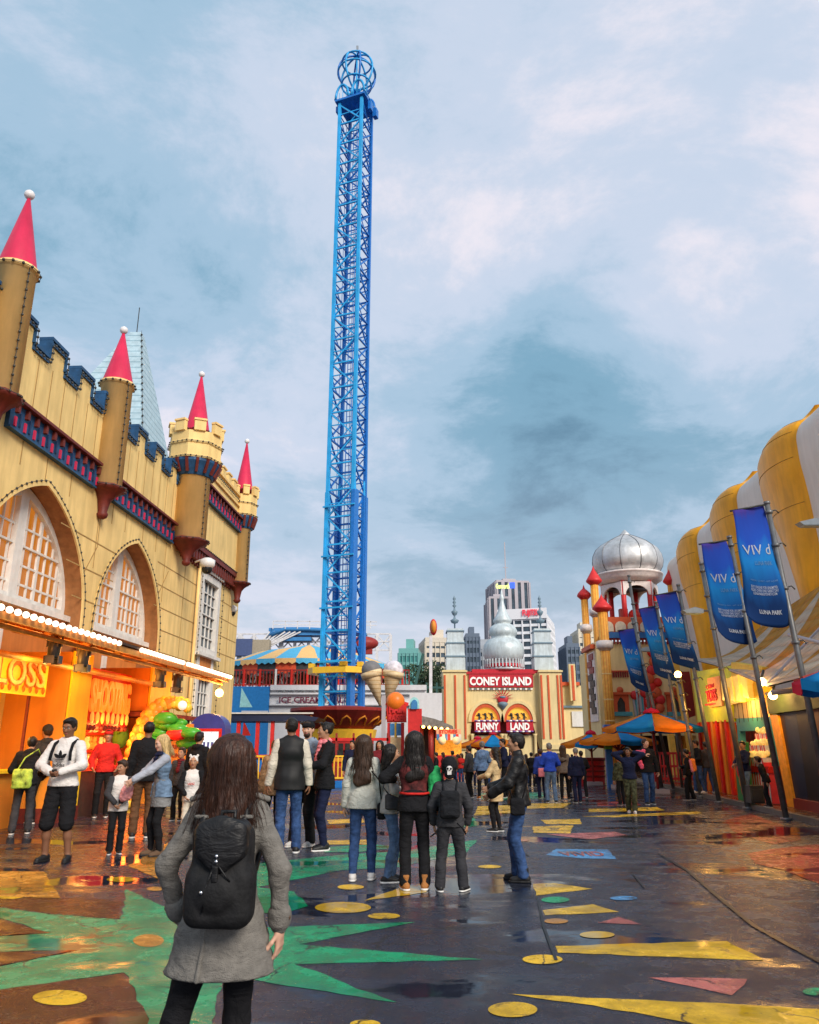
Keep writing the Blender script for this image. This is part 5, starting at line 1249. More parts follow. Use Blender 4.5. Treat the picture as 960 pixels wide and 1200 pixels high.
m = MB(); m.box((XG(526), YG+.6, ZG(870)/2), (XG(542)-XG(511), .2, ZG(860)), M('prize_glow', (.8,.30,.04), var=.8, scale=9, emit=(1,.36,.03), es=.5)); m.build('prize_wall', gs)
m = MB(); m.box((XG(526), YG, (ZG(855)+ZG(860))/2), (XG(541)-XG(512), .16, ZG(855)-ZG(861)), M('sign_salmon', (.75,.4,.25))); text(m, 'STORIES', (XG(515), YG-.1, ZG(859.5)), (1,0,0), (0,0,1), XG(536)-XG(515), .2, .03, RED); m.build('name_sign', gs)
m = MB()
for k in range(9): m.box((XG(513.5+k*3.2), YG-.1, (ZG(861)+ZG(867))/2), ((XG(3.2)-XG(0)), .1, ZG(861)-ZG(868)), (SBL, RED, WHITE)[k % 3])
for px in (518, 535): m.tube([(XG(px), YG-.18, ZG(868)), (XG(px), YG-.24, ZG(868))], .22, M('badge_cream', (.75,.7,.5)), n=14)
m.box((XG(526), YG, .5), (XG(542)-XG(510), .5, 1.0), RED); m.build('awning', gs)
lamp('stall_glow', (XG(526), YG-.8, 1.9), 22, (1,.45,.08), .3)
# tall thin pole with small red sign, dark hoist frame
tp_ = thing('sign_pole', (XI(504), 52, 0), 'tall thin white pole carrying a small red round sign', 'pole')
m = MB(); m.beam((xx(504,800,52),52,0),(xx(505,745,52),52,zz(745,52)),.2,.2,WS); m.build('pole', tp_)
m = MB(); m.ball((xx(508,735,52), 52, zz(735,52)), .5, RED, n=14, sc=(.5,.7,1.1)); m.ball((xx(508,735,52), 51.8, zz(735,52)), .38, ORW, n=12, sc=(.5,.7,1.1)); m.build('sign_face', tp_)
hf = MB(); a = at(483, 818, 60); b = at(496, 766, 60); hf.beam(a, b, .25, .2, M('hoist_green', (.03,.09,.08))); hf.beam(at(478,805,60), at(520,806,60), .16, .16, MATS['hoist_green'])
for px in (480, 488, 500, 512): hf.beam(at(px,825,60), at(px,800,60), .14, .14, MATS['hoist_green'])
tag(hf.build('hoist_frame'), 'dark green steel frame between the cones and the thin white pole', 'frame')
# ================================================================ PALACE on the right
YP = 46.0; XP = lambda px: xx(px, 780, YP); ZP = lambda py: zz(py, YP)
pa = thing('palace', (XP(745), YP, 0), 'cream and orange palace with a huge silver onion dome and red-capped minarets', 'building')
PC = M('palace_cream', (.86,.66,.32), rough=.6, var=.06, scale=.8, dirt=.08); PO = MP('fluted_orange', (.74,.24,.02), (.88,.42,.06), 'x', (7,7,7), thr=.3); PW = M('ring_white', (.78,.70,.66), rough=.5)
SIL = M('brushed_silver', (.62,.62,.62), rough=.45, metal=.55, var=.18, scale=2, dirt=.12); SIL2 = M('silver_seam', (.18,.18,.19), rough=.4, metal=.7)
f = lambda u, v, d: Vector((u, YP+d, v))
win = [[(XP(a), ZP(836)), (XP(b), ZP(836)), (XP(b), ZP(812)), (XP(a), ZP(812))] for a, b in ((716,732),(779,793))]
zwt = ZP(752)
m = MB(); m.box((XP(758), YP+5, zwt/2), (XP(806)-XP(714), 5, zwt-.05), PC); m.prism([(XP(700), -.1), (XP(812), -.1), (XP(812), zwt), (XP(700), zwt)], f, 0, 2.6, PC, holes=[[(XP(704), .1), (XP(808), .1), (XP(808), ZP(862)), (XP(704), ZP(862))]], side=PC); m.build('wall', pa)
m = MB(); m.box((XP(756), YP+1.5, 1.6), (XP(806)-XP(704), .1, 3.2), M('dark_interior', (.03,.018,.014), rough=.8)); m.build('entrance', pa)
for a, b in ((715,733),(777,795)):
    m = MB(); m.prism([(XP(a),ZP(837)),(XP(b),ZP(837)),(XP(b),ZP(813)),(XP(a),ZP(813))], f, -.16, 0.0, PO if 0 else FR, holes=[[(XP(a+4.5),ZP(836)),(XP(b-4.5),ZP(836)),(XP(b-4.5),ZP(824)),(XP((a+b)/2+2),ZP(819)),(XP((a+b)/2),ZP(817)),(XP((a+b)/2-2),ZP(819)),(XP(a+4.5),ZP(824))]])
    m.box((XP((a+b)/2), YP-.2, ZP(813)), (XP(b)-XP(a)+.2, .24, .14), FR); w_ = m.build('window', pa)
    m = MB(); m.box((XP((a+b)/2), YP-.06, ZP(827)), (.7, .04, 1.1), DARKB); m.build('pane', w_)
    m = MB(); m.box((XP((a+b)/2), YP-.3, ZP(837)), (XP(b)-XP(a)+.1, .5, .22), M('teal_sill', (.08,.30,.34))); m.build('sill', w_)
    m = MB(); m.ball((XP((a+b)/2), YP-.1, ZP(809)), .2, FR, n=10); m.build('boss', w_)
m = MB(); m.box((XP(725), YP-.06, ZP(787)), (XP(736)-XP(715), .14, .10), FR)
for k in range(8): m.box((XP(715.5+k*2.7), YP-.1, ZP(790.5)), (.07,.1,.34), MAR)
m.build('grille', pa)
# balustrade with arched orange panels and blue coping below
m = MB(); m.box((XP(755), YP+.6, ZP(731)), (XP(800)-XP(712), .3, ZP(722)-ZP(741)), PO if 0 else FR)
for k in range(6):
    c = XP(718+k*15); m.prism(aw1(c, .32, ZP(739), ZP(733), ZP(727)), f, .36, .44, M('plaster_arch', (.75,.62,.45)))
m.box((XP(755), YP-.1, ZP(745)), (XP(806)-XP(711), .4, .34), M('palace_blue', (.03,.14,.38), rough=.5))
for k in range(22): m.box((XP(713+k*4.2), YP-.14, ZP(751)), (.09,.16,.42), MAR)
m.box((XP(755), YP-.02, ZP(748)), (XP(804)-XP(712), .12, .2), RED); m.build('balustrade', pa)
# rotunda
cy_ = YP+3.2; cx_ = xx(735, 660, cy_); YD = cy_; ZD = lambda py: zz(py, YD); rd = (xx(775,660,YD)-xx(695,660,YD))/2
m = MB(); m.lathe((cx_, cy_, 0), [(rd*.78, ZD(686)), (rd*.84, ZD(684)), (rd*.95, ZD(681.5)), (rd*.95, ZD(677)), (rd*.98, ZD(676.5)), (rd*.98, ZD(674.5)), (rd*.7, ZD(673))], PW, n=40); rt = m.build('drum', pa)
m = MB()
for k in range(6):
    a = 2*math.pi*k/6+.02; m.tube([(cx_+rd*.74*math.cos(a), cy_+rd*.74*math.sin(a), ZD(745)), (cx_+rd*.74*math.cos(a), cy_+rd*.74*math.sin(a), ZD(686))], .16, RED, n=12)
m.build('red_column', rt)
m = MB()
for k in range(6):
    a = 2*math.pi*k/6+.02; b = a+2*math.pi/6; P0 = Vector((cx_+rd*.78*math.cos(a), cy_+rd*.78*math.sin(a), 0)); P1 = Vector((cx_+rd*.78*math.cos(b), cy_+rd*.78*math.sin(b), 0)); D_ = (P1-P0).normalized(); L_ = (P1-P0).length; Nn = Vector((D_.y, -D_.x, 0))
    za, zb3 = ZD(702), ZD(687); ar_ = [(L_, za), (L_, zb3), (0, zb3), (0, za)]+[(L_/2-L_*.42*math.cos(t), za+(zb3-za)*.72*math.sin(t)) for t in [math.pi*q/10 for q in range(0, 11)]]
    m.prism(ar_, lambda u, v, d: P0+D_*u+Nn*d+Vector((0,0,v)), 0, .12, PW)
m.build('arch_screen', rt)
m = MB(); m.lathe((cx_, cy_, 0), [(rd*.70, ZD(690)), (rd*.2, ZD(687.5))], DARKB, n=24); m.ball((cx_+.1, cy_-.3, ZD(722)), .38, REDP, n=12); m.box((cx_-.5, cy_, ZD(725)), (.5,.4,1.2), MAR); m.tube([(cx_+.6,cy_,ZD(735)),(cx_+.7,cy_,ZD(715))], .2, DARKB); m.build('figure_group', rt)
pr = [(rd*.80, ZD(674)), (rd*.90, ZD(671)), (rd*.97, ZD(666)), (rd*1.0, ZD(660)), (rd*.97, ZD(652)), (rd*.88, ZD(645)), (rd*.70, ZD(639)), (rd*.48, ZD(634)), (rd*.28, ZD(630)), (rd*.14, ZD(627.5))]
m = MB(); m.lathe((cx_, cy_, 0), pr, SIL, n=64, fn=lambda a, z: 1+.012*abs(math.cos(5.5*(a+.3))), cap=False); dm = m.build('onion_dome', pa)
m = MB()
for k in range(11):
    a = 2*math.pi*k/11+.27; m.tube([(cx_+r_*1.012*math.cos(a), cy_+r_*1.012*math.sin(a), z_) for r_, z_ in pr], .03, SIL2, n=5)
m.build('seams', dm)
m = MB(); m.lathe((cx_, cy_, 0), [(rd*.16, ZD(628)), (rd*.16, ZD(627)), (rd*.09, ZD(624)), (0, ZD(620.5))], SIL, n=20); m.build('finial', dm)
def minaret(px, Y, w_, pyc0, pyc1, rings, pyb, label=None):
    x = xx(px, pyc1, Y); Zq = lambda py: zz(py, Y); r = w_/2/915*Y
    m = MB(); m.lathe((x, Y, 0), [(r, 0), (r, Zq(pyc1))], PO, n=20, fn=lambda a, z: 1+.06*abs(math.cos(6*a))); mi = m.build('minaret', pa)
    m = MB(); m.lathe((x, Y, 0), [(r*1.0, Zq(pyc1)), (r*2.05, Zq(pyc1-4)), (r*2.1, Zq(pyc1-5.5)), (r*1.75, Zq(pyc1-8)), (r*1.0, Zq((pyc0+pyc1)/2-2)), (r*.4, Zq(pyc0+5)), (0, Zq(pyc0))], RED, n=20); m.build('onion_cap', mi)
    for a, b in rings:
        m = MB(); m.lathe((x, Y, 0), [(r*1.05, Zq(b+3)), (r*1.5, Zq(b)), (r*1.75, Zq(b)), (r*1.75, Zq(a)), (r*1.4, Zq(a)), (r*1.4, Zq(a-1))], PW, n=20); m.build('ring', mi)
    m = MB()
    for py in (790, 820, 845):
        m.lathe((x, Y, 0), [(r*1.02, Zq(py+1)), (r*1.12, Zq(py)), (r*1.02, Zq(py-1))], CREAM2, n=16)
    m.build('binding', mi)
minaret(685, 50, 8, 685, 703, [(733,740)], 860); minaret(696.5, 46.5, 9, 663, 686, [(714,721)], 860); minaret(706, 44.5, 11, 696, 718, [(752,760)], 870); minaret(787, 47, 9, 663, 686, [(714,721)], 860)
# vertical name board on the shaded side, coping
m = MB(); m.box((XP(700)-.03, YP+1.3, (ZP(762)+ZP(845))/2), (.08, 1.9, ZP(762)-ZP(845)), PW)
BLK = M('ink_black', (.02,.015,.02), rough=.5)
for k in range(9): m.box((XP(700)-.10, YP+1.3+(.2 if k % 2 else -.2), ZP(768+k*8)), (.05, 1.1, .36), MAR if k < 3 else BLK)
m.beam((XP(700)-.1, YP+.2, ZP(757)), (XP(700)-.1, YP+2.6, ZP(757)), .4, .25, FR); m.build('side_sign', pa)
# coloured circus ornament between the windows
m = MB()
for i, (px, py, r_) in enumerate(((764,765,.28),(766,776,.32),(762,786,.3),(768,800,.26),(765,812,.34),(769,820,.3),(760,806,.3),(758,796,.34),(752,812,.3),(757,824,.34),(768,830,.28),(740,815,.26))):
    m.ball((XP(px), YP-.2, ZP(py)), r_, (REDP, FR, RED)[i % 3], n=10, sc=(1,.5,1))
for k in range(6): m.beam((XP(740+k*2.2), YP-.15, ZP(840)), (XP(738+k*2.6), YP-.15, ZP(815)), .1, .08, (GRT, MATS['teal_sill'], RED)[k % 3])
m.box((XP(750), YP-.1, ZP(828)), (.8,.1,1.1), PW); m.build('ornament', pa)
# leaning gilded masts and red panel at the right end
gm = thing('gilded_gate', (XP(803), 41, 0), 'tall red panel framed by leaning gilded masts at the right end of the palace', 'gate')
m = MB(); q = [at(797,787,41), at(808,787,41), at(817,838,41), at(806,842,41)]
m.add([p for p in q]+[p+Vector((0,.3,0)) for p in q], [(0,1,2,3),(7,6,5,4),(0,4,5,1),(1,5,6,2),(2,6,7,3),(3,7,4,0)], MAR); m.build('red_panel', gm)
for a, b in (((790,768),(810,880)), ((783,840),(795,925)), ((812,778),(830,920))):
    m = MB(); A, B_ = at(*a, 40.6), at(*b, 40.6); B_ = A+(B_-A)*(A.z/max(.1, (A.z-B_.z))); m.beam(A, B_, .28, .25, M('gilded', (.75,.42,.07), rough=.35)); m.build('mast', gm)
# red fences in front of the palace
def rfence(px0, px1, Y, h, label, bow=0):
    xa, xb = xx(px0, 900, Y), xx(px1, 900, Y); t = thing('red_fence', ((xa+xb)/2, Y, 0), label, 'fence', 'red fences in front of the palace')
    n = int((xb-xa)/.13); m = MB()
    for k in range(n+1):
        u = k/n; y = Y-bow*math.sin(math.pi*u); m.box((xa+(xb-xa)*u, y, h/2), (.055, .05, h), RED)
    m.build('pickets', t)
    for z in (.2, h*.55, h-.05):
        m = MB()
        for k in range(10):
            u0, u1 = k/10, (k+1)/10; m.beam((xa+(xb-xa)*u0, Y-bow*math.sin(math.pi*u0), z), (xa+(xb-xa)*u1, Y-bow*math.sin(math.pi*u1), z), .07, .09, RED)
        m.build('rail', t)
    return t
rfence(763, 806, 34, 1.25, 'red picket fence between the palace entrance and the booths'); rfence(806, 822, 36, 1.25, 'short red picket fence behind the leaning poles')
rc_ = thing('red_counter', (xx(694, 900, 34), 34, 0), 'curved red slatted counter beside the blue and green post', 'counter')
xa, xb = xx(676, 900, 34), xx(712, 900, 34); cxr_ = (xa+xb)/2
m = MB(); m.lathe((cxr_, 34.5, 0), [((xb-xa)/2*.94, .0), ((xb-xa)/2, .9)], RED, n=28, smooth=False); m.lathe((cxr_, 34.5, 0), [((xb-xa)/2*1.06, .9), ((xb-xa)/2*1.06, 1.02), (.1, 1.02)], MAR, n=28); m.build('body', rc_)
m = MB()
for z in (.25, .45, .65): m.lathe((cxr_, 34.5, 0), [((xb-xa)/2*(.96+z*.07), z), ((xb-xa)/2*(1.0+z*.07), z+.04), ((xb-xa)/2*(.96+z*.07), z+.08)], MAR, n=28)
m.build('slats', rc_)
to = thing('totem_post', (xx(715, 900, 31), 31, 0), 'slim blue post with a yellow and green panel under the umbrellas', 'post')
x = xx(714.5, 900, 31); m = MB(); m.box((x, 31, .8), (.24, .2, 1.6), RB_); m.box((x, 31, 2.1), (.26, .22, .35), RB_); m.build('column', to)
m = MB(); m.box((x, 30.98, 1.80), (.27, .24, .30), M('lime', (.35,.6,.05))); m.box((x, 30.98, 1.50), (.27, .24, .26), GREENP); m.ball((x, 30.86, 1.84), .08, TY, n=10); m.build('panel', to)
# umbrellas
UO, UB_, UR = fabric('umbrella_orange', (.90,.27,.015), .35), fabric('umbrella_blue', (.015,.32,.72), .35), fabric('umbrella_pink_red', (.80,.03,.08), .35)
def umbrella(px, Y, pyt, pye, r, label, cols, ph=.3, n=8, cy=.0):
    x = xx(px, pye, Y); zt_, ze = zz(pyt, Y), zz(pye, Y-r*.8); t = thing('umbrella', (x, Y, 0), label, 'umbrella', 'market umbrellas over the plaza')
    m = MB()
    for k in range(n):
        a0, a1 = 2*math.pi*k/n+ph, 2*math.pi*(k+1)/n+ph; rows = []
        for j in range(6):
            u = j/5; rr_ = r*(.04+.96*u); z = zt_+(ze-zt_)*(u**.92); row = []
            for q in range(5):
                a = a0+(a1-a0)*q/4; sag = 1-(.045*u)*math.sin(math.pi*q/4)
                ch = math.cos((a1-a0)/2)/math.cos(a-(a0+a1)/2); row.append((x+rr_*sag*ch*math.cos(a), Y+rr_*sag*ch*math.sin(a), z-.06*u*math.sin(math.pi*q/4)))
            rows.append(row)
        vs = [p for r_ in rows for p in r_]; m.add(vs, [(j*5+q, j*5+q+1, (j+1)*5+q+1, (j+1)*5+q) for j in range(5) for q in range(4)], cols[k % len(cols)], True)
        e = rows[-1]; m.add(list(e)+[(p[0], p[1], p[2]-.12) for p in e], [(q, q+1, q+6, q+5) for q in range(4)], cols[k % len(cols)])
    m.build('canopy', t, solid=.012)
    m = MB(); m.tube([(x,Y,0),(x,Y,zt_)], .04, MAR, n=8); m.box((x,Y,.06), (.6,.6,.12), GRT); m.build('pole', t)
    m = MB()
    for k in range(n): a = 2*math.pi*k/n+ph; m.beam((x,Y,zt_-.08), (x+r*.97*math.cos(a), Y+r*.97*math.sin(a), ze+.02), .03,.03, MAR); m.beam((x,Y,zt_-.75), (x+r*.5*math.cos(a), Y+r*.5*math.sin(a), (zt_+ze)/2-.02), .025,.025, MAR)
    m.build('ribs', t)
    m = MB(); m.lathe((x,Y,0), [(r*.18, zt_-.05), (r*.14, zt_+.05), (.03, zt_+.12), (0, zt_+.15)], UR, n=16); m.build('cap', t)
umbrella(765, 27.5, 834, 852, 1.68, 'largest orange and blue umbrella, right of the palace minarets', [UO, UB_], ph=1.25-math.pi+.06)
umbrella(724, 30.5, 855, 868, 1.45, 'orange and blue umbrella just above the totem post', [UO, UB_, UO], ph=-2.45, n=9)
umbrella(693, 33, 859, 872, 1.3, 'mostly orange umbrella at the left of the palace group', [UO, UO, UB_], ph=.5, n=9)
umbrella(578, 48, 860, 872, 1.45, 'orange and blue umbrella below the funhouse word boards', [UO, UB_], ph=.35)
umbrella(560, 50, 865, 874, 1.5, 'pink red umbrella left of the one under the funhouse boards', [UR, UR, UO], ph=.1, n=9)
umbrella(1014, 9.8, 766, 791, .85, 'blue and red umbrella cut off by the right edge', [UB_, UR], ph=.1)

# ================================================================ RIGHT SIDE: pavement, booths, big tent front
def rw(off, s, z): return Vector((8.0+off+.104*(s-18), s, z))
def rp(px, py, off):
    r = ray(px, py); k = (8.0+off-.104*18)/(r[0]-.104*r[1]); return (r[1]*k, CH+r[2]*k)
def rpoly(mb, pts, off0, off1, mat, holes=()):
    mb.prism([rp(px, py, off0) for px, py in pts], lambda u, v, d: rw(d, u, v), off0, off1, mat, holes=holes)
PAVE = wet('booth_pavement', (.13,.062,.035))
m = MB(); m.prism([(8,-.0),(60,-.0),(60,.11),(8,.11)], lambda u, v, d: rw(d, u, v), .30, 12, PAVE); m.build('pavement', kind='structure')
m = MB(); m.prism([(8,0),(60,0),(60,.114),(8,.114)], lambda u, v, d: rw(d, u, v), .17, .298, M('kerb_stone', (.12,.11,.10), rough=.4, var=.2)); m.build('kerb', kind='structure')
# big tent front with bulging gold ribs
GO = M('tent_gold', (.90,.40,.008), rough=.38, var=.10, scale=.6, dirt=.16); TW = M('tent_cream', (.74,.68,.62), rough=.6, var=.04, scale=.5, dirt=.05)
bt = thing('big_tent', rw(4, 30, 0), 'huge carnival tent front with bulging gold ribs between cream panels', 'building')
prof = [(0,5.3),(2,5.1),(4,4.85),(5.7,4.67),(7.5,4.56),(9.5,4.47),(10.4,4.40),(11.0,4.33),(11.6,4.31),(12.07,4.33),(12.46,4.5),(12.68,4.78),(12.8,5.15),(12.92,5.45),(13.1,5.66),(13.26,5.78)]
def poff(z):
    for (z0, o0), (z1, o1) in zip(prof, prof[1:]):
        if z0 <= z <= z1: return o0+(o1-o0)*(z-z0)/(z1-z0)
    return prof[-1][1]
def smooth_prof(v):
    x = v*(len(prof)-1); i = min(int(x), len(prof)-2); t = x-i
    g = lambda k: prof[max(0, min(len(prof)-1, k))]
    p0, p1, p2, p3 = g(i-1), g(i), g(i+1), g(i+2)
    cr_ = lambda a, b, c, d: .5*((2*b)+(-a+c)*t+(2*a-5*b+4*c-d)*t*t+(-a+3*b-3*c+d)*t**3)
    return cr_(p0[0],p1[0],p2[0],p3[0]), cr_(p0[1],p1[1],p2[1],p3[1])
per = 7.1; sn0 = 25.7-per
def gwid(z):   # width of a gold rib at height z: narrow foot, full belly, pointed tip
    pts = [(0,1.3),(4,1.5),(6.5,1.8),(8.5,2.6),(10.3,3.9),(11.9,3.9),(12.5,2.9),(12.9,1.5),(13.3,.15)]
    for (a, b), (c, d) in zip(pts, pts[1:]):
        if z <= c: return b+(d-b)*(z-a)/(c-a)
    return .12
for k in range(5):
    s0 = sn0+k*per
    def fw(u, v, s0=s0):
        z, o = smooth_prof(v); s_ = s0-per+.3+u*(per+.1); sag = math.sin(math.pi*u)
        return rw(o+.60+.08*sag, s_, z-.05*sag*(z/13))
    m = MB(); m.grid(fw, 8, 60, TW); m.build('cream_panel', bt)
    if k == 4: break
    m = MB()
    def fg(u, v, s0=s0):
        z, o = smooth_prof(v); w_ = gwid(z); b = math.sin(math.pi*min(1, max(0, u)))**.55
        return rw(o+.76-.76*b, s0+u*w_, z)
    m.grid(fg, 18, 72, GO); rib = m.build('gold_rib', bt)
    for vv in (.34, .50, .63, .74):
        m = MB(); m.tube([fg(.06+.88*q/12, vv)-Vector((.004,0,0)) for q in range(13)], .012, M('tent_seam', (.34,.17,.02), rough=.8), n=5); m.build('seam', rib)
m = MB(); m.box(rw(12.5, 24, 6.2), (8, 42, 12.4), TW, rz=-.104); m.build('hall', bt)
# zigzag canopy in front of it
CT, CCm = fabric('canopy_tan', (.78,.44,.10), .5), fabric('canopy_cream', (.86,.76,.62), .5)
cz = thing('zigzag_canopy', rw(2, 20, 4), 'wide fabric canopy with tan and cream zigzags over the right booths', 'canopy')
outer = [at(811,771,30.5), at(838,777,26), at(868,788,22), at(900,801,19), at(930,793,16.3), at(962,784,14), at(1050,760,10.5)]
inner = [rw(4.2,31.5,5.4)+Vector((0,0,.3)), rw(4.4,27.5,6.2), rw(4.4,24,6.4), rw(4.4,20,6.4), rw(4.4,17,6.4), rw(4.4,14,6.4), rw(4.4,10,6.4)]
m = MB()
for i in range(6):
    a, b, c, d_ = outer[i], outer[i+1], inner[i+1], inner[i]; mid_ = (a+b)/2
    N_ = 6
    def pt(u, v, a=a, b=b, c=c, d_=d_): p = a.lerp(b, u).lerp(d_.lerp(c, u), v); return p-Vector((0,0,.35*math.sin(math.pi*v)))
    for q in range(8):
        v0, v1 = q/8, (q+1)/8
        for (lo_, hi_, mt) in ((lambda v: 0, lambda v: .5-.5*v, CCm), (lambda v: .5-.5*v, lambda v: .5+.5*v, CT), (lambda v: .5+.5*v, lambda v: 1, CCm)):
            for j in range(3):
                U_ = lambda v, k, lo_=lo_, hi_=hi_: lo_(v)+(hi_(v)-lo_(v))*k/3
                m.add([pt(U_(v0,j),v0), pt(U_(v0,j+1),v0), pt(U_(v1,j+1),v1), pt(U_(v1,j),v1)], [(0,1,2,3)], mt, True)
m.build('fabric', cz, solid=.02)
m = MB()
for i in range(6): m.beam(outer[i]-Vector((0,0,.03)), outer[i+1]-Vector((0,0,.03)), .06, .06, GRT)
for i in (3,): m.beam(outer[i], inner[i]-Vector((0,0,.1)), .05, .05, GRT)
m.build('frame', cz)
m = MB()
for i, (a, b) in enumerate(zip(outer, outer[1:])):
    n = int((b-a).length/.13)
    for k in range(n): m.ball(a.lerp(b, k/n)-Vector((0,0,.06)), .03, DARKB, n=6)
m.build('bulb_string', cz)
# toss booth
OFF = .9
LIM = M('booth_lime', (.62,.70,.03), rough=.45, var=.08, dirt=.08); YB2 = M('booth_yellow', (.88,.58,.04), rough=.45, var=.06)
bo = thing('toss_booth', rw(OFF, 24, 0), 'lime and orange ball toss booth with yellow hanging letters and a teal doorway', 'booth')
m = MB(); rpoly(m, [(811,788),(857,780),(857,846),(818,846)], OFF, OFF+.2, LIM); m.build('lime_board', bo)
m = MB(); rpoly(m, [(819,846.5),(857,846.5),(862,905),(862,934),(828,928)], OFF+.05, OFF+.2, M('booth_orange_red', (.80,.13,.02), rough=.5, var=.15, scale=1.5)); 
for k in range(7): s_ = rp(822+k*5.4, 880, OFF)[0]; m.box(rw(OFF+.02, s_, 1.15), (.1, .12, 2.2), ORW if k % 2 else REDP)
m.build('curtain_wall', bo)
m = MB(); rpoly(m, [(857.2,776),(893,782),(893,817),(857.2,826)], OFF, OFF+.25, YB2); m.build('yellow_header', bo)
m = MB()
zt3, zb3 = rp(870, 797, OFF)[1], rp(870, 822, OFF)[1]
for (a, b, dz) in ((852,858,.05),(862,866,0),(868,874,-.04),(877,884,.02)):
    s0, s1 = rp(b, 810, OFF)[0], rp(a, 810, OFF)[0]; m.prism([(s0, zb3+dz),(s1, zb3+dz+.06),(s1-.04, zt3+.1),(s0+.03, zt3+.14)], lambda u, v, d: rw(d, u, v), OFF-.16, OFF-.02, LETY)
s0, s1 = rp(884, 805, OFF)[0], rp(858, 805, OFF)[0]; m.prism([(s0, zt3-.16),(s1, zt3-.14),(s1, zt3+.12),(s0, zt3+.12)], lambda u, v, d: rw(d, u, v), OFF-.14, OFF-.01, LETY); m.build('hanging_letters', bo)
m = MB(); rpoly(m, [(857.2,826.5),(893,817.5),(897,840),(860,842)], OFF+.08, OFF+.2, M('plank_tan', (.60,.45,.20), rough=.7, var=.12))
for k in range(7): s_ = rp(862+k*5.2, 830, OFF)[0]; m.box(rw(OFF+.075, s_, rp(875,832,OFF)[1]), (.01, .02, .62), DARKW)
m.build('planks', bo)
TEAL = M('booth_teal', (.05,.28,.27), rough=.5, var=.12)
m = MB(); m.prism([rp(px, py, OFF) for px, py in ((860,842.2),(899,840.2),(908,910),(902,948),(866,935))], lambda u, v, d: rw(d, u, v), OFF+.08, OFF+.24, TEAL, holes=[[rp(864,857,OFF), rp(888,856,OFF), rp(892,900,OFF), rp(892,930,OFF), rp(869,927,OFF)]]); m.build('teal_doorway', bo)
m = MB(); rpoly(m, [(860,850),(900,848),(905,948),(866,938)], OFF+.9, OFF+1.0, M('booth_inside_red', (.55,.06,.03), rough=.6, var=.4, scale=3)); m.build('inner_wall', bo)
m = MB(); 
A, B_ = rp(903,838,OFF-.05), rp(924,945,OFF-.05); m.prism([rp(900,838,OFF-.1), rp(909,838,OFF-.1), rp(929,946,OFF-.1), rp(921,946,OFF-.1)], lambda u, v, d: rw(d, u, v), OFF-.05, OFF+.02, M('booth_orange', (.85,.33,.03), rough=.45, var=.2)); m.prism([rp(897,812,OFF-.1), rp(904,812,OFF-.1), rp(909,837,OFF-.1), rp(902,837,OFF-.1)], lambda u, v, d: rw(d, u, v), OFF-.05, OFF+.02, LIM); m.build('corner_board', bo)
m = MB(); rpoly(m, [(859,868),(874,870),(880,947),(866,944)], OFF-.5, OFF-.42, M('door_green', (.03,.20,.05), rough=.5)); 
for i, (px, py, r_) in enumerate(((865,890,.12),(867,903,.16),(870,915,.15),(872,926,.12),(869,880,.1))): c = rw(OFF-.52, *rp(px, py, OFF-.5)); m.ball(c, r_, (ORW, REDP)[i % 2], n=10, sc=(.2,1,1.3))
m.build('painted_door', bo)
# toss sign
ts = thing('toss_sign', rw(OFF-.1, 25, 2.6), 'peach and red TOSS sign on the lime booth board', 'sign')
m = MB(); rpoly(m, [(829,795),(843,792),(846,827),(832,829)], OFF-.08, OFF-.01, M('sign_peach', (.82,.36,.14), rough=.5)); m.build('board', ts)
m = MB(); s0 = rp(844.5, 815, OFF)[0]; s1 = rp(831, 815, OFF)[0]; z0 = rp(838,822,OFF)[1]; z1 = rp(838,808,OFF)[1]
text(m, 'TOSS', rw(OFF-.085, s1-.04, z0), (-.104,-1,0), (0,0,1), s1-s0-.1, z1-z0, .03, RED, bold=.03); text(m, 'COIN', rw(OFF-.085, s1-.1, z1+.05), (-.104,-1,0), (0,0,1), (s1-s0)*.7, .12, .02, RED)
m.box(rw(OFF-.1, (s0+s1)/2, z0-.08), (.03, s1-s0-.1, .05), RED); m.build('lettering', ts)
# black loudspeaker-shaped crates, popcorn cart
CL_DK = M('speaker_mesh', (.03,.03,.032), rough=.8, bump=.5, bscale=90); sb = MB(); c = rw(.25, *rp(885, 940, .25)); sb.box((c.x, c.y, .36), (.34,.4,.42), DARKB); sb.box((c.x, c.y-.205, .33), (.26,.02,.3), CL_DK); tag(sb.build('speaker_box', bevel=.01), 'low black speaker box at the foot of the painted green door', 'speaker')
pc = thing('popcorn_cart', rw(.9, 19.6, .11), 'red and white striped cart heaped with glowing bags of popcorn', 'cart')
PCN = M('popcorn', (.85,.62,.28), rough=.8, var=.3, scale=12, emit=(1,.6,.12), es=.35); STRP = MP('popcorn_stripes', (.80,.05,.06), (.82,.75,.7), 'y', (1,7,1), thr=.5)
s0, s1 = rp(912,930,OFF)[0], rp(886,930,OFF)[0]
m = MB(); m.box(rw(.9, (s0+s1)/2, .48), (.5, s1-s0, .72), STRP); m.box(rw(.9, (s0+s1)/2, .92), (.54, s1-s0+.05, .16), REDP); m.build('base', pc)
for j in range(3):
    for i in range(6-j):
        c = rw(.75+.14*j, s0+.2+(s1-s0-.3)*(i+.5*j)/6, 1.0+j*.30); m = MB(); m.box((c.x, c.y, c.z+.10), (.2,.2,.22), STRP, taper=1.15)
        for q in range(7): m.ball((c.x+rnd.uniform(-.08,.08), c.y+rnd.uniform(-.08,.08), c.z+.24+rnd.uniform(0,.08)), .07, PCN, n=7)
        tag(m.build('popcorn_bag'), 'striped bag of popcorn in the glowing heap on the striped cart', 'popcorn', 'popcorn bags on the striped cart')
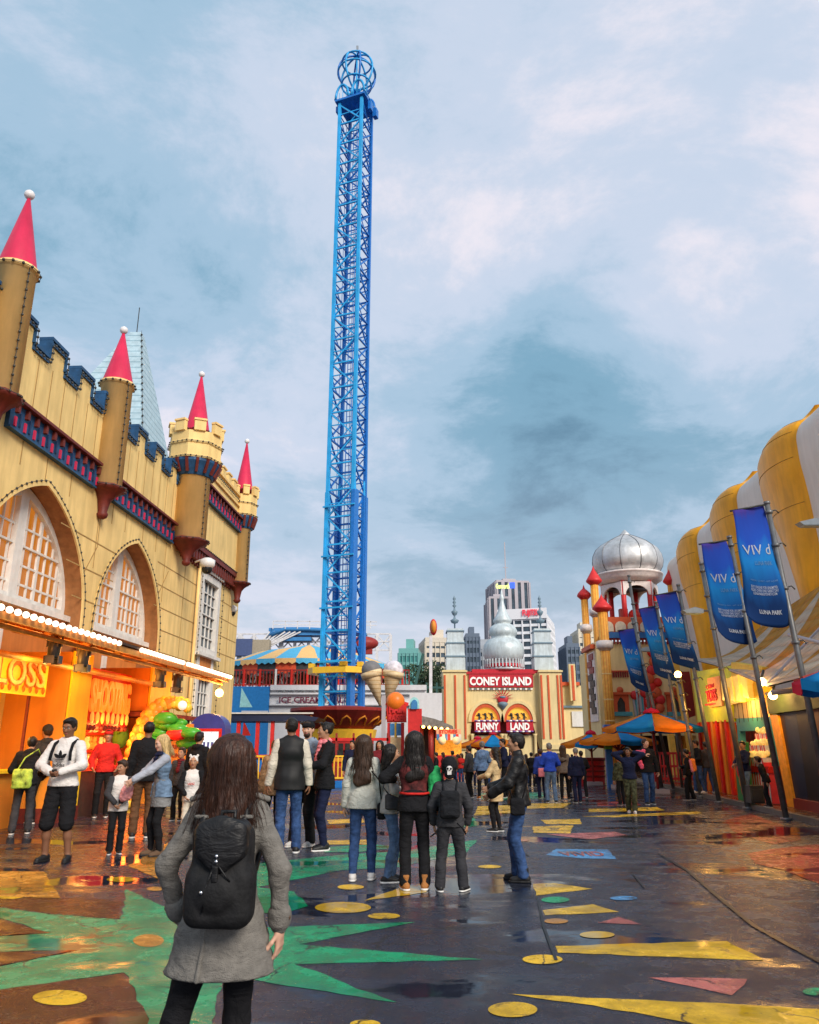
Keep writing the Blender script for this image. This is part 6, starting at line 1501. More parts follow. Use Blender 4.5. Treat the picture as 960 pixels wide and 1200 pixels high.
# dark bay at the right
db = thing('dark_booth', rw(1.2, 16, 0), 'shuttered dark booth with navy, brown and black vertical panels at the right edge', 'booth')
cols_ = [M('panel_navy', (.01,.018,.045), rough=.4), M('panel_brown', (.09,.03,.012), rough=.5, var=.2), M('panel_rust', (.20,.06,.015), rough=.5, var=.2), M('panel_black', (.012,.012,.015), rough=.4)]
m = MB(); s = 20.3; ks = [3,0,3,2,0,3,1,0,3,1,2,0,3]
for k in range(13): m.box(rw(.97, s-.4, 1.30), (.12, .8, 2.1), cols_[ks[k]], rz=-.104); s -= .8
m.build('shutter', db)
m = MB(); m.box(rw(.95, 15.4, 2.50), (.30, 9.8, .46), M('fascia_green', (.035,.06,.02), rough=.6), rz=-.104); m.box(rw(.95, 15.4, 2.76), (.36, 9.8, .06), DARKB, rz=-.104); m.build('fascia', db)
m = MB(); m.box(rw(.98, 14.8, .22), (.4, 9, .22), M('booth_base_red', (.16,.02,.015), rough=.5), rz=-.104); m.build('step', db)
m = MB(); m.tube([at(904,812,18.4), at(1010,800,18.0)], .06, GRT, n=8); m.tube([at(925,744,19), at(975,757,17)], .05, GRT, n=8); tag(m.build('cross_beam'), 'grey steel tube reaching right from the glowing canopy corner', 'beam')
for (px, py, Y, lab) in ((893,799,19.2,'larger glaring bulb under the canopy corner by the yellow letters'),(906,815,18.9,'smaller glaring bulb beside the grey tube')):
    c = at(px, py, Y); t = thing('flood_bulb', c, lab, 'lamp'); m = MB(); m.ball(c, .10, M('flood_globe', (1,.85,.5), emit=(1,.62,.22), es=12), n=14); m.build('globe', t); m = MB(); m.tube([c+Vector((0,0,.08)), c+Vector((.1,.05,.28))], .03, DARKB, n=8); m.build('holder', t)
lamp('flood_light', at(890,812,19.3), 80, (1,.55,.15), .15); lamp('booth_light', rw(.6, 22, 2.6), 55, (1,.5,.12), .2); lamp('booth_inside_light', rw(1.4, 20.8, 2.2), 60, (1,.35,.1), .2); lamp('booth_light', rw(.2,25.5,2.8), 40, (1,.5,.1), .2)

# ================================================================ leaning banner poles and lamp posts
GALV = M('galvanised', (.20,.205,.21), rough=.45, metal=.5, var=.2, dirt=.2)
def pole(name, base, top, label, cat, r=.055, group=None):
    B_ = gnd(*base); A = at(top[0], top[1], B_.y); t = thing(name, B_, label, cat, group)
    m = MB(); m.tube([B_, A], [r*1.15, r*.9], GALV, n=12); d = (A-B_).normalized()
    m.tube([B_, B_+d*.05], [r*2.2, r*2.2], GALV, n=12); m.tube([A-d*.02, A+d*.04], [r*1.1, r*1.1], GALV, n=12); m.build('pole', t)
    for q in (.55, .72, .86, .97): m = MB(); p = B_.lerp(A, q); m.tube([p-d*.03, p+d*.03], [r*1.35]*2, GALV, n=10); m.tube([p, p+Vector((.14,0,.05)), p+Vector((.2,0,-.02))], .014, DARKB, n=5); m.build('clamp', t)
    return t, B_, A
def banner_mat():
    m = bpy.data.materials.new('festival_banner'); m.use_nodes = True; nt = m.node_tree; N = nt.nodes; L = nt.links; b = N['Principled BSDF']; b.inputs['Roughness'].default_value = .8; b.inputs['Specular IOR Level'].default_value = .15
    uv = N.new('ShaderNodeUVMap'); uv.uv_map = 'uv'; sp = N.new('ShaderNodeSeparateXYZ'); L.new(uv.outputs[0], sp.inputs[0])
    mp = N.new('ShaderNodeMapping'); mp.inputs['Scale'].default_value = (1.3,.9,1); mp.inputs['Rotation'].default_value = (0,0,.6); L.new(uv.outputs[0], mp.inputs[0])
    nz = N.new('ShaderNodeTexNoise'); nz.inputs['Scale'].default_value = 1.6; nz.inputs['Detail'].default_value = 3; nz.inputs['Distortion'].default_value = .8; L.new(mp.outputs[0], nz.inputs['Vector'])
    ad = N.new('ShaderNodeMath'); ad.operation = 'MULTIPLY_ADD'; ad.inputs[1].default_value = .5; ad.inputs[2].default_value = -.25; L.new(nz.outputs['Fac'], ad.inputs[0])
    a2 = N.new('ShaderNodeMath'); a2.operation = 'ADD'; L.new(sp.outputs[1], a2.inputs[0]); L.new(ad.outputs[0], a2.inputs[1])
    cr = N.new('ShaderNodeValToRGB'); L.new(a2.outputs[0], cr.inputs[0]); e = cr.color_ramp.elements; e[0].position = .12; e[0].color = (.005,.03,.12,1); e[1].position = 1.0; e[1].color = (.05,.03,.22,1)
    for p, c in ((.35,(.008,.10,.34,1)),(.52,(.01,.20,.55,1)),(.72,(.012,.07,.42,1)),(.92,(.015,.05,.34,1))): q = e.new(p); q.color = c
    L.new(cr.outputs[0], b.inputs['Base Color']); return m
BAN = banner_mat(); LWH = M('banner_white', (.75,.78,.82), rough=.5); LLB = M('banner_pale_blue', (.25,.45,.65), rough=.5)
def banner(tl, tr, br, bl, low, Y, label, seed):
    """cloth quad from photo corners at depth Y, rounded lower edge, with printing that follows the cloth"""
    TL, TR, BR_, BL_ = [at(*p, Y) for p in (tl, tr, br, bl)]; LOW = at(*low, Y)
    rs = random.Random(seed); ph = rs.uniform(0, 6)
    def S(u, v, e=0):  # v=1 top
        top = TL.lerp(TR, u); bot = BL_.lerp(BR_, u); sag = (LOW.z-min(BL_.z, BR_.z)); bot = bot+Vector((0,0,sag*math.sqrt(max(0, 1-(2*abs(u-.55))**2.5))*1.0))
        p = bot.lerp(top, v); wv = .07*math.sin(v*5+u*2.5+ph)*(1-v*.6)+.03*math.sin(v*11-u*5+ph)
        return p+Vector((0, wv-e, 0))
    t = thing('festival_banner', TR, label, 'banner', 'blue festival banners on the leaning poles')
    m = MB(); nu, nv = 12, 36; m.grid(lambda u, v: S(u, v), nu, nv, BAN); o = m.build('cloth', t, solid=.006)
    uv = o.data.uv_layers.new(name='uv')
    for pl_ in o.data.polygons:
        for li in pl_.loop_indices:
            vi = o.data.loops[li].vertex_index; uv.data[li].uv = ((vi % (nu+1))/nu+seed*.37*0, (vi//(nu+1))/nv)
    def T2(str_, u0, v0, w_, h_, mat, bold=.02, rot=0):
        mm = MB(); text(mm, str_, (0,0,0), (1,0,0), (0,1,0), w_, h_, .0001, mat, bold=bold)
        vs = [S(u0+x, v0+y+x*rot, .012) for x, y, z in mm.v]; m = MB(); m.add(vs, mm.f, mat); m.build('print', t)
    T2('VIV d', .12, .59, .76, .085, LWH, .005); T2('LUNA PARK', .36, .50, .5, .035, LLB, .0); T2('FRIDAY 25 MAY - SAT 16 JUNE', .2, .36, .7, .018, LLB, .0)
    T2('BUY ONLINE FOR UNLIMITED\nRIDES OVER ONE GREAT DAY\nLUNAPARKSYDNEY.COM', .2, .255, .66, .075, LWH, .015); T2('LUNA PARK', .34, .10, .5, .035, LWH, .04)
    m = MB(); m.tube([TL-Vector((.04,0,0)), TR+Vector((.06,0,.02))], .02, DARKB, n=6); m.build('top_bar', t)
pl_spec = [((979,978),(899,590),'nearest leaning grey banner pole, its foot beyond the right edge'),((922,961),(855,630),'leaning grey banner pole just right of the green painted door'),((843,941),(795,686),'leaning grey banner pole left of the lime booth board'),((808,930),(769,706),'leaning grey banner pole fourth from the camera'),((790,926),(741,725),'leaning grey banner pole farthest down the row')]
for b_, t_, lab in pl_spec: pole('banner_pole', b_, t_, lab, 'pole', group='leaning poles along the right kerb')
banner((858,599),(896,592),(925,727),(877,720),(893,738), gnd(979,978).y, 'nearest and largest blue festival banner at the upper right', 1)
banner((821,638),(851,634),(889,746),(841,740),(866,757), gnd(922,961).y, 'second nearest blue festival banner over the canopy', 2)
banner((768,698),(793,693),(820,786),(790,776),(805,787), gnd(843,941).y, 'middle blue festival banner just left of the lime board', 3)
banner((749,714),(770,710),(793,797),(768,788),(780,800), gnd(808,930).y, 'blue festival banner between the middle one and the palace', 4)
banner((725,739),(743,737),(760,809),(739,800),(750,813), gnd(790,926).y, 'smallest blue festival banner, in front of the palace wall', 5)
def lamp_post(base, top, head, hl, label):
    t, B_, A = pole('lamp_post', base, top, label, 'lamp post', r=.06, group='street lamp posts on the right'); Y = B_.y
    P_ = at(head[0], head[1], Y); Q = at(head[0]+hl*.5+6, head[1], Y); d = (A-B_); k = (P_.z-B_.z)/d.z; J = B_+d*k
    m = MB(); m.tube([J, P_], .03, GALV, n=8); m.build('arm', t)
    m = MB(); w_ = hl/915*Y; c = P_; m.prism([(-w_/2,.0),(-w_/2+.08,-.07),(w_/2,-.07),(w_/2,.03),(w_*.1,.09)], lambda u, v, dd: Vector((c.x+u, c.y+dd, c.z+v)), -.12, .12, M('lamp_head_grey', (.34,.40,.44), rough=.4)); h_ = m.build('lamp_head', t)
    m = MB(); m.box((c.x, c.y, c.z-.08), (w_*.7, .18, .02), M('lamp_lens', (.5,.55,.5), rough=.2)); m.build('lens', h_)
lamp_post((877,948), (822,661), (811,716), 24, 'grey lamp post with its head just below the second banner'); lamp_post((776,925), (737,675), (756,761), 17, 'tall thin lamp post in front of the palace dome')
lamp_post((1010,965), (968,600), (951,613), 34, 'lamp post off the right edge, only its head in view')
t, B_, A = pole('bulb_post', (822,934), (795,795), 'thin post topped by a lit amber bulb in front of the red panel', 'lamp post'); m = MB(); m.ball(A+Vector((0,0,.12)), .11, M('amber_globe', (1,.8,.4)), n=12); m.build('globe', t)
for a, b in (((772,926),(764,848)), ((800,926),(786,800)), ((758,921),(742,770))): pole('tent_pole', a, b, {772:'short grey pole behind the two men with the pink toy', 800:'grey pole leaning before the red fence', 758:'thin grey pole left of the pink toy men'}[a[0]], 'pole', r=.04, group='thin poles near the red fence')
# ================================================================ PEOPLE
def V3(*a): return np.array(a, float)
def ik(S, T, l1, l2, hint):
    S, T = np.array(S, float), np.array(T, float); d = T-S; L_ = np.linalg.norm(d)
    if L_ > (l1+l2)*.995: T = S+d/L_*(l1+l2)*.995; d = T-S; L_ = np.linalg.norm(d)
    a = (l1*l1-l2*l2+L_*L_)/(2*L_); h = math.sqrt(max(0, l1*l1-a*a)); u = d/L_
    hn = np.array(hint, float); hn = hn-u*np.dot(hn, u); hn /= max(1e-6, np.linalg.norm(hn))
    return S+u*a+hn*h, T
# hands: palm and five separate bent fingers, modelled once and placed at every wrist
def make_hand(curl, vox=.0045):
    pr = [B((0,0,-.05), (.036,.013,.042), .014, .01), C((0,0,.01),(0,0,-.03),.024,.026,.75,.015)]
    for i, (x, l, sp) in enumerate(((-.029,.060,-.10),(-.010,.072,-.03),(.010,.068,.03),(.028,.052,.12))):
        p = V3(x, 0, -.085); a = .25+curl*.15; segs = (l*.45, l*.32, l*.25); r = .0088
        for j, s_ in enumerate(segs):
            q = p+V3(math.sin(sp)*s_, math.sin(a)*s_, -math.cos(a)*s_); pr.append(C(tuple(p), tuple(q), r, r*.90, 1, .004)); p = q; r *= .90; a += curl*.75
    p = V3(-.030,.004,-.03)
    for s_, dx, dy in ((.035,-.75,.45),(.028,-.35,.55+curl*.2),(.022,-.1,.6+curl*.2)):
        d = V3(dx, dy, -.8); d /= np.linalg.norm(d); q = p+d*s_; pr.append(C(tuple(p), tuple(q), .011, .009, 1, .006)); p = q
    return mesh_field(pr, vox)
HANDS = {k: make_hand(c) for k, c in (('relax', .45), ('grip', 1.15))}
HANDS_LO = {k: make_hand(c, .008) for k, c in (('relax', .45), ('grip', 1.15))}
def sphere_mesh(c, r, n=8):
    b = MB(); b.ball((0,0,0), 1, None, n=n); return np.array(b.v)*np.array(r)+np.array(c), b.f
SKIN = {'tan': M('skin_tan', (.42,.22,.13), rough=.5, var=.06), 'fair': M('skin_fair', (.58,.34,.24), rough=.5, var=.06), 'brown': M('skin_brown', (.22,.10,.055), rough=.5, var=.06), 'olive': M('skin_olive', (.40,.235,.14), rough=.5, var=.06)}
EYEW = M('eye_white', (.6,.58,.55), rough=.2); EYEB = M('eye_dark', (.02,.012,.01), rough=.15); LIP = M('lips', (.34,.09,.08), rough=.45); BROW = M('brow_hair', (.03,.018,.012), rough=.8)
def cloth(name, rgb, var=.14, scale=9, rough=.85, bump=.25): return M('cloth_'+name, rgb, rough=rough, var=var, scale=scale, bump=bump, bscale=160, fold=.42, spec=.15)
def hairm(name, rgb): return M('hair_'+name, rgb, rough=.45, var=.45, scale=22, stretch=(3,3,.35), bump=.5, bscale=30)
CL = dict(black=cloth('black', (.012,.012,.014)), grey=cloth('grey', (.22,.22,.22)), ltgrey=cloth('light_grey', (.42,.41,.39)), white=cloth('white', (.70,.67,.64), var=.05), cream=cloth('cream', (.62,.56,.46)), jeans=cloth('denim', (.035,.075,.19), var=.35, scale=14), ltjeans=cloth('light_denim', (.10,.17,.30), var=.3, scale=14), navy=cloth('navy', (.012,.016,.045)), blue=cloth('bright_blue', (.02,.06,.42)), beige=cloth('beige', (.58,.42,.22)), red=cloth('red', (.55,.025,.02)), pink=cloth('pink', (.75,.22,.25)), green=cloth('green', (.02,.30,.10)), olive=cloth('olive', (.07,.075,.04)), brown=cloth('brown', (.12,.06,.03)), tan=cloth('tan_leather', (.38,.16,.05)), orange=cloth('orange', (.75,.22,.04)), coat=M('cloth_coat_wool', (.19,.178,.16), rough=.9, var=.16, scale=30, bump=.45, bscale=220, fold=.35, spec=.15), steel=cloth('steel_blue', (.24,.30,.38)), charcoal=cloth('charcoal', (.045,.045,.05)), maroon=cloth('maroon', (.14,.015,.02)), camo=cloth('camouflage', (.06,.065,.035), var=.8, scale=16), leather=M('leather_black', (.010,.010,.011), rough=.48, var=.3, bump=.2, bscale=25, fold=.3))
HR = dict(black=hairm('black', (.012,.009,.008)), brown=hairm('brown', (.045,.022,.012)), auburn=hairm('auburn', (.045,.016,.008)), blonde=hairm('blonde', (.62,.42,.18)), grey=hairm('grey', (.2,.19,.18)))
SOLE = M('shoe_sole_white', (.7,.69,.66), rough=.6); SHB = M('shoe_black', (.015,.015,.016), rough=.5); SHW = M('shoe_white', (.62,.60,.58), rough=.6)
NP_ = [0]
def person(x, y, H, yaw, label, sex='m', z0=0.0, feet=((-.11,0,0),(.11,0,0)), hands=((-.26,.06,.86),(.26,.06,.86)), elb=((-.5,-1,0),(.5,-1,0)), head=(0,0), lean=0.0, hand='relax',
           skin='tan', hair=('short','black'), top=None, legs=None, shoes=('sneaker', SHB, SOLE), vox=.016, extra=None, kid=False, group=None, face=True, hips=0.0, facer=1.0):
    """x,y ground point; yaw in degrees (0 faces away from the camera, 90 faces left, 180 faces the camera)"""
    NP_[0] += 1; sd_ = NP_[0]
    S = H/1.75; t = thing('person', (x, y, z0), label, 'person', group, rotz=R(yaw))
    v = vox/S
    fm = sex == 'f'; shw = (.134 if sd_ == 1 else .148) if fm else .172; wst = .118 if fm else .138; hp = .150 if fm else .145
    def Lz(p):  # lean the trunk forward from the hips
        k = max(0, p[2]-.93); return (p[0]+hips*min(1, max(0, (1.3-p[2])/.4))*(p[2] > .7), p[1]+lean*k, p[2]-.25*abs(lean)*k*abs(lean))
    hsc = 1.17 if kid else 1.0
    hc = Lz((0, .015, 1.635+(.02 if kid else 0))); hy, hpch = R(head[0]), R(head[1])
    cy_, sy_ = math.cos(hy), math.sin(hy); cp, sp_ = math.cos(hpch), math.sin(hpch)
    def HD(p):  # head-local to person-local (local forward +y); pitch down positive
        a, b, c = p[0]*hsc, p[1]*hsc, p[2]*hsc; b, c = b*cp+c*sp_, -b*sp_+c*cp
        return (hc[0]+a*cy_-b*sy_, hc[1]+a*sy_+b*cy_, hc[2]+c)
    # skeleton
    HJ = [(-.09,0,.92),(.09,0,.92)]; legsJ = []
    for i, (fx, fy, fa) in enumerate(feet):
        ank = (fx, fy, .085+(feet[i][3] if len(feet[i]) > 3 else 0) if len(feet[i]) > 3 else .085)
        k, a = ik((HJ[i][0]+hips*.6, 0, .92), ank[:3], .44, .41, (fx*.6, 1, 0)); legsJ.append((HJ[i], k, a, fa))
    SJ = [Lz((-shw, 0, 1.405)), Lz((shw, 0, 1.405))]; armsJ = []
    for i in (0, 1):
        e, w_ = ik(SJ[i], hands[i], .285, .255, elb[i]); armsJ.append((SJ[i], e, w_))
    def torso(g, hem=None, flare=0, k=.04):
        pr = [C(Lz((0,0,.98)), Lz((0,0,.93)), hp-.005+g, hp+g, .66, k), C(Lz((0,0,1.02)), Lz((0,.005,1.22)), wst+g, wst+.02+g, .66, k),
              C(Lz((-.055,.0,1.30)), Lz((.055,.0,1.30)), .105+g, .105+g, 1.0, k), C(Lz((-shw+.04,-.005,1.405)), Lz((shw-.04,-.005,1.405)), .048+g*.8, .048+g*.8, 1, k), C(Lz((-.05,-.005,1.43)), Lz((.05,-.005,1.43)), .045+g*.6, .045+g*.6, 1, .05), C(Lz((0,-.01,1.34)), Lz((0,-.005,1.44)), .11+g, .07+g, .8, k)]
        if fm: pr += [E(Lz((-.06,.085,1.27)), (.06+g*.6,.05+g*.6,.06+g*.6), k), E(Lz((.06,.085,1.27)), (.06+g*.6,.05+g*.6,.06+g*.6), k)]
        if hem is not None and hem < .93:
            for z0, z1 in ((.95, (.95+hem)/2), ((.95+hem)/2, hem-.05)):
                f0, f1 = flare*(.95-z0)/(.95-hem+1e-6), flare*(.95-z1)/(.95-hem+1e-6); pr.append(C((hips*.6,0,z0), (hips*.4,0,z1), hp+.01+g+f0, hp+.01+g+f1, .72, k))
        return pr
    def leg(i, g, thigh=.082, knee=.055, ank=.042, k=.03, to=1.0):
        h, kn, a, fa = legsJ[i]; h = (h[0]*.95, h[1], .90)
        pr = [C(h, tuple(kn), thigh+g, knee+g, 1, k)]
        cm = kn*.55+a*.45; pr += [C(tuple(kn), tuple(cm+V3(0,-.01,0)), knee+g, knee*.98+g, 1, k), C(tuple(cm+V3(0,-.01,0)), tuple(a), knee*.95+g, ank+g, 1, k)]
        return pr
    def arm(i, g, u=.05, m=.041, w_=.030, k=.03, end=1.0):
        s, e, h = armsJ[i]; h2 = e+(h-e)*end
        return [C(tuple(s), tuple(e), u+g, m+g, 1, k), C(tuple(e), tuple(h2), m+g, w_+(m-w_)*(1-end)+g, 1, k)]
    # -- body: one continuous surface
    pr = torso(-.012)
    for i in (0, 1):
        pr += leg(i, 0, .078, .052, .037); pr += arm(i, 0)
        a = legsJ[i][2]; fa = R(legsJ[i][3]); pr += [C(tuple(a), (a[0]-math.sin(fa)*.02, a[1]+math.cos(fa)*.02, a[2]-.04), .04, .04, 1, .02), C((a[0]+math.sin(fa)*.03, a[1]-math.cos(fa)*.03, a[2]-.045), (a[0]-math.sin(fa)*.13, a[1]+math.cos(fa)*.13, a[2]-.058), .034, .026, 1, .03)]
    pr += [C(Lz((0,-.01,1.42)), HD((0,-.015,-.06)), .056 if not fm else .048, .05 if not fm else .044, 1, .03),
           E(HD((0,-.012,.02)), (.078*hsc,.095*hsc,.098*hsc), .02), E(HD((0,.022,-.045)), (.058*hsc,.066*hsc,.072*hsc), .03)]
    if face:
        pr += [C(HD((0,.082,.005)), HD((0,.104,-.030)), .010*hsc, .014*hsc, 1, .012), E(HD((0,.078,.028)), (.05*hsc,.018*hsc,.014*hsc), .015), E(HD((0,.076,-.088)), (.022*hsc,.018*hsc,.018*hsc), .015),
               E(HD((-.080,-.005,-.005)), (.013*hsc,.02*hsc,.032*hsc), .008), E(HD((.080,-.005,-.005)), (.013*hsc,.02*hsc,.032*hsc), .008), E(HD((-.035,.07,-.02)), (.022*hsc,.02*hsc,.02*hsc), .02), E(HD((.035,.07,-.02)), (.022*hsc,.02*hsc,.02*hsc), .02)]
    Vb, Fb = mesh_field(pr, v)
    sk = SKIN[skin]; ch = [(Vb*S, Fb, sk)]
    if face:
        for s_ in (-1, 1):
            for c, r, m_ in (((s_*.032,.086,.008), (.0135,.007,.007), EYEW), ((s_*.032,.0915,.008), (.0065,.004,.0065), EYEB), ((s_*.033,.092,.030), (.018,.005,.0045), BROW)):
                a, f = sphere_mesh((0,0,0), np.array(r)*hsc); a = np.array([np.array(HD(tuple(q/hsc+np.array(c)))) for q in a]); ch.append((a*S, f, m_))
        a, f = sphere_mesh((0,0,0), np.array((.024,.008,.008))*hsc); a = np.array([np.array(HD(tuple(q/hsc+np.array((0,.090,-.058))))) for q in a]); ch.append((a*S, f, LIP))
    hset = HANDS if vox < .015 else HANDS_LO
    for i in (0, 1):
        s, e, w_ = armsJ[i]; d = (w_-e)/np.linalg.norm(w_-e); hv, hf = hset[hand if isinstance(hand, str) else hand[i]]
        zax = -d; ref = V3(1 if i == 0 else -1, .25, 0) ; yax = ref-zax*np.dot(ref, zax); yax /= np.linalg.norm(yax); xax = np.cross(yax, zax)
        q = hv.copy(); 
        if i == 1: xs = -q[:, :1]
        else: xs = q[:, :1]
        P = w_+xs*xax*( -1 if i == 0 else -1)+q[:, 1:2]*yax+q[:, 2:3]*zax
        ch.append((P*(S*(1.0 if not kid else .95)), hf, sk))
    raw_obj('body_tmp', ch, t); o = t.children[-1] if t.children else None
    o = [c for c in t.children][0]; o.name = 'body'; o.data.name = 'body'
    # -- trousers / skirt
    if legs:
        kind, mat = legs[0], legs[1]; g = dict(skinny=.008, jeans=.013, loose=.022, shorts=.03, leggings=.005).get(kind, .02)
        pr = [C(Lz((hips*.6,0,1.0)), Lz((hips*.6,0,.93)), hp-.005+g*.5, hp+g*.6, .70, .04)]
        for i in (0, 1):
            if kind == 'shorts': h, kn, a, fa = legsJ[i]; kk = np.array((h[0], h[1], .9))*.0+kn; pr += [C((h[0],h[1],.90), tuple(kn+V3(0,0,-.03)), .095+g*.3, .085+g*.3, 1, .03)]
            else: pr += leg(i, g, ank=.042 if kind in ('skinny','leggings') else .055)
        clip = [(0,0,1,1.04)]
        if kind != 'shorts': clip.append((0,0,-1,-.045))
        Vv, Ff = mesh_field(pr, v, clip=clip, wr=(.0009 if kind in ('skinny','leggings') else .0020, 30, sd_)); raw_obj('trousers' if kind != 'shorts' else 'shorts', [(Vv*S, Ff, mat)], t)
    # -- shoes
    if shoes:
        for i in (0, 1):
            a = legsJ[i][2]; fa = R(legsJ[i][3]); dx, dy = -math.sin(fa), math.cos(fa); z = a[2]-.085; up = .07 if shoes[0] != 'boot' else .15
            P = lambda f, zz_: (a[0]+dx*f, a[1]+dy*f, z+zz_)
            pr = [C(P(-.045,.045), P(.03,.05), .042, .044, 1, .02), C(P(.03,.045), P(.135,.032), .044, .034, 1, .02), C(P(-.02,.05), P(-.02,up+.02), .043, .045, 1, .02)]
            Vv, Ff = mesh_field(pr, max(v*.7, .008), clip=[(0,0,-1,-(z+.018)), (0,0,1,z+up+.02)]); s_ = raw_obj('shoe', [(Vv*S, Ff, shoes[1])], t)
            pr = [C(P(-.05,.012), P(.03,.012), .044, .046, 1, .02), C(P(.03,.012), P(.145,.012), .046, .036, 1, .02)]
            Vv, Ff = mesh_field(pr, max(v*.7, .008), clip=[(0,0,-1,-(z+.001)), (0,0,1,z+.026)]); raw_obj('sole', [(Vv*S, Ff, shoes[2])], s_)
    # -- tops
    if top:
        hem = top.get('hem', .90); g = top.get('g', .018)*.55; pr = torso(g, hem, top.get('flare', .02))
        wr_ = (top.get('wr', .004)*.45, 24, sd_+50); sl = top.get('sleeve', 1.0)
        if sl and 'smat' not in top:
            for i in (0, 1): pr += arm(i, g+.006, end=sl*.98)
        if top.get('hood'): pr += [E(Lz((0,-.075,1.47)), (.11,.055,.06), .03), C(Lz((-.07,.0,1.47)), Lz((.07,.0,1.47)), .035, .035, 1, .03)]
        if top.get('collar'): pr += [C(Lz((-.035,-.01,1.46)), Lz((.035,-.01,1.46)), .052, .052, 1.0, .02), C(Lz((0,-.01,1.44)), Lz((0,0,1.50)), .07, .068, 1, .02)]
        clip = [(0,0,-1,-hem)] if sl == 0 or 'smat' in top else None
        if not clip:   # keep the sleeves when the hem is cut
            body_only = torso(g, hem, top.get('flare', .02)); 
        Vv, Ff = mesh_field([p for p in pr], v, clip=[(0,0,-1,-min(hem, min(armsJ[0][2][2], armsJ[1][2][2])-.03))] if not clip else clip, wr=wr_)
        raw_obj(top.get('name', 'jacket'), [(Vv*S, Ff, top['mat'])], t)
        if 'smat' in top:
            for i in (0, 1):
                Vv, Ff = mesh_field(arm(i, g+.008, end=.98), v, wr=(.002, 26, sd_+i)); raw_obj('sleeve', [(Vv*S, Ff, top['smat'])], t)
        if 'cuff' in top:
            for i in (0, 1):
                s, e, w_ = armsJ[i]; Vv, Ff = mesh_field([C(tuple(e+(w_-e)*.9), tuple(w_), .040+g*.4, .038+g*.4, 1, .01)], v); raw_obj('cuff', [(Vv*S, Ff, top['cuff'])], t)
        if 'inner' in top:   # shirt or scarf showing at the open front
            mt, z0, z1, wd = top['inner']; Vv, Ff = mesh_field([C(Lz((0,.05+g*.4,z0)), Lz((0,.055+g*.4,z1)), wd, wd*.9, .9, .02), C(Lz((0,.03,z1)), Lz((0,.0,1.47)), wd*.9, .062, .9, .02)], v, wr=(.004,30,sd_)); raw_obj('shirt_front', [(Vv*S, Ff, mt)], t)
    # -- hair
    if hair:
        st, hm = hair[0], HR[hair[1]]; vh = min(v, .014); D2 = lambda p: HD(p)
        pr = [E(HD((0,-.022,.030)), (.090*hsc,.103*hsc,.100*hsc), .02)]
        if st in ('short', 'crop'):
            if st == 'short': pr += [E(HD((0,.045,.092)), (.062*hsc,.045*hsc,.030*hsc), .02), E(HD((0,-.06,-.02)), (.072*hsc,.05*hsc,.06*hsc), .02)]
            sub = [SUB(E(HD((0,.105,-.025)), (.085*hsc,.085*hsc,.098*hsc), .012)), SUB(E(HD((0,-.01,-.13)), (.11*hsc,.13*hsc,.07*hsc), .012))]
        elif st in ('long', 'wavy'):
            ln = hair[2] if len(hair) > 2 else .38; w0 = .085
            c0, c1 = HD((0,-.055,0)), (hc[0]*.9, hc[1]-.115-(.03), hc[2]-ln)
            pr += [C(c0, (c1[0]-.055, c1[1]+.03, c1[2]), .094*hsc, .066, .62, .05), C(c0, (c1[0]+.06, c1[1]+.03, c1[2]+.03), .094*hsc, .062, .62, .05), C(HD((-.05,-.02,-.02)), (hc[0]-.095, hc[1]-.07, hc[2]-ln*.85), .05, .022, 1, .04), C(HD((.05,-.02,-.02)), (hc[0]+.10, hc[1]-.07, hc[2]-ln*.78), .05, .022, 1, .04)]
            if st == 'wavy': pr += [C(HD((-.07,.0,-.03)), (hc[0]-.12, hc[1]-.01, hc[2]-ln*.72), .045, .03, 1, .03), C(HD((.07,.0,-.03)), (hc[0]+.12, hc[1]-.01, hc[2]-ln*.72), .045, .03, 1, .03)]
            sub = [SUB(E(HD((0,.115,-.035)), (.074*hsc,.092*hsc,.115*hsc), .012)), SUB(E(HD((0,.13,-.16)), (.075,.13,.12), .012))]
        elif st == 'bun':
            pr += [E(HD((0,-.10,.075)), (.045,.04,.042), .02)]; sub = [SUB(E(HD((0,.105,-.03)), (.082,.085,.1), .012)), SUB(E(HD((0,-.01,-.13)), (.11,.13,.07), .012))]
        elif st == 'tail':
            pr += [C(HD((0,-.11,.04)), (hc[0], hc[1]-.16, hc[2]-.22), .038, .022, 1, .02)]; sub = [SUB(E(HD((0,.105,-.03)), (.082,.085,.1), .012)), SUB(E(HD((0,-.01,-.13)), (.11,.13,.07), .012))]
        Vv, Ff = mesh_field(pr+sub, vh, wr=(.0016, 60, sd_)); hr_ = raw_obj('hair', [(Vv*S, Ff, hm)], t)
        if st in ('long', 'wavy') and v*S < .0145:
            rs = random.Random(sd_); m = MB(); nst = 300 if sd_ == 1 else 110; L0 = hair[2]; wv_ = .62 if sd_ == 1 else 1.1
            for i in range(nst):
                a = rs.uniform(-2.0, 2.0)+math.pi*1.5; w0 = rs.uniform(.90, 1.06); ln = rs.uniform(.72, 1.12)*L0; q = []; ph = rs.uniform(0, 6); spr = rs.uniform(-.05, .05)
                for j in range(9):
                    u = j/8; r_ = .096*(1+.12*u)*w0*hsc; x_ = math.cos(a)*r_*(1.0+.42*u)+spr*u*u+.007*math.sin(ph+u*9); y_ = -.03+math.sin(a)*r_*(1-.28*u)-.045*u+.006*math.sin(ph*2+u*7)
                    z_ = .105*math.cos(min(1, u*2.2)*1.45)-ln*max(0, u-.12); k0 = min(1, .35+u*2.6); q.append(Vector(HD((x_*k0, y_*k0-(1-k0)*.02, z_)))*S)
                m.tube(q, .0012*wv_*(1 if sd_ == 1 else 1.5), hm, n=3)
            m.build('hair_strands', hr_, world=False)
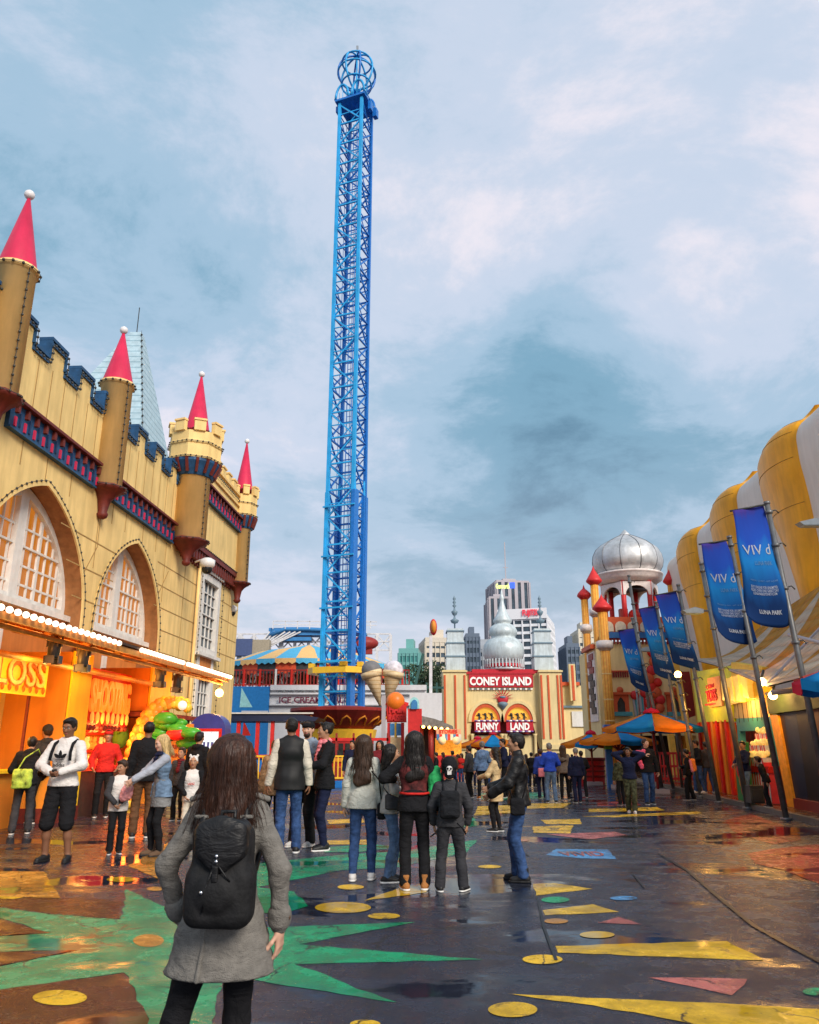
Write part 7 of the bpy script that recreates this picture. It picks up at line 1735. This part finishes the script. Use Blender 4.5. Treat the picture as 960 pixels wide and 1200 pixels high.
    if extra: extra(dict(t=t, S=S, v=v, Lz=Lz, HD=HD, torso=torso, arms=armsJ, legs=legsJ, sj=SJ, hsc=hsc, sd=sd_, shw=shw))
    return t
def part(k, name, prims, mat, clip=None, wr=None, vox=None, parent=None):
    Vv, Ff = mesh_field(prims, vox or k['v'], clip=clip, wr=wr); return raw_obj(name, [(Vv*k['S'], Ff, mat)], parent or k['t'])
def tubes(k, name, paths, r, mat, flat=1.0, parent=None):
    m = MB()
    for p in paths: m.tube([Vector(q)*k['S'] for q in p], r*k['S'], mat, n=8)
    return m.build(name, parent or k['t'], world=False)
def backpack(mat, w_=.15, h_=.21, d_=.08, z=1.2, y=-.19, flap=True):
    def f(k):
        Lz = k['Lz']; c = Lz((0, y, z))
        b = part(k, 'backpack', [B(c, (w_, d_, h_), .05, .02), B((c[0], c[1]-d_*.75, c[2]-h_*.45), (w_*.72, d_*.55, h_*.38), .035, .02)], mat, vox=min(k['v'], .013), wr=(.002, 22, k['sd']))
        sh = k['shw']*.62
        tubes(k, 'shoulder_strap', [[Lz((s*sh*.8, y+.06, z+h_*.8)), Lz((s*sh, -.02, 1.50)), Lz((s*sh, .09, 1.42)), Lz((s*sh*1.1, .13, 1.28)), Lz((s*sh*1.5, .02, 1.08)), Lz((s*w_*.8, y+.05, z-h_*.8))] for s in (-1, 1)], .016, mat, parent=b)
    return f
def seq(*fs):
    def f(k):
        for g in fs: g(k)
    return f
def sidebag(mat, side, z=.92, strap=True, w_=.12, y=0.02, cross=True):
    def f(k):
        x = side*.25; b = part(k, 'handbag', [B((x, y, z), (.055, w_, .10), .03, .01)], mat, vox=min(k['v'], .014))
        if strap: tubes(k, 'strap', [[(x, y-.06, z+.08), (x*.9, -.12, 1.2), k['Lz']((-side*.08 if cross else side*.12, -.05, 1.52)), (x*.9, .13, 1.2), (x, y+.06, z+.08)]], .009, mat, parent=b)
    return f
def cap(mat, band=None):
    def f(k):
        HD = k['HD']; s = k['hsc']
        c = part(k, 'cap', [E(HD((0,-.018,.052)), (.094*s,.108*s,.088*s), .01), C(HD((-.03,.09,.062)), HD((.03,.09,.062)), .035, .035, 1, .01), SUB(B(HD((0,0,-.08)), (.2,.2,.10), .01, .008))], mat, vox=min(k['v'], .012))
    return f
def beanie(mat):
    def f(k):
        HD = k['HD']; s = k['hsc']; part(k, 'beanie', [E(HD((0,-.02,.05)), (.095*s,.11*s,.098*s), .01), SUB(E(HD((0,.12,-.03)), (.085*s,.08*s,.09*s), .01)), SUB(B(HD((0,0,-.10)), (.2,.2,.08), .01, .008))], mat, vox=min(k['v'], .012), wr=(.0015,80,3))
    return f
def scarf(mat):
    def f(k):
        Lz = k['Lz']; part(k, 'scarf', [C(Lz((-.06,.03,1.47)), Lz((.06,.03,1.47)), .042, .042, 1, .02), C(Lz((0,-.05,1.49)), Lz((0,.05,1.47)), .05, .045, 1, .02), C(Lz((.0,.09,1.45)), Lz((.02,.13,1.22)), .045, .05, .6, .02)], mat, wr=(.004,40,5), vox=min(k['v'], .013))
    return f
def px_person(px, fy, hy, yaw, label, hmax=1.9, hmin=.9, **kw):
    """place by the foot point and the top of the head in the photo: real ground position and real height"""
    g = gnd(px, fy); H = at(px, hy, g.y).z; H = max(hmin, min(hmax, H)); print('person', px, round(g.x, 2), round(g.y, 2), 'H', round(H, 2))
    return person(g.x, g.y, H, yaw, label, **kw)

# --- foreground woman seen from behind
def fore_extra(k):
    BK = M('backpack_suede', (.010,.010,.011), rough=.75, var=.4, scale=20, bump=.2, bscale=60); LT = CL['leather']; ST = M('steel_stud', (.7,.7,.72), rough=.15, metal=1)
    b = part(k, 'backpack', [B((0.032,-.225,1.175), (.135,.085,.20), .06, .03), B((0.032,-.245,1.075), (.150,.085,.13), .06, .03), E((0.027,-.33,1.095), (.085,.03,.075), .02)], BK, vox=.009, wr=(.0018,18,4))
    part(k, 'flap', [B((0.037,-.255,1.305), (.118,.088,.085), .05, .02), C((0.037,-.335,1.245), (0.037,-.330,1.325), .07, .09, .25, .03)], LT, vox=.009, parent=b)
    part(k, 'clasp_tab', [B((0.027,-.352,1.19), (.014,.006,.05), .005, .004)], LT, vox=.005, parent=b)
    for p in ((0.034,-.365,1.25), (0.034,-.365,1.228), (-0.023,-.365,1.105)):
        m = MB(); m.ball(Vector(p)*k['S'], .0075, ST, n=10); m.build('stud', b, world=False)
    tubes(k, 'drawcord', [[(0.027,-.35,1.225), (-0.008,-.355,1.125), (-0.018,-.345,1.025)], [(0.027,-.35,1.225), (0.077,-.35,1.165), (0.092,-.34,1.145)]], .004, LT, parent=b)
    tubes(k, 'top_handle', [[(0.012,-.22,1.37), (0.012,-.21,1.42), (0.072,-.21,1.42), (0.072,-.22,1.37)]], .010, LT, parent=b)
    tubes(k, 'shoulder_strap', [[(s*.085,-.16,1.30), (s*.105,-.075,1.44), (s*.11,.03,1.475), (s*.115,.10,1.40), (s*.135,.085,1.2), (s*.13,-.10,1.06), (s*.10,-.20,1.0)] for s in (-1, 1)], .018, LT, parent=b)
    CT_ = CL['coat']
    for s in (-1, 1):
        part(k, 'epaulette', [C((s*.10,-.01,1.487), (s*.185,-.005,1.462), .016, .014, 1, .01)], CT_, vox=.008); 
        s_, e, w_ = k['arms'][0 if s < 0 else 1]; part(k, 'cuff_strap', [C(tuple(e+(w_-e)*.78), tuple(e+(w_-e)*.86), .055, .055, 1, .01)], CT_, vox=.008, wr=(.001,40,1))
        m = MB(); q = e+(w_-e)*.82; m.ball((Vector(q)+Vector((s*.05,-.02,0)))*k['S'], .009, M('horn_button', (.09,.05,.03), rough=.3), n=10, sc=(.5,1,1)); m.build('button', k['t'], world=False)
    part(k, 'back_yoke', [C((-.13,-.115,1.39), (.13,-.115,1.39), .010, .010, 1, .01)], CT_, vox=.007)
    part(k, 'collar', [C((-.05,-.045,1.49), (.05,-.045,1.49), .045, .045, 1, .02), C((-.09,.0,1.47), (-.03,-.08,1.49), .03, .03, 1, .02), C((.09,.0,1.47), (.03,-.08,1.49), .03, .03, 1, .02)], CT_, vox=.009, wr=(.002,30,2))
    # back vent of the coat
    part(k, 'coat_vent', [C((-.045,-.135,.92), (-.062,-.178,.72), .009, .012, 1, .01)], CT_, vox=.008)
gF = at(262, 1140, 3.55)
person(gF.x-.015, 3.55, 1.535, 0, 'woman from behind in a grey wool coat with black backpack, nearest the camera', sex='f', feet=((-.30,.02,16),(.05,.04,-6)), hands=((-.225,.075,.93),(.265,.0,.90)), elb=((-1,-.5,0),(1,-.6,0)),
       hand='relax', skin='fair', hair=('wavy','auburn',.36), top=dict(mat=CL['coat'], hem=.71, flare=.095, g=.004, wr=.0042, name='coat'), legs=('leggings', CL['black']), shoes=('boot', SHB, SHB), vox=.010, extra=fore_extra, head=(0,0))
# --- left group
def adidas(k):
    S = k['S']; m = MB(); T_ = lambda x, z: (x*S, (.153+.012*math.cos(x*8))*S, z*S)
    def leaf(cx, cz, l, w_, ang):
        pts = []
        for i in range(13):
            t = i/12; pts.append((w_*math.sin(math.pi*t)**.8*.5, l*t))
        pts += [(-a, b) for a, b in reversed(pts[1:-1])]
        c, s_ = math.cos(ang), math.sin(ang)
        P = [(cx+a*c-b*s_, cz+a*s_+b*c) for a, b in pts]
        m.prism(P, lambda u, v, d: (u*S, (.166+d-.35*u*u)*S, v*S), 0, .004, CL['black'])
    leaf(0, 1.245, .105, .045, 0); leaf(-.008, 1.25, .095, .042, .95); leaf(.008, 1.25, .095, .042, -.95)
    for i in range(3): m.prism([(-.055+.012*i, 1.226-i*.017), (.055-.012*i, 1.226-i*.017), (.055-.012*i, 1.233-i*.017), (-.055+.012*i, 1.233-i*.017)], lambda u, v, d: (u*S, (.170+d)*S, v*S), 0, .004, CL['white'] if False else CL['black'])
    text(m, 'adidas', ((.075)*S, .172*S, 1.145*S), (-1,0,0), (0,0,1), .15*S, .045*S, .003, CL['black'], bold=.02)
    m.build('chest_print', k['t'], world=False)
    for s in (-1, 1): tubes(k, 'backpack_strap', [[(s*.115,-.02,1.475), (s*.12,.10,1.43), (s*.125,.155,1.32), (s*.135,.165,1.22)]], .020, CL['black'])
    part(k, 'phone', [B((.0,.27,1.07), (.035,.006,.05), .005, .004)], M('phone_black', (.02,.02,.02), rough=.15), vox=.007)
px_person(63, 1010, 842, 176, 'man in a white hoodie with black three-leaf chest print and black shorts', feet=((-.17,0,14),(.13,0,-10)), hands=((-.07,.23,1.08),(.07,.24,1.08)), elb=((-1,-.2,-.3),(1,-.2,-.3)), hand='grip', skin='brown', hair=('short','black'), head=(0,14),
       top=dict(mat=CL['white'], hem=.90, g=.028, hood=True, name='hoodie', wr=.006), legs=('shorts', CL['black']), shoes=('sneaker', SHB, SHB), vox=.0135, extra=adidas)
def greenbag(k):
    part(k, 'shoulder_bag', [B((-.05,-.24,.98), (.17,.06,.17), .05, .02)], M('bag_lime', (.35,.48,.06), rough=.7, var=.8, scale=7), vox=.015, wr=(.004,20,2)); tubes(k, 'bag_strap', [[(-.16,-.24,1.1), (-.05,-.15,1.35), (.15,-.05,1.50), (.2,.1,1.35)]], .013, M('bag_lime', (.35,.48,.06)))
px_person(22, 978, 862, 20, 'person in a black jacket bending forward with a lime green shoulder bag', feet=((-.13,0,0),(.13,.1,0)), lean=.35, hands=((-.2,.42,1.05),(.2,.42,1.05)), skin='tan', hair=('short','black'), top=dict(mat=CL['black'], g=.045, hood=True, hem=.86), legs=('jeans', CL['charcoal']), vox=.016, extra=greenbag)
px_person(42, 965, 843, 60, 'person in a dark beanie and dark jacket behind the bending one, near the yellow pillar', skin='tan', hair=('short','brown'), top=dict(mat=CL['charcoal'], g=.04, hood=True), legs=('jeans', CL['black']), extra=beanie(CL['charcoal']), vox=.018)
px_person(117, 958, 856, 200, 'stall worker in a red shirt and red cap at the shooting stall', skin='tan', hair=('short','black'), top=dict(mat=CL['red'], g=.03), legs=('jeans', CL['black']), extra=cap(CL['red']), vox=.018, hands=((-.25,.2,1.0),(.25,.2,1.0)))
def candy(k):
    FL = M('cotton_candy', (.85,.36,.36), rough=.9, var=.15, scale=14, bump=.5, bscale=30)
    part(k, 'cotton_candy', [E((-.10,.30,1.16), (.125,.12,.15), .03), E((-.14,.28,1.24), (.09,.09,.09), .03), E((-.05,.31,1.08), (.09,.09,.08), .03)], FL, vox=.014, wr=(.006,30,3)); tubes(k, 'paper_stick', [[(.02,.24,.86), (-.06,.29,1.06)]], .009, CL['white'])
    part(k, 'dark_sleeve_panel', [C(tuple(k['arms'][0][0]), tuple(k['arms'][0][1]), .072, .06, 1, .02), C(tuple(k['arms'][0][1]), tuple(k['arms'][0][2]), .062, .05, 1, .02)], CL['charcoal'], wr=(.003,26,2))
px_person(133, 1001, 893, 205, 'small boy in a white and black top holding pink cotton candy', kid=True, feet=((-.09,0,8),(.09,.03,-8)), hands=((-.02,.24,1.0),(.10,.22,.98)), elb=((-1,-.2,-.5),(1,-.2,-.5)), hand='grip', skin='tan', hair=('short','brown'), head=(-40,12), top=dict(mat=CL['white'], hem=.80, g=.03, name='sweatshirt', smat=CL['charcoal']), legs=('jeans', CL['black']), vox=.013, extra=candy)
def blonde_x(k):
    part(k, 'denim_vest', k['torso'](.022, .84, .03)+[SUB(B(k['Lz']((0,.22,1.1)), (.075,.17,.45), .02, .01))], M('cloth_vest_denim', (.13,.20,.30), rough=.85, var=.3, scale=12), clip=[(0,0,-1,-.84)], wr=(.004,24,9))
    scarf(CL['navy'])(k)
px_person(183, 1003, 862, 128, 'blonde woman in a denim vest and grey tunic reaching out towards the boy', sex='f', feet=((-.10,0,10),(.10,.05,-5)), hands=((-.10,.50,1.10),(.16,.42,1.06)), elb=((-1,-.2,-.8),(1,-.2,-.6)), skin='fair', hair=('long','blonde',.26), head=(10,16), lean=.08,
       top=dict(mat=CL['grey'], hem=.70, flare=.03, g=.02, name='tunic', smat=cloth('sleeve_blue_grey', (.36,.38,.44))), legs=('leggings', CL['black']), shoes=('boot', cloth('boot_brown', (.13,.08,.05)), SHB), vox=.0125, extra=blonde_x)
px_person(163, 982, 838, 15, 'tall balding man in a black jacket and brown trousers behind the blonde woman', skin='brown', hair=('crop','black'), top=dict(mat=CL['black'], g=.035, hem=.84), legs=('jeans', CL['brown']), shoes=('sneaker', SHB, SOLE), vox=.016)
def tee(k):
    m = MB(); S = k['S']; text(m, 'LAPAZ', (.075*S, .172*S, 1.17*S), (-1,0,0), (0,0,1), .15*S, .05*S, .003, CL['red'], bold=.03); m.build('chest_print', k['t'], world=False)
    part(k, 'ears_hood', [E(k['HD']((0,-.02,.03)), (.10,.11,.11), .01), SUB(E(k['HD']((0,.12,-.01)), (.07,.09,.09), .01)), E(k['HD']((-.07,-.02,.12)), (.03,.02,.035), .01), E(k['HD']((.07,-.02,.12)), (.03,.02,.035), .01)], CL['white'], vox=.012, wr=(.002,60,2))
px_person(220, 985, 888, 190, 'small child in a white eared hat and white top with black sleeves', kid=True, hands=((-.15,.2,.98),(.12,.22,.98)), elb=((-1,-.2,-.5),(1,-.2,-.5)), skin='tan', hair=None, top=dict(mat=CL['white'], smat=CL['black'], hem=.82, g=.03, name='sweatshirt'), legs=('jeans', CL['cream']), vox=.014, extra=tee)
px_person(226, 968, 858, -20, 'dark haired man in a black hooded jacket in front of the lit prize cabinet', skin='tan', hair=('short','black'), top=dict(mat=CL['black'], g=.035, hood=True), legs=('jeans', CL['black']), vox=.018)
px_person(207, 962, 878, 170, 'child with dark hair and a maroon scarf behind the child in the white eared hat', kid=True, skin='tan', hair=('short','brown'), top=dict(mat=CL['charcoal'], g=.03), legs=('jeans', CL['black']), extra=scarf(CL['maroon']), vox=.018)
px_person(242, 966, 878, 150, 'brown haired woman in a dark brown coat half hidden by the nearest woman', sex='f', skin='tan', hair=('long','brown'), top=dict(mat=CL['brown'], g=.03), legs=('jeans', CL['black']), vox=.018)
# --- middle group
def vest(k): part(k, 'puffer_vest', k['torso'](.034, .82, .015), M('vest_black', (.010,.010,.011), rough=.6, var=.3), clip=[(0,0,-1,-.80)], wr=(.002,14,2))
px_person(336, 1000, 836, 12, 'man seen from behind in a black padded vest with cream sleeves and blue jeans', hands=((-.29,.05,.88),(.27,.03,.88)), skin='brown', hair=('short','black'), feet=((-.11,-.03,10),(.12,0,-8)), top=dict(mat=CL['cream'], g=.03, name='sweater', hem=.85), legs=('jeans', CL['jeans']), vox=.013, extra=vest)
px_person(318, 985, 868, 30, 'woman in a brown fur-trimmed coat just left of the man in the padded vest', sex='f', skin='tan', hair=('short','brown'), top=dict(mat=cloth('fur', (.25,.14,.07), var=.5), g=.05, hem=.78), legs=('leggings', CL['black']), vox=.018)
px_person(357, 992, 846, 150, 'bearded man in black cap and grey hooded jacket between vest man and scarf woman', skin='fair', hair=('short','brown'), head=(20,0), feet=((-.1,0,0),(.12,.12,0)), top=dict(mat=CL['steel'], g=.035, hood=True, name='hoodie'), legs=('loose', CL['black']), shoes=('sneaker', SHW, SOLE), vox=.014, extra=seq(cap(CL['black']), lambda k: part(k, 'beard', [E(k['HD']((0,.052,-.075)), (.055,.045,.045), .02), SUB(E(k['HD']((0,.10,-.045)), (.03,.03,.014), .01))], HR['brown'], vox=.010), sidebag(CL['navy'], 1)))
def shades(k):
    HD = k['HD']; m = MB(); GL = M('sunglass_black', (.01,.01,.012), rough=.1)
    for s in (-1, 1): m.ball(Vector(HD((s*.036,.070,.105)))*k['S'], .026*k['S'], GL, n=10, sc=(1,.7,.6)); m.tube([Vector(HD((s*.06,.055,.10)))*k['S'], Vector(HD((s*.09,-.02,.06)))*k['S']], .004, GL, n=5)
    m.build('sunglasses', k['t'], world=False)
px_person(378, 997, 847, 118, 'woman in a black blazer and pink scarf with sunglasses on her head', sex='f', hands=((-.04,.30,1.15),(.20,.12,1.12)), elb=((-1,-.4,-.6),(1,-.6,-.4)), head=(-6,0), feet=((-.07,.02,0),(.08,-.05,-10)), skin='tan', hair=('bun','black'), top=dict(mat=CL['black'], g=.03, hem=.83, name='blazer'), legs=('skinny', CL['navy']), shoes=('sneaker', SHB, SOLE), vox=.0125, extra=seq(scarf(CL['pink']), shades))
px_person(424, 1032, 862, -6, 'girl from behind with long dark hair, cream sweater, blue jeans and small side bag', sex='f', hands=((-.25,.05,.86),(.26,.03,.86)), skin='fair', hair=('long','brown',.46), feet=((-.11,-.05,6),(.11,.06,-4)), top=dict(mat=cloth('sweater_oat', (.50,.50,.44)), g=.030, name='sweater', hem=.90), legs=('skinny', CL['jeans']), shoes=('sneaker', SHW, SOLE), vox=.0125, extra=sidebag(CL['black'], 1, z=.82))
px_person(457, 1034, 873, -82, 'girl in profile with tied dark hair, pale grey sweater and light jeans, looking right', sex='f', hands=((-.16,.24,1.16),(.20,.20,1.05)), elb=((-1,-.4,-.6),(1,-.4,-.6)), skin='tan', hair=('long','black',.22), head=(0,0), feet=((-.08,.04,0),(.09,-.05,0)), top=dict(mat=CL['ltgrey'], g=.03, name='sweater', hem=.86), legs=('skinny', CL['ltjeans']), shoes=('sneaker', SHB, SOLE), vox=.0125, extra=sidebag(CL['charcoal'], 1, z=1.02))
def floral(k):
    part(k, 'patterned_jacket', k['torso'](.028, 1.04, .0), M('cloth_floral', (.12,.02,.02), rough=.8, var=.9, scale=8), clip=[(0,0,-1,-1.06)], wr=(.002,20,6)); part(k, 'green_plush', [E((.24,-.04,1.20), (.085,.09,.10), .03), E((.22,-.06,1.08), (.06,.07,.08), .03), E((.26,0,1.30), (.06,.06,.06), .03)], M('plush_green', (.03,.42,.12), rough=.8, var=.3), vox=.013, wr=(.004,34,3)); tubes(k, 'red_hem', [[(-.18,-.08,1.06),(-.1,-.14,1.05),(.1,-.14,1.05),(.18,-.08,1.06)]], .014, CL['red'])
px_person(486, 1043, 858, 4, 'woman from behind in patterned jacket, black trousers and tan boots with green plush', sex='f', hands=((-.24,.22,1.20),(.27,.02,.86)), elb=((-1,-.4,-.6),(1,-.5,0)), skin='tan', hair=('wavy','black',.40), feet=((-.11,-.02,12),(.12,0,-12)), top=dict(mat=CL['black'], g=.028, hem=.88), legs=('jeans', CL['black']), shoes=('boot', CL['tan'], SOLE), vox=.0125, extra=floral)
def skullcap(k):
    HD = k['HD']; s = k['hsc']; S = k['S']
    part(k, 'hat', [E(HD((0,-.02,.04)), (.10*s,.115*s,.115*s), .01), E(HD((0,-.10,-.06)), (.08,.05,.07), .03), SUB(E(HD((0,.13,-.02)), (.085*s,.08*s,.10*s), .01))], CL['black'], vox=.011, wr=(.0015,50,2))
    m = MB(); W_ = CL['white']; c = Vector(HD((0,-.148,.0)))*S
    m.ball(c, .045*S, W_, n=12, sc=(1,.3,1)); m.box(c+Vector((0,-.002,-.042)), (.045,.02,.035), W_)
    for s_ in (-1, 1): m.ball(c+Vector((s_*.018,-.014,.004)), .012, CL['black'], n=8, sc=(1,.5,1))
    m.ball(c+Vector((0,-.014,-.016)), .006, CL['black'], n=6, sc=(1,.5,1)); m.build('hat_emblem', k['t'], world=False)
    for pth in ([(.1,-.26,.93),(.2,-.28,.84),(.22,-.2,.78),(.17,-.15,.86)], [(-.12,-.24,.95),(-.2,-.25,.80),(-.28,-.2,.74)]): tubes(k, 'hanging_strap', [pth], .010, CL['black'])
px_person(529, 1045, 893, -4, 'boy in black from behind with black backpack and white emblem on his hat', kid=True, feet=((-.16,-.02,14),(.17,.02,-28)), hands=((-.25,.10,.90),(.25,.10,.90)), elb=((-1,-.7,-.2),(1,-.7,-.2)), skin='tan', hair=None, top=dict(mat=CL['charcoal'], g=.035, hood=False, hem=.86), legs=('loose', cloth('track_grey', (.035,.035,.04))), shoes=('sneaker', SHB, SOLE), vox=.0125, extra=seq(backpack(cloth('pack_black', (.014,.015,.018)), w_=.14, h_=.19, d_=.075, z=1.17, y=-.2), skullcap))
px_person(612, 1033, 860, 82, 'man in a black leather jacket and blue jeans standing in profile facing left', feet=((-.10,-.02,0),(.11,.06,-14)), hands=((-.17,.34,1.02),(.18,.36,1.08)), elb=((-.6,-1,-.6),(.6,-1,-.6)), hand='grip', skin='tan', hair=('short','black'), head=(2,-2), hips=0.0, top=dict(mat=CL['leather'], g=.045, hem=.88, collar=True, wr=.007, name='leather_jacket'), legs=('jeans', CL['jeans']), shoes=('boot', SHB, SHB), vox=.0115, extra=sidebag(CL['black'], -1, z=.88, w_=.09))
px_person(583, 975, 876, 70, 'woman in a beige trench coat and black tights behind the leather jacket man', sex='f', hands=((-.05,.34,1.12),(.12,.34,1.12)), elb=((-1,-.4,-.8),(1,-.4,-.8)), hand='grip', skin='fair', hair=('long','black',.30), feet=((-.07,.05,0),(.08,-.04,0)), top=dict(mat=CL['beige'], g=.03, hem=.62, flare=.03, name='trench_coat'), legs=('leggings', CL['black']), vox=.015)
# --- far people
DEF = dict(vox=.022, face=True)
frn = random.Random(21)
POSES = [((-.26,.06,.86),(.26,.06,.86)), ((-.24,.12,.88),(.10,.26,1.12)), ((-.12,.26,1.08),(.14,.24,1.05)), ((-.27,-.05,.87),(.25,.14,.90)), ((-.20,.05,.98),(.20,.05,.98))]
def far(px, fy, hy, yaw, label, group=None, **kw):
    d = dict(DEF); p = frn.choice(POSES); q = frn.uniform(-.12,.12)
    d.update(hands=p, elb=((-.8,-.8,-.2),(.8,-.8,-.2)), head=(frn.uniform(-35,35), frn.uniform(-4,14)), lean=frn.uniform(-.02,.07), feet=((-.11,q,frn.uniform(0,14)),(.11,-q,-frn.uniform(0,14))), hips=frn.uniform(-.03,.03)); d.update(kw); return px_person(px, fy, hy, yaw, label, group=group, **d)
far(552, 935, 874, 60, 'dark haired person in a charcoal jacket left of the denim jacket woman', top=dict(mat=CL['charcoal'], g=.03), legs=('jeans', CL['black']), skin='tan', hair=('short','black'))
far(567, 937, 869, 20, 'woman in a blue denim jacket and dark trousers walking towards the funhouse', sex='f', top=dict(mat=CL['ltjeans'], g=.03), legs=('skinny', CL['black']), skin='fair', hair=('bun','grey'), feet=((-.08,.15,0),(.08,-.15,0)), shoes=('sneaker', CL['tan'], SOLE))
far(593, 935, 866, 100, 'man in a navy jacket behind the beige trench coat woman', top=dict(mat=CL['navy'], g=.03), legs=('jeans', CL['black']), skin='tan', hair=('short','black'), hands=((-.1,.3,1.1),(.1,.3,1.1)))
far(647, 941, 871, 0, 'man in a bright blue sweater and jeans walking away towards the funhouse', top=dict(mat=CL['blue'], g=.035), legs=('jeans', CL['ltjeans']), skin='tan', hair=('short','grey'), feet=((-.12,.05,5),(.12,-.05,-5)))
far(636, 936, 878, 10, 'person in a blue jacket carrying a pink bag left of the bright blue sweater man', top=dict(mat=cloth('royal', (.03,.06,.30)), g=.03), legs=('jeans', CL['navy']), skin='tan', hair=('short','brown'), extra=lambda k: part(k, 'pink_bag', [B((-.05,-.16,.92), (.13,.05,.16), .04, .01)], CL['pink']))
far(663, 938, 874, -10, 'long haired woman in a grey brown jacket right of the bright blue sweater man', sex='f', top=dict(mat=cloth('taupe', (.18,.14,.11)), g=.03), legs=('skinny', CL['black']), skin='tan', hair=('long','brown'))
far(678, 941, 877, 8, 'grey haired man in a black jacket walking away under the orange umbrellas', top=dict(mat=CL['navy'], g=.035), legs=('jeans', CL['navy']), skin='fair', hair=('short','grey'))
far(684, 935, 880, 0, 'person in black just right of the grey haired man', top=dict(mat=CL['black'], g=.03), legs=('jeans', CL['black']), skin='tan', hair=('short','black'))
far(668, 930, 884, 20, 'small dark figure in the gap under the leftmost orange umbrella', top=dict(mat=CL['charcoal'], g=.03), legs=('jeans', CL['black']), skin='tan', hair=('short','brown'), vox=.028, face=False)
def shoulders(k):
    part(k, 'raised_arm_sleeve', [], None) if False else None
def pinkbear(k):
    PK = M('plush_pink', (.75,.10,.20), rough=.85, var=.2); b = part(k, 'pink_plush', [E((.20,.13,1.34), (.12,.09,.10), .03), E((.24,.12,1.16), (.07,.07,.13), .03), E((.12,.16,1.42), (.06,.06,.06), .03), E((.20,.14,1.02), (.06,.06,.09), .03), E((.3,.12,1.40), (.05,.05,.05), .02)], PK, wr=(.005,30,2))
far(741, 953, 876, 170, 'man in navy top and camouflage trousers holding both hands behind his head', top=dict(mat=CL['navy'], g=.035), legs=('loose', CL['camo']), skin='brown', hair=('short','black'), feet=((-.07,.12,0),(.07,-.1,0)), hands=((-.16,.02,1.62),(.16,.02,1.62)), elb=((-1,.2,.5),(1,.2,.5)), shoes=('sneaker', SHW, SOLE), vox=.017)
far(762, 943, 866, 184, 'man in a black hoodie and jeans carrying a big pink plush toy', top=dict(mat=CL['black'], g=.04, hood=True), legs=('jeans', CL['jeans']), skin='fair', hair=('crop','brown'), hands=((-.28,.05,.88),(.12,.22,1.30)), elb=((-1,-.5,0),(1,.1,-1)), extra=pinkbear, vox=.017)
far(730, 944, 885, 20, 'child in dark patterned clothes walking left of the navy top man', kid=True, top=dict(mat=CL['camo'], g=.03), legs=('jeans', CL['black']), skin='tan', hair=('short','brown'))
far(810, 938, 878, 70, 'person in a black coat with a big orange and pink backpack near the palace gate', top=dict(mat=CL['black'], g=.04, hood=True), legs=('loose', CL['black']), skin='tan', hair=('short','black'), extra=seq(backpack(CL['orange'], w_=.16, h_=.22, d_=.09), lambda k: part(k, 'pink_panel', [C((-.2,-.1,1.35), (-.2,-.15,1.0), .05, .06, 1, .02)], CL['pink'])))
far(822, 934, 872, 100, z0=.11, label= 'dark clothed man facing left beside the orange backpack', top=dict(mat=CL['black'], g=.03), legs=('jeans', CL['jeans']), skin='tan', hair=('short','black'), shoes=('sneaker', SHW, SOLE))
far(833, 934, 874, 20, z0=.11, label= 'person in a charcoal jacket leaning at the orange booth wall', top=dict(mat=CL['charcoal'], g=.035), legs=('jeans', CL['jeans']), skin='brown', hair=('short','black'), shoes=('sneaker', SHW, SOLE))
far(879, 947, 874, 110, z0=.11, label= 'booth attendant in a dark shirt and blue jeans in the teal doorway', top=dict(mat=CL['navy'], g=.025, sleeve=.5), legs=('jeans', CL['ltjeans']), skin='tan', hair=('short','black'), hands=((-.1,.35,1.1),(.1,.35,1.05)), vox=.017)
far(903, 952, 893, 60, z0=.11, label= 'child in black leaning over the striped popcorn cart', kid=True, top=dict(mat=CL['black'], g=.04, hood=True), legs=('jeans', CL['black']), lean=.3, skin='tan', hair=('short','black'), vox=.017)
far(412, 938, 868, 175, 'person in dark clothes partly hidden beside the long haired girl', top=dict(mat=CL['navy'], g=.03), legs=('jeans', CL['black']), skin='tan', hair=('short','black'))
far(444, 945, 868, 190, 'dark haired person behind the girl in profile, close to the red ride sign', top=dict(mat=CL['maroon'], g=.03), legs=('jeans', CL['black']), skin='tan', hair=('long','black'), sex='f')
# tiny crowd at the funhouse doors
rn = random.Random(11); cols_c = ['black','navy','charcoal','maroon','grey','jeans','brown','olive','ltgrey','red']
names_c = {'black':'black','navy':'navy','charcoal':'charcoal','maroon':'maroon','grey':'grey','jeans':'denim blue','brown':'brown','olive':'olive','ltgrey':'pale grey','red':'red'}
spots = [(512,924,882),(520,921,882),(531,923,880),(541,920,883),(548,924,881),(559,922,882),(575,921,881),(600,921,879),(610,925,877),(618,919,884),(624,923,882),(631,920,883),(643,918,884),(656,919,883),(672,917,884),(537,917,884),(604,916,885)]
where = ['left of the kiosk columns','below the games stall','beside the glowing games stall','in front of the left funhouse tower','under the left funhouse tower','left of the pink umbrella','under the orange and blue umbrella','below the LAND board','just right of the leather jacket man','by the right funhouse doorway','left of the pink bag carrier','behind the pink bag carrier','behind the bright blue sweater man','by the right funhouse tower','left of the red counter','far behind the denim jacket woman','farthest, at the funhouse door']
for i, (px, fy, hy) in enumerate(spots):
    c = cols_c[(i*3) % 10]; l = ['jeans','black','navy'][i % 3]
    far(px, fy, hy, rn.choice((0,10,-15,90,180,170)), 'small distant person in %s clothes %s' % (names_c[c], where[i]), group='distant crowd near the funhouse', sex='mf'[i % 2], top=dict(mat=CL[c], g=.035), legs=('jeans', CL[l]), skin=('tan','fair','brown')[i % 3], hair=('short','black') if i % 2 == 0 else ('long','brown'), vox=.032, face=False, feet=((-.1,rn.uniform(-.1,.15),0),(.1,rn.uniform(-.15,.1),0)))
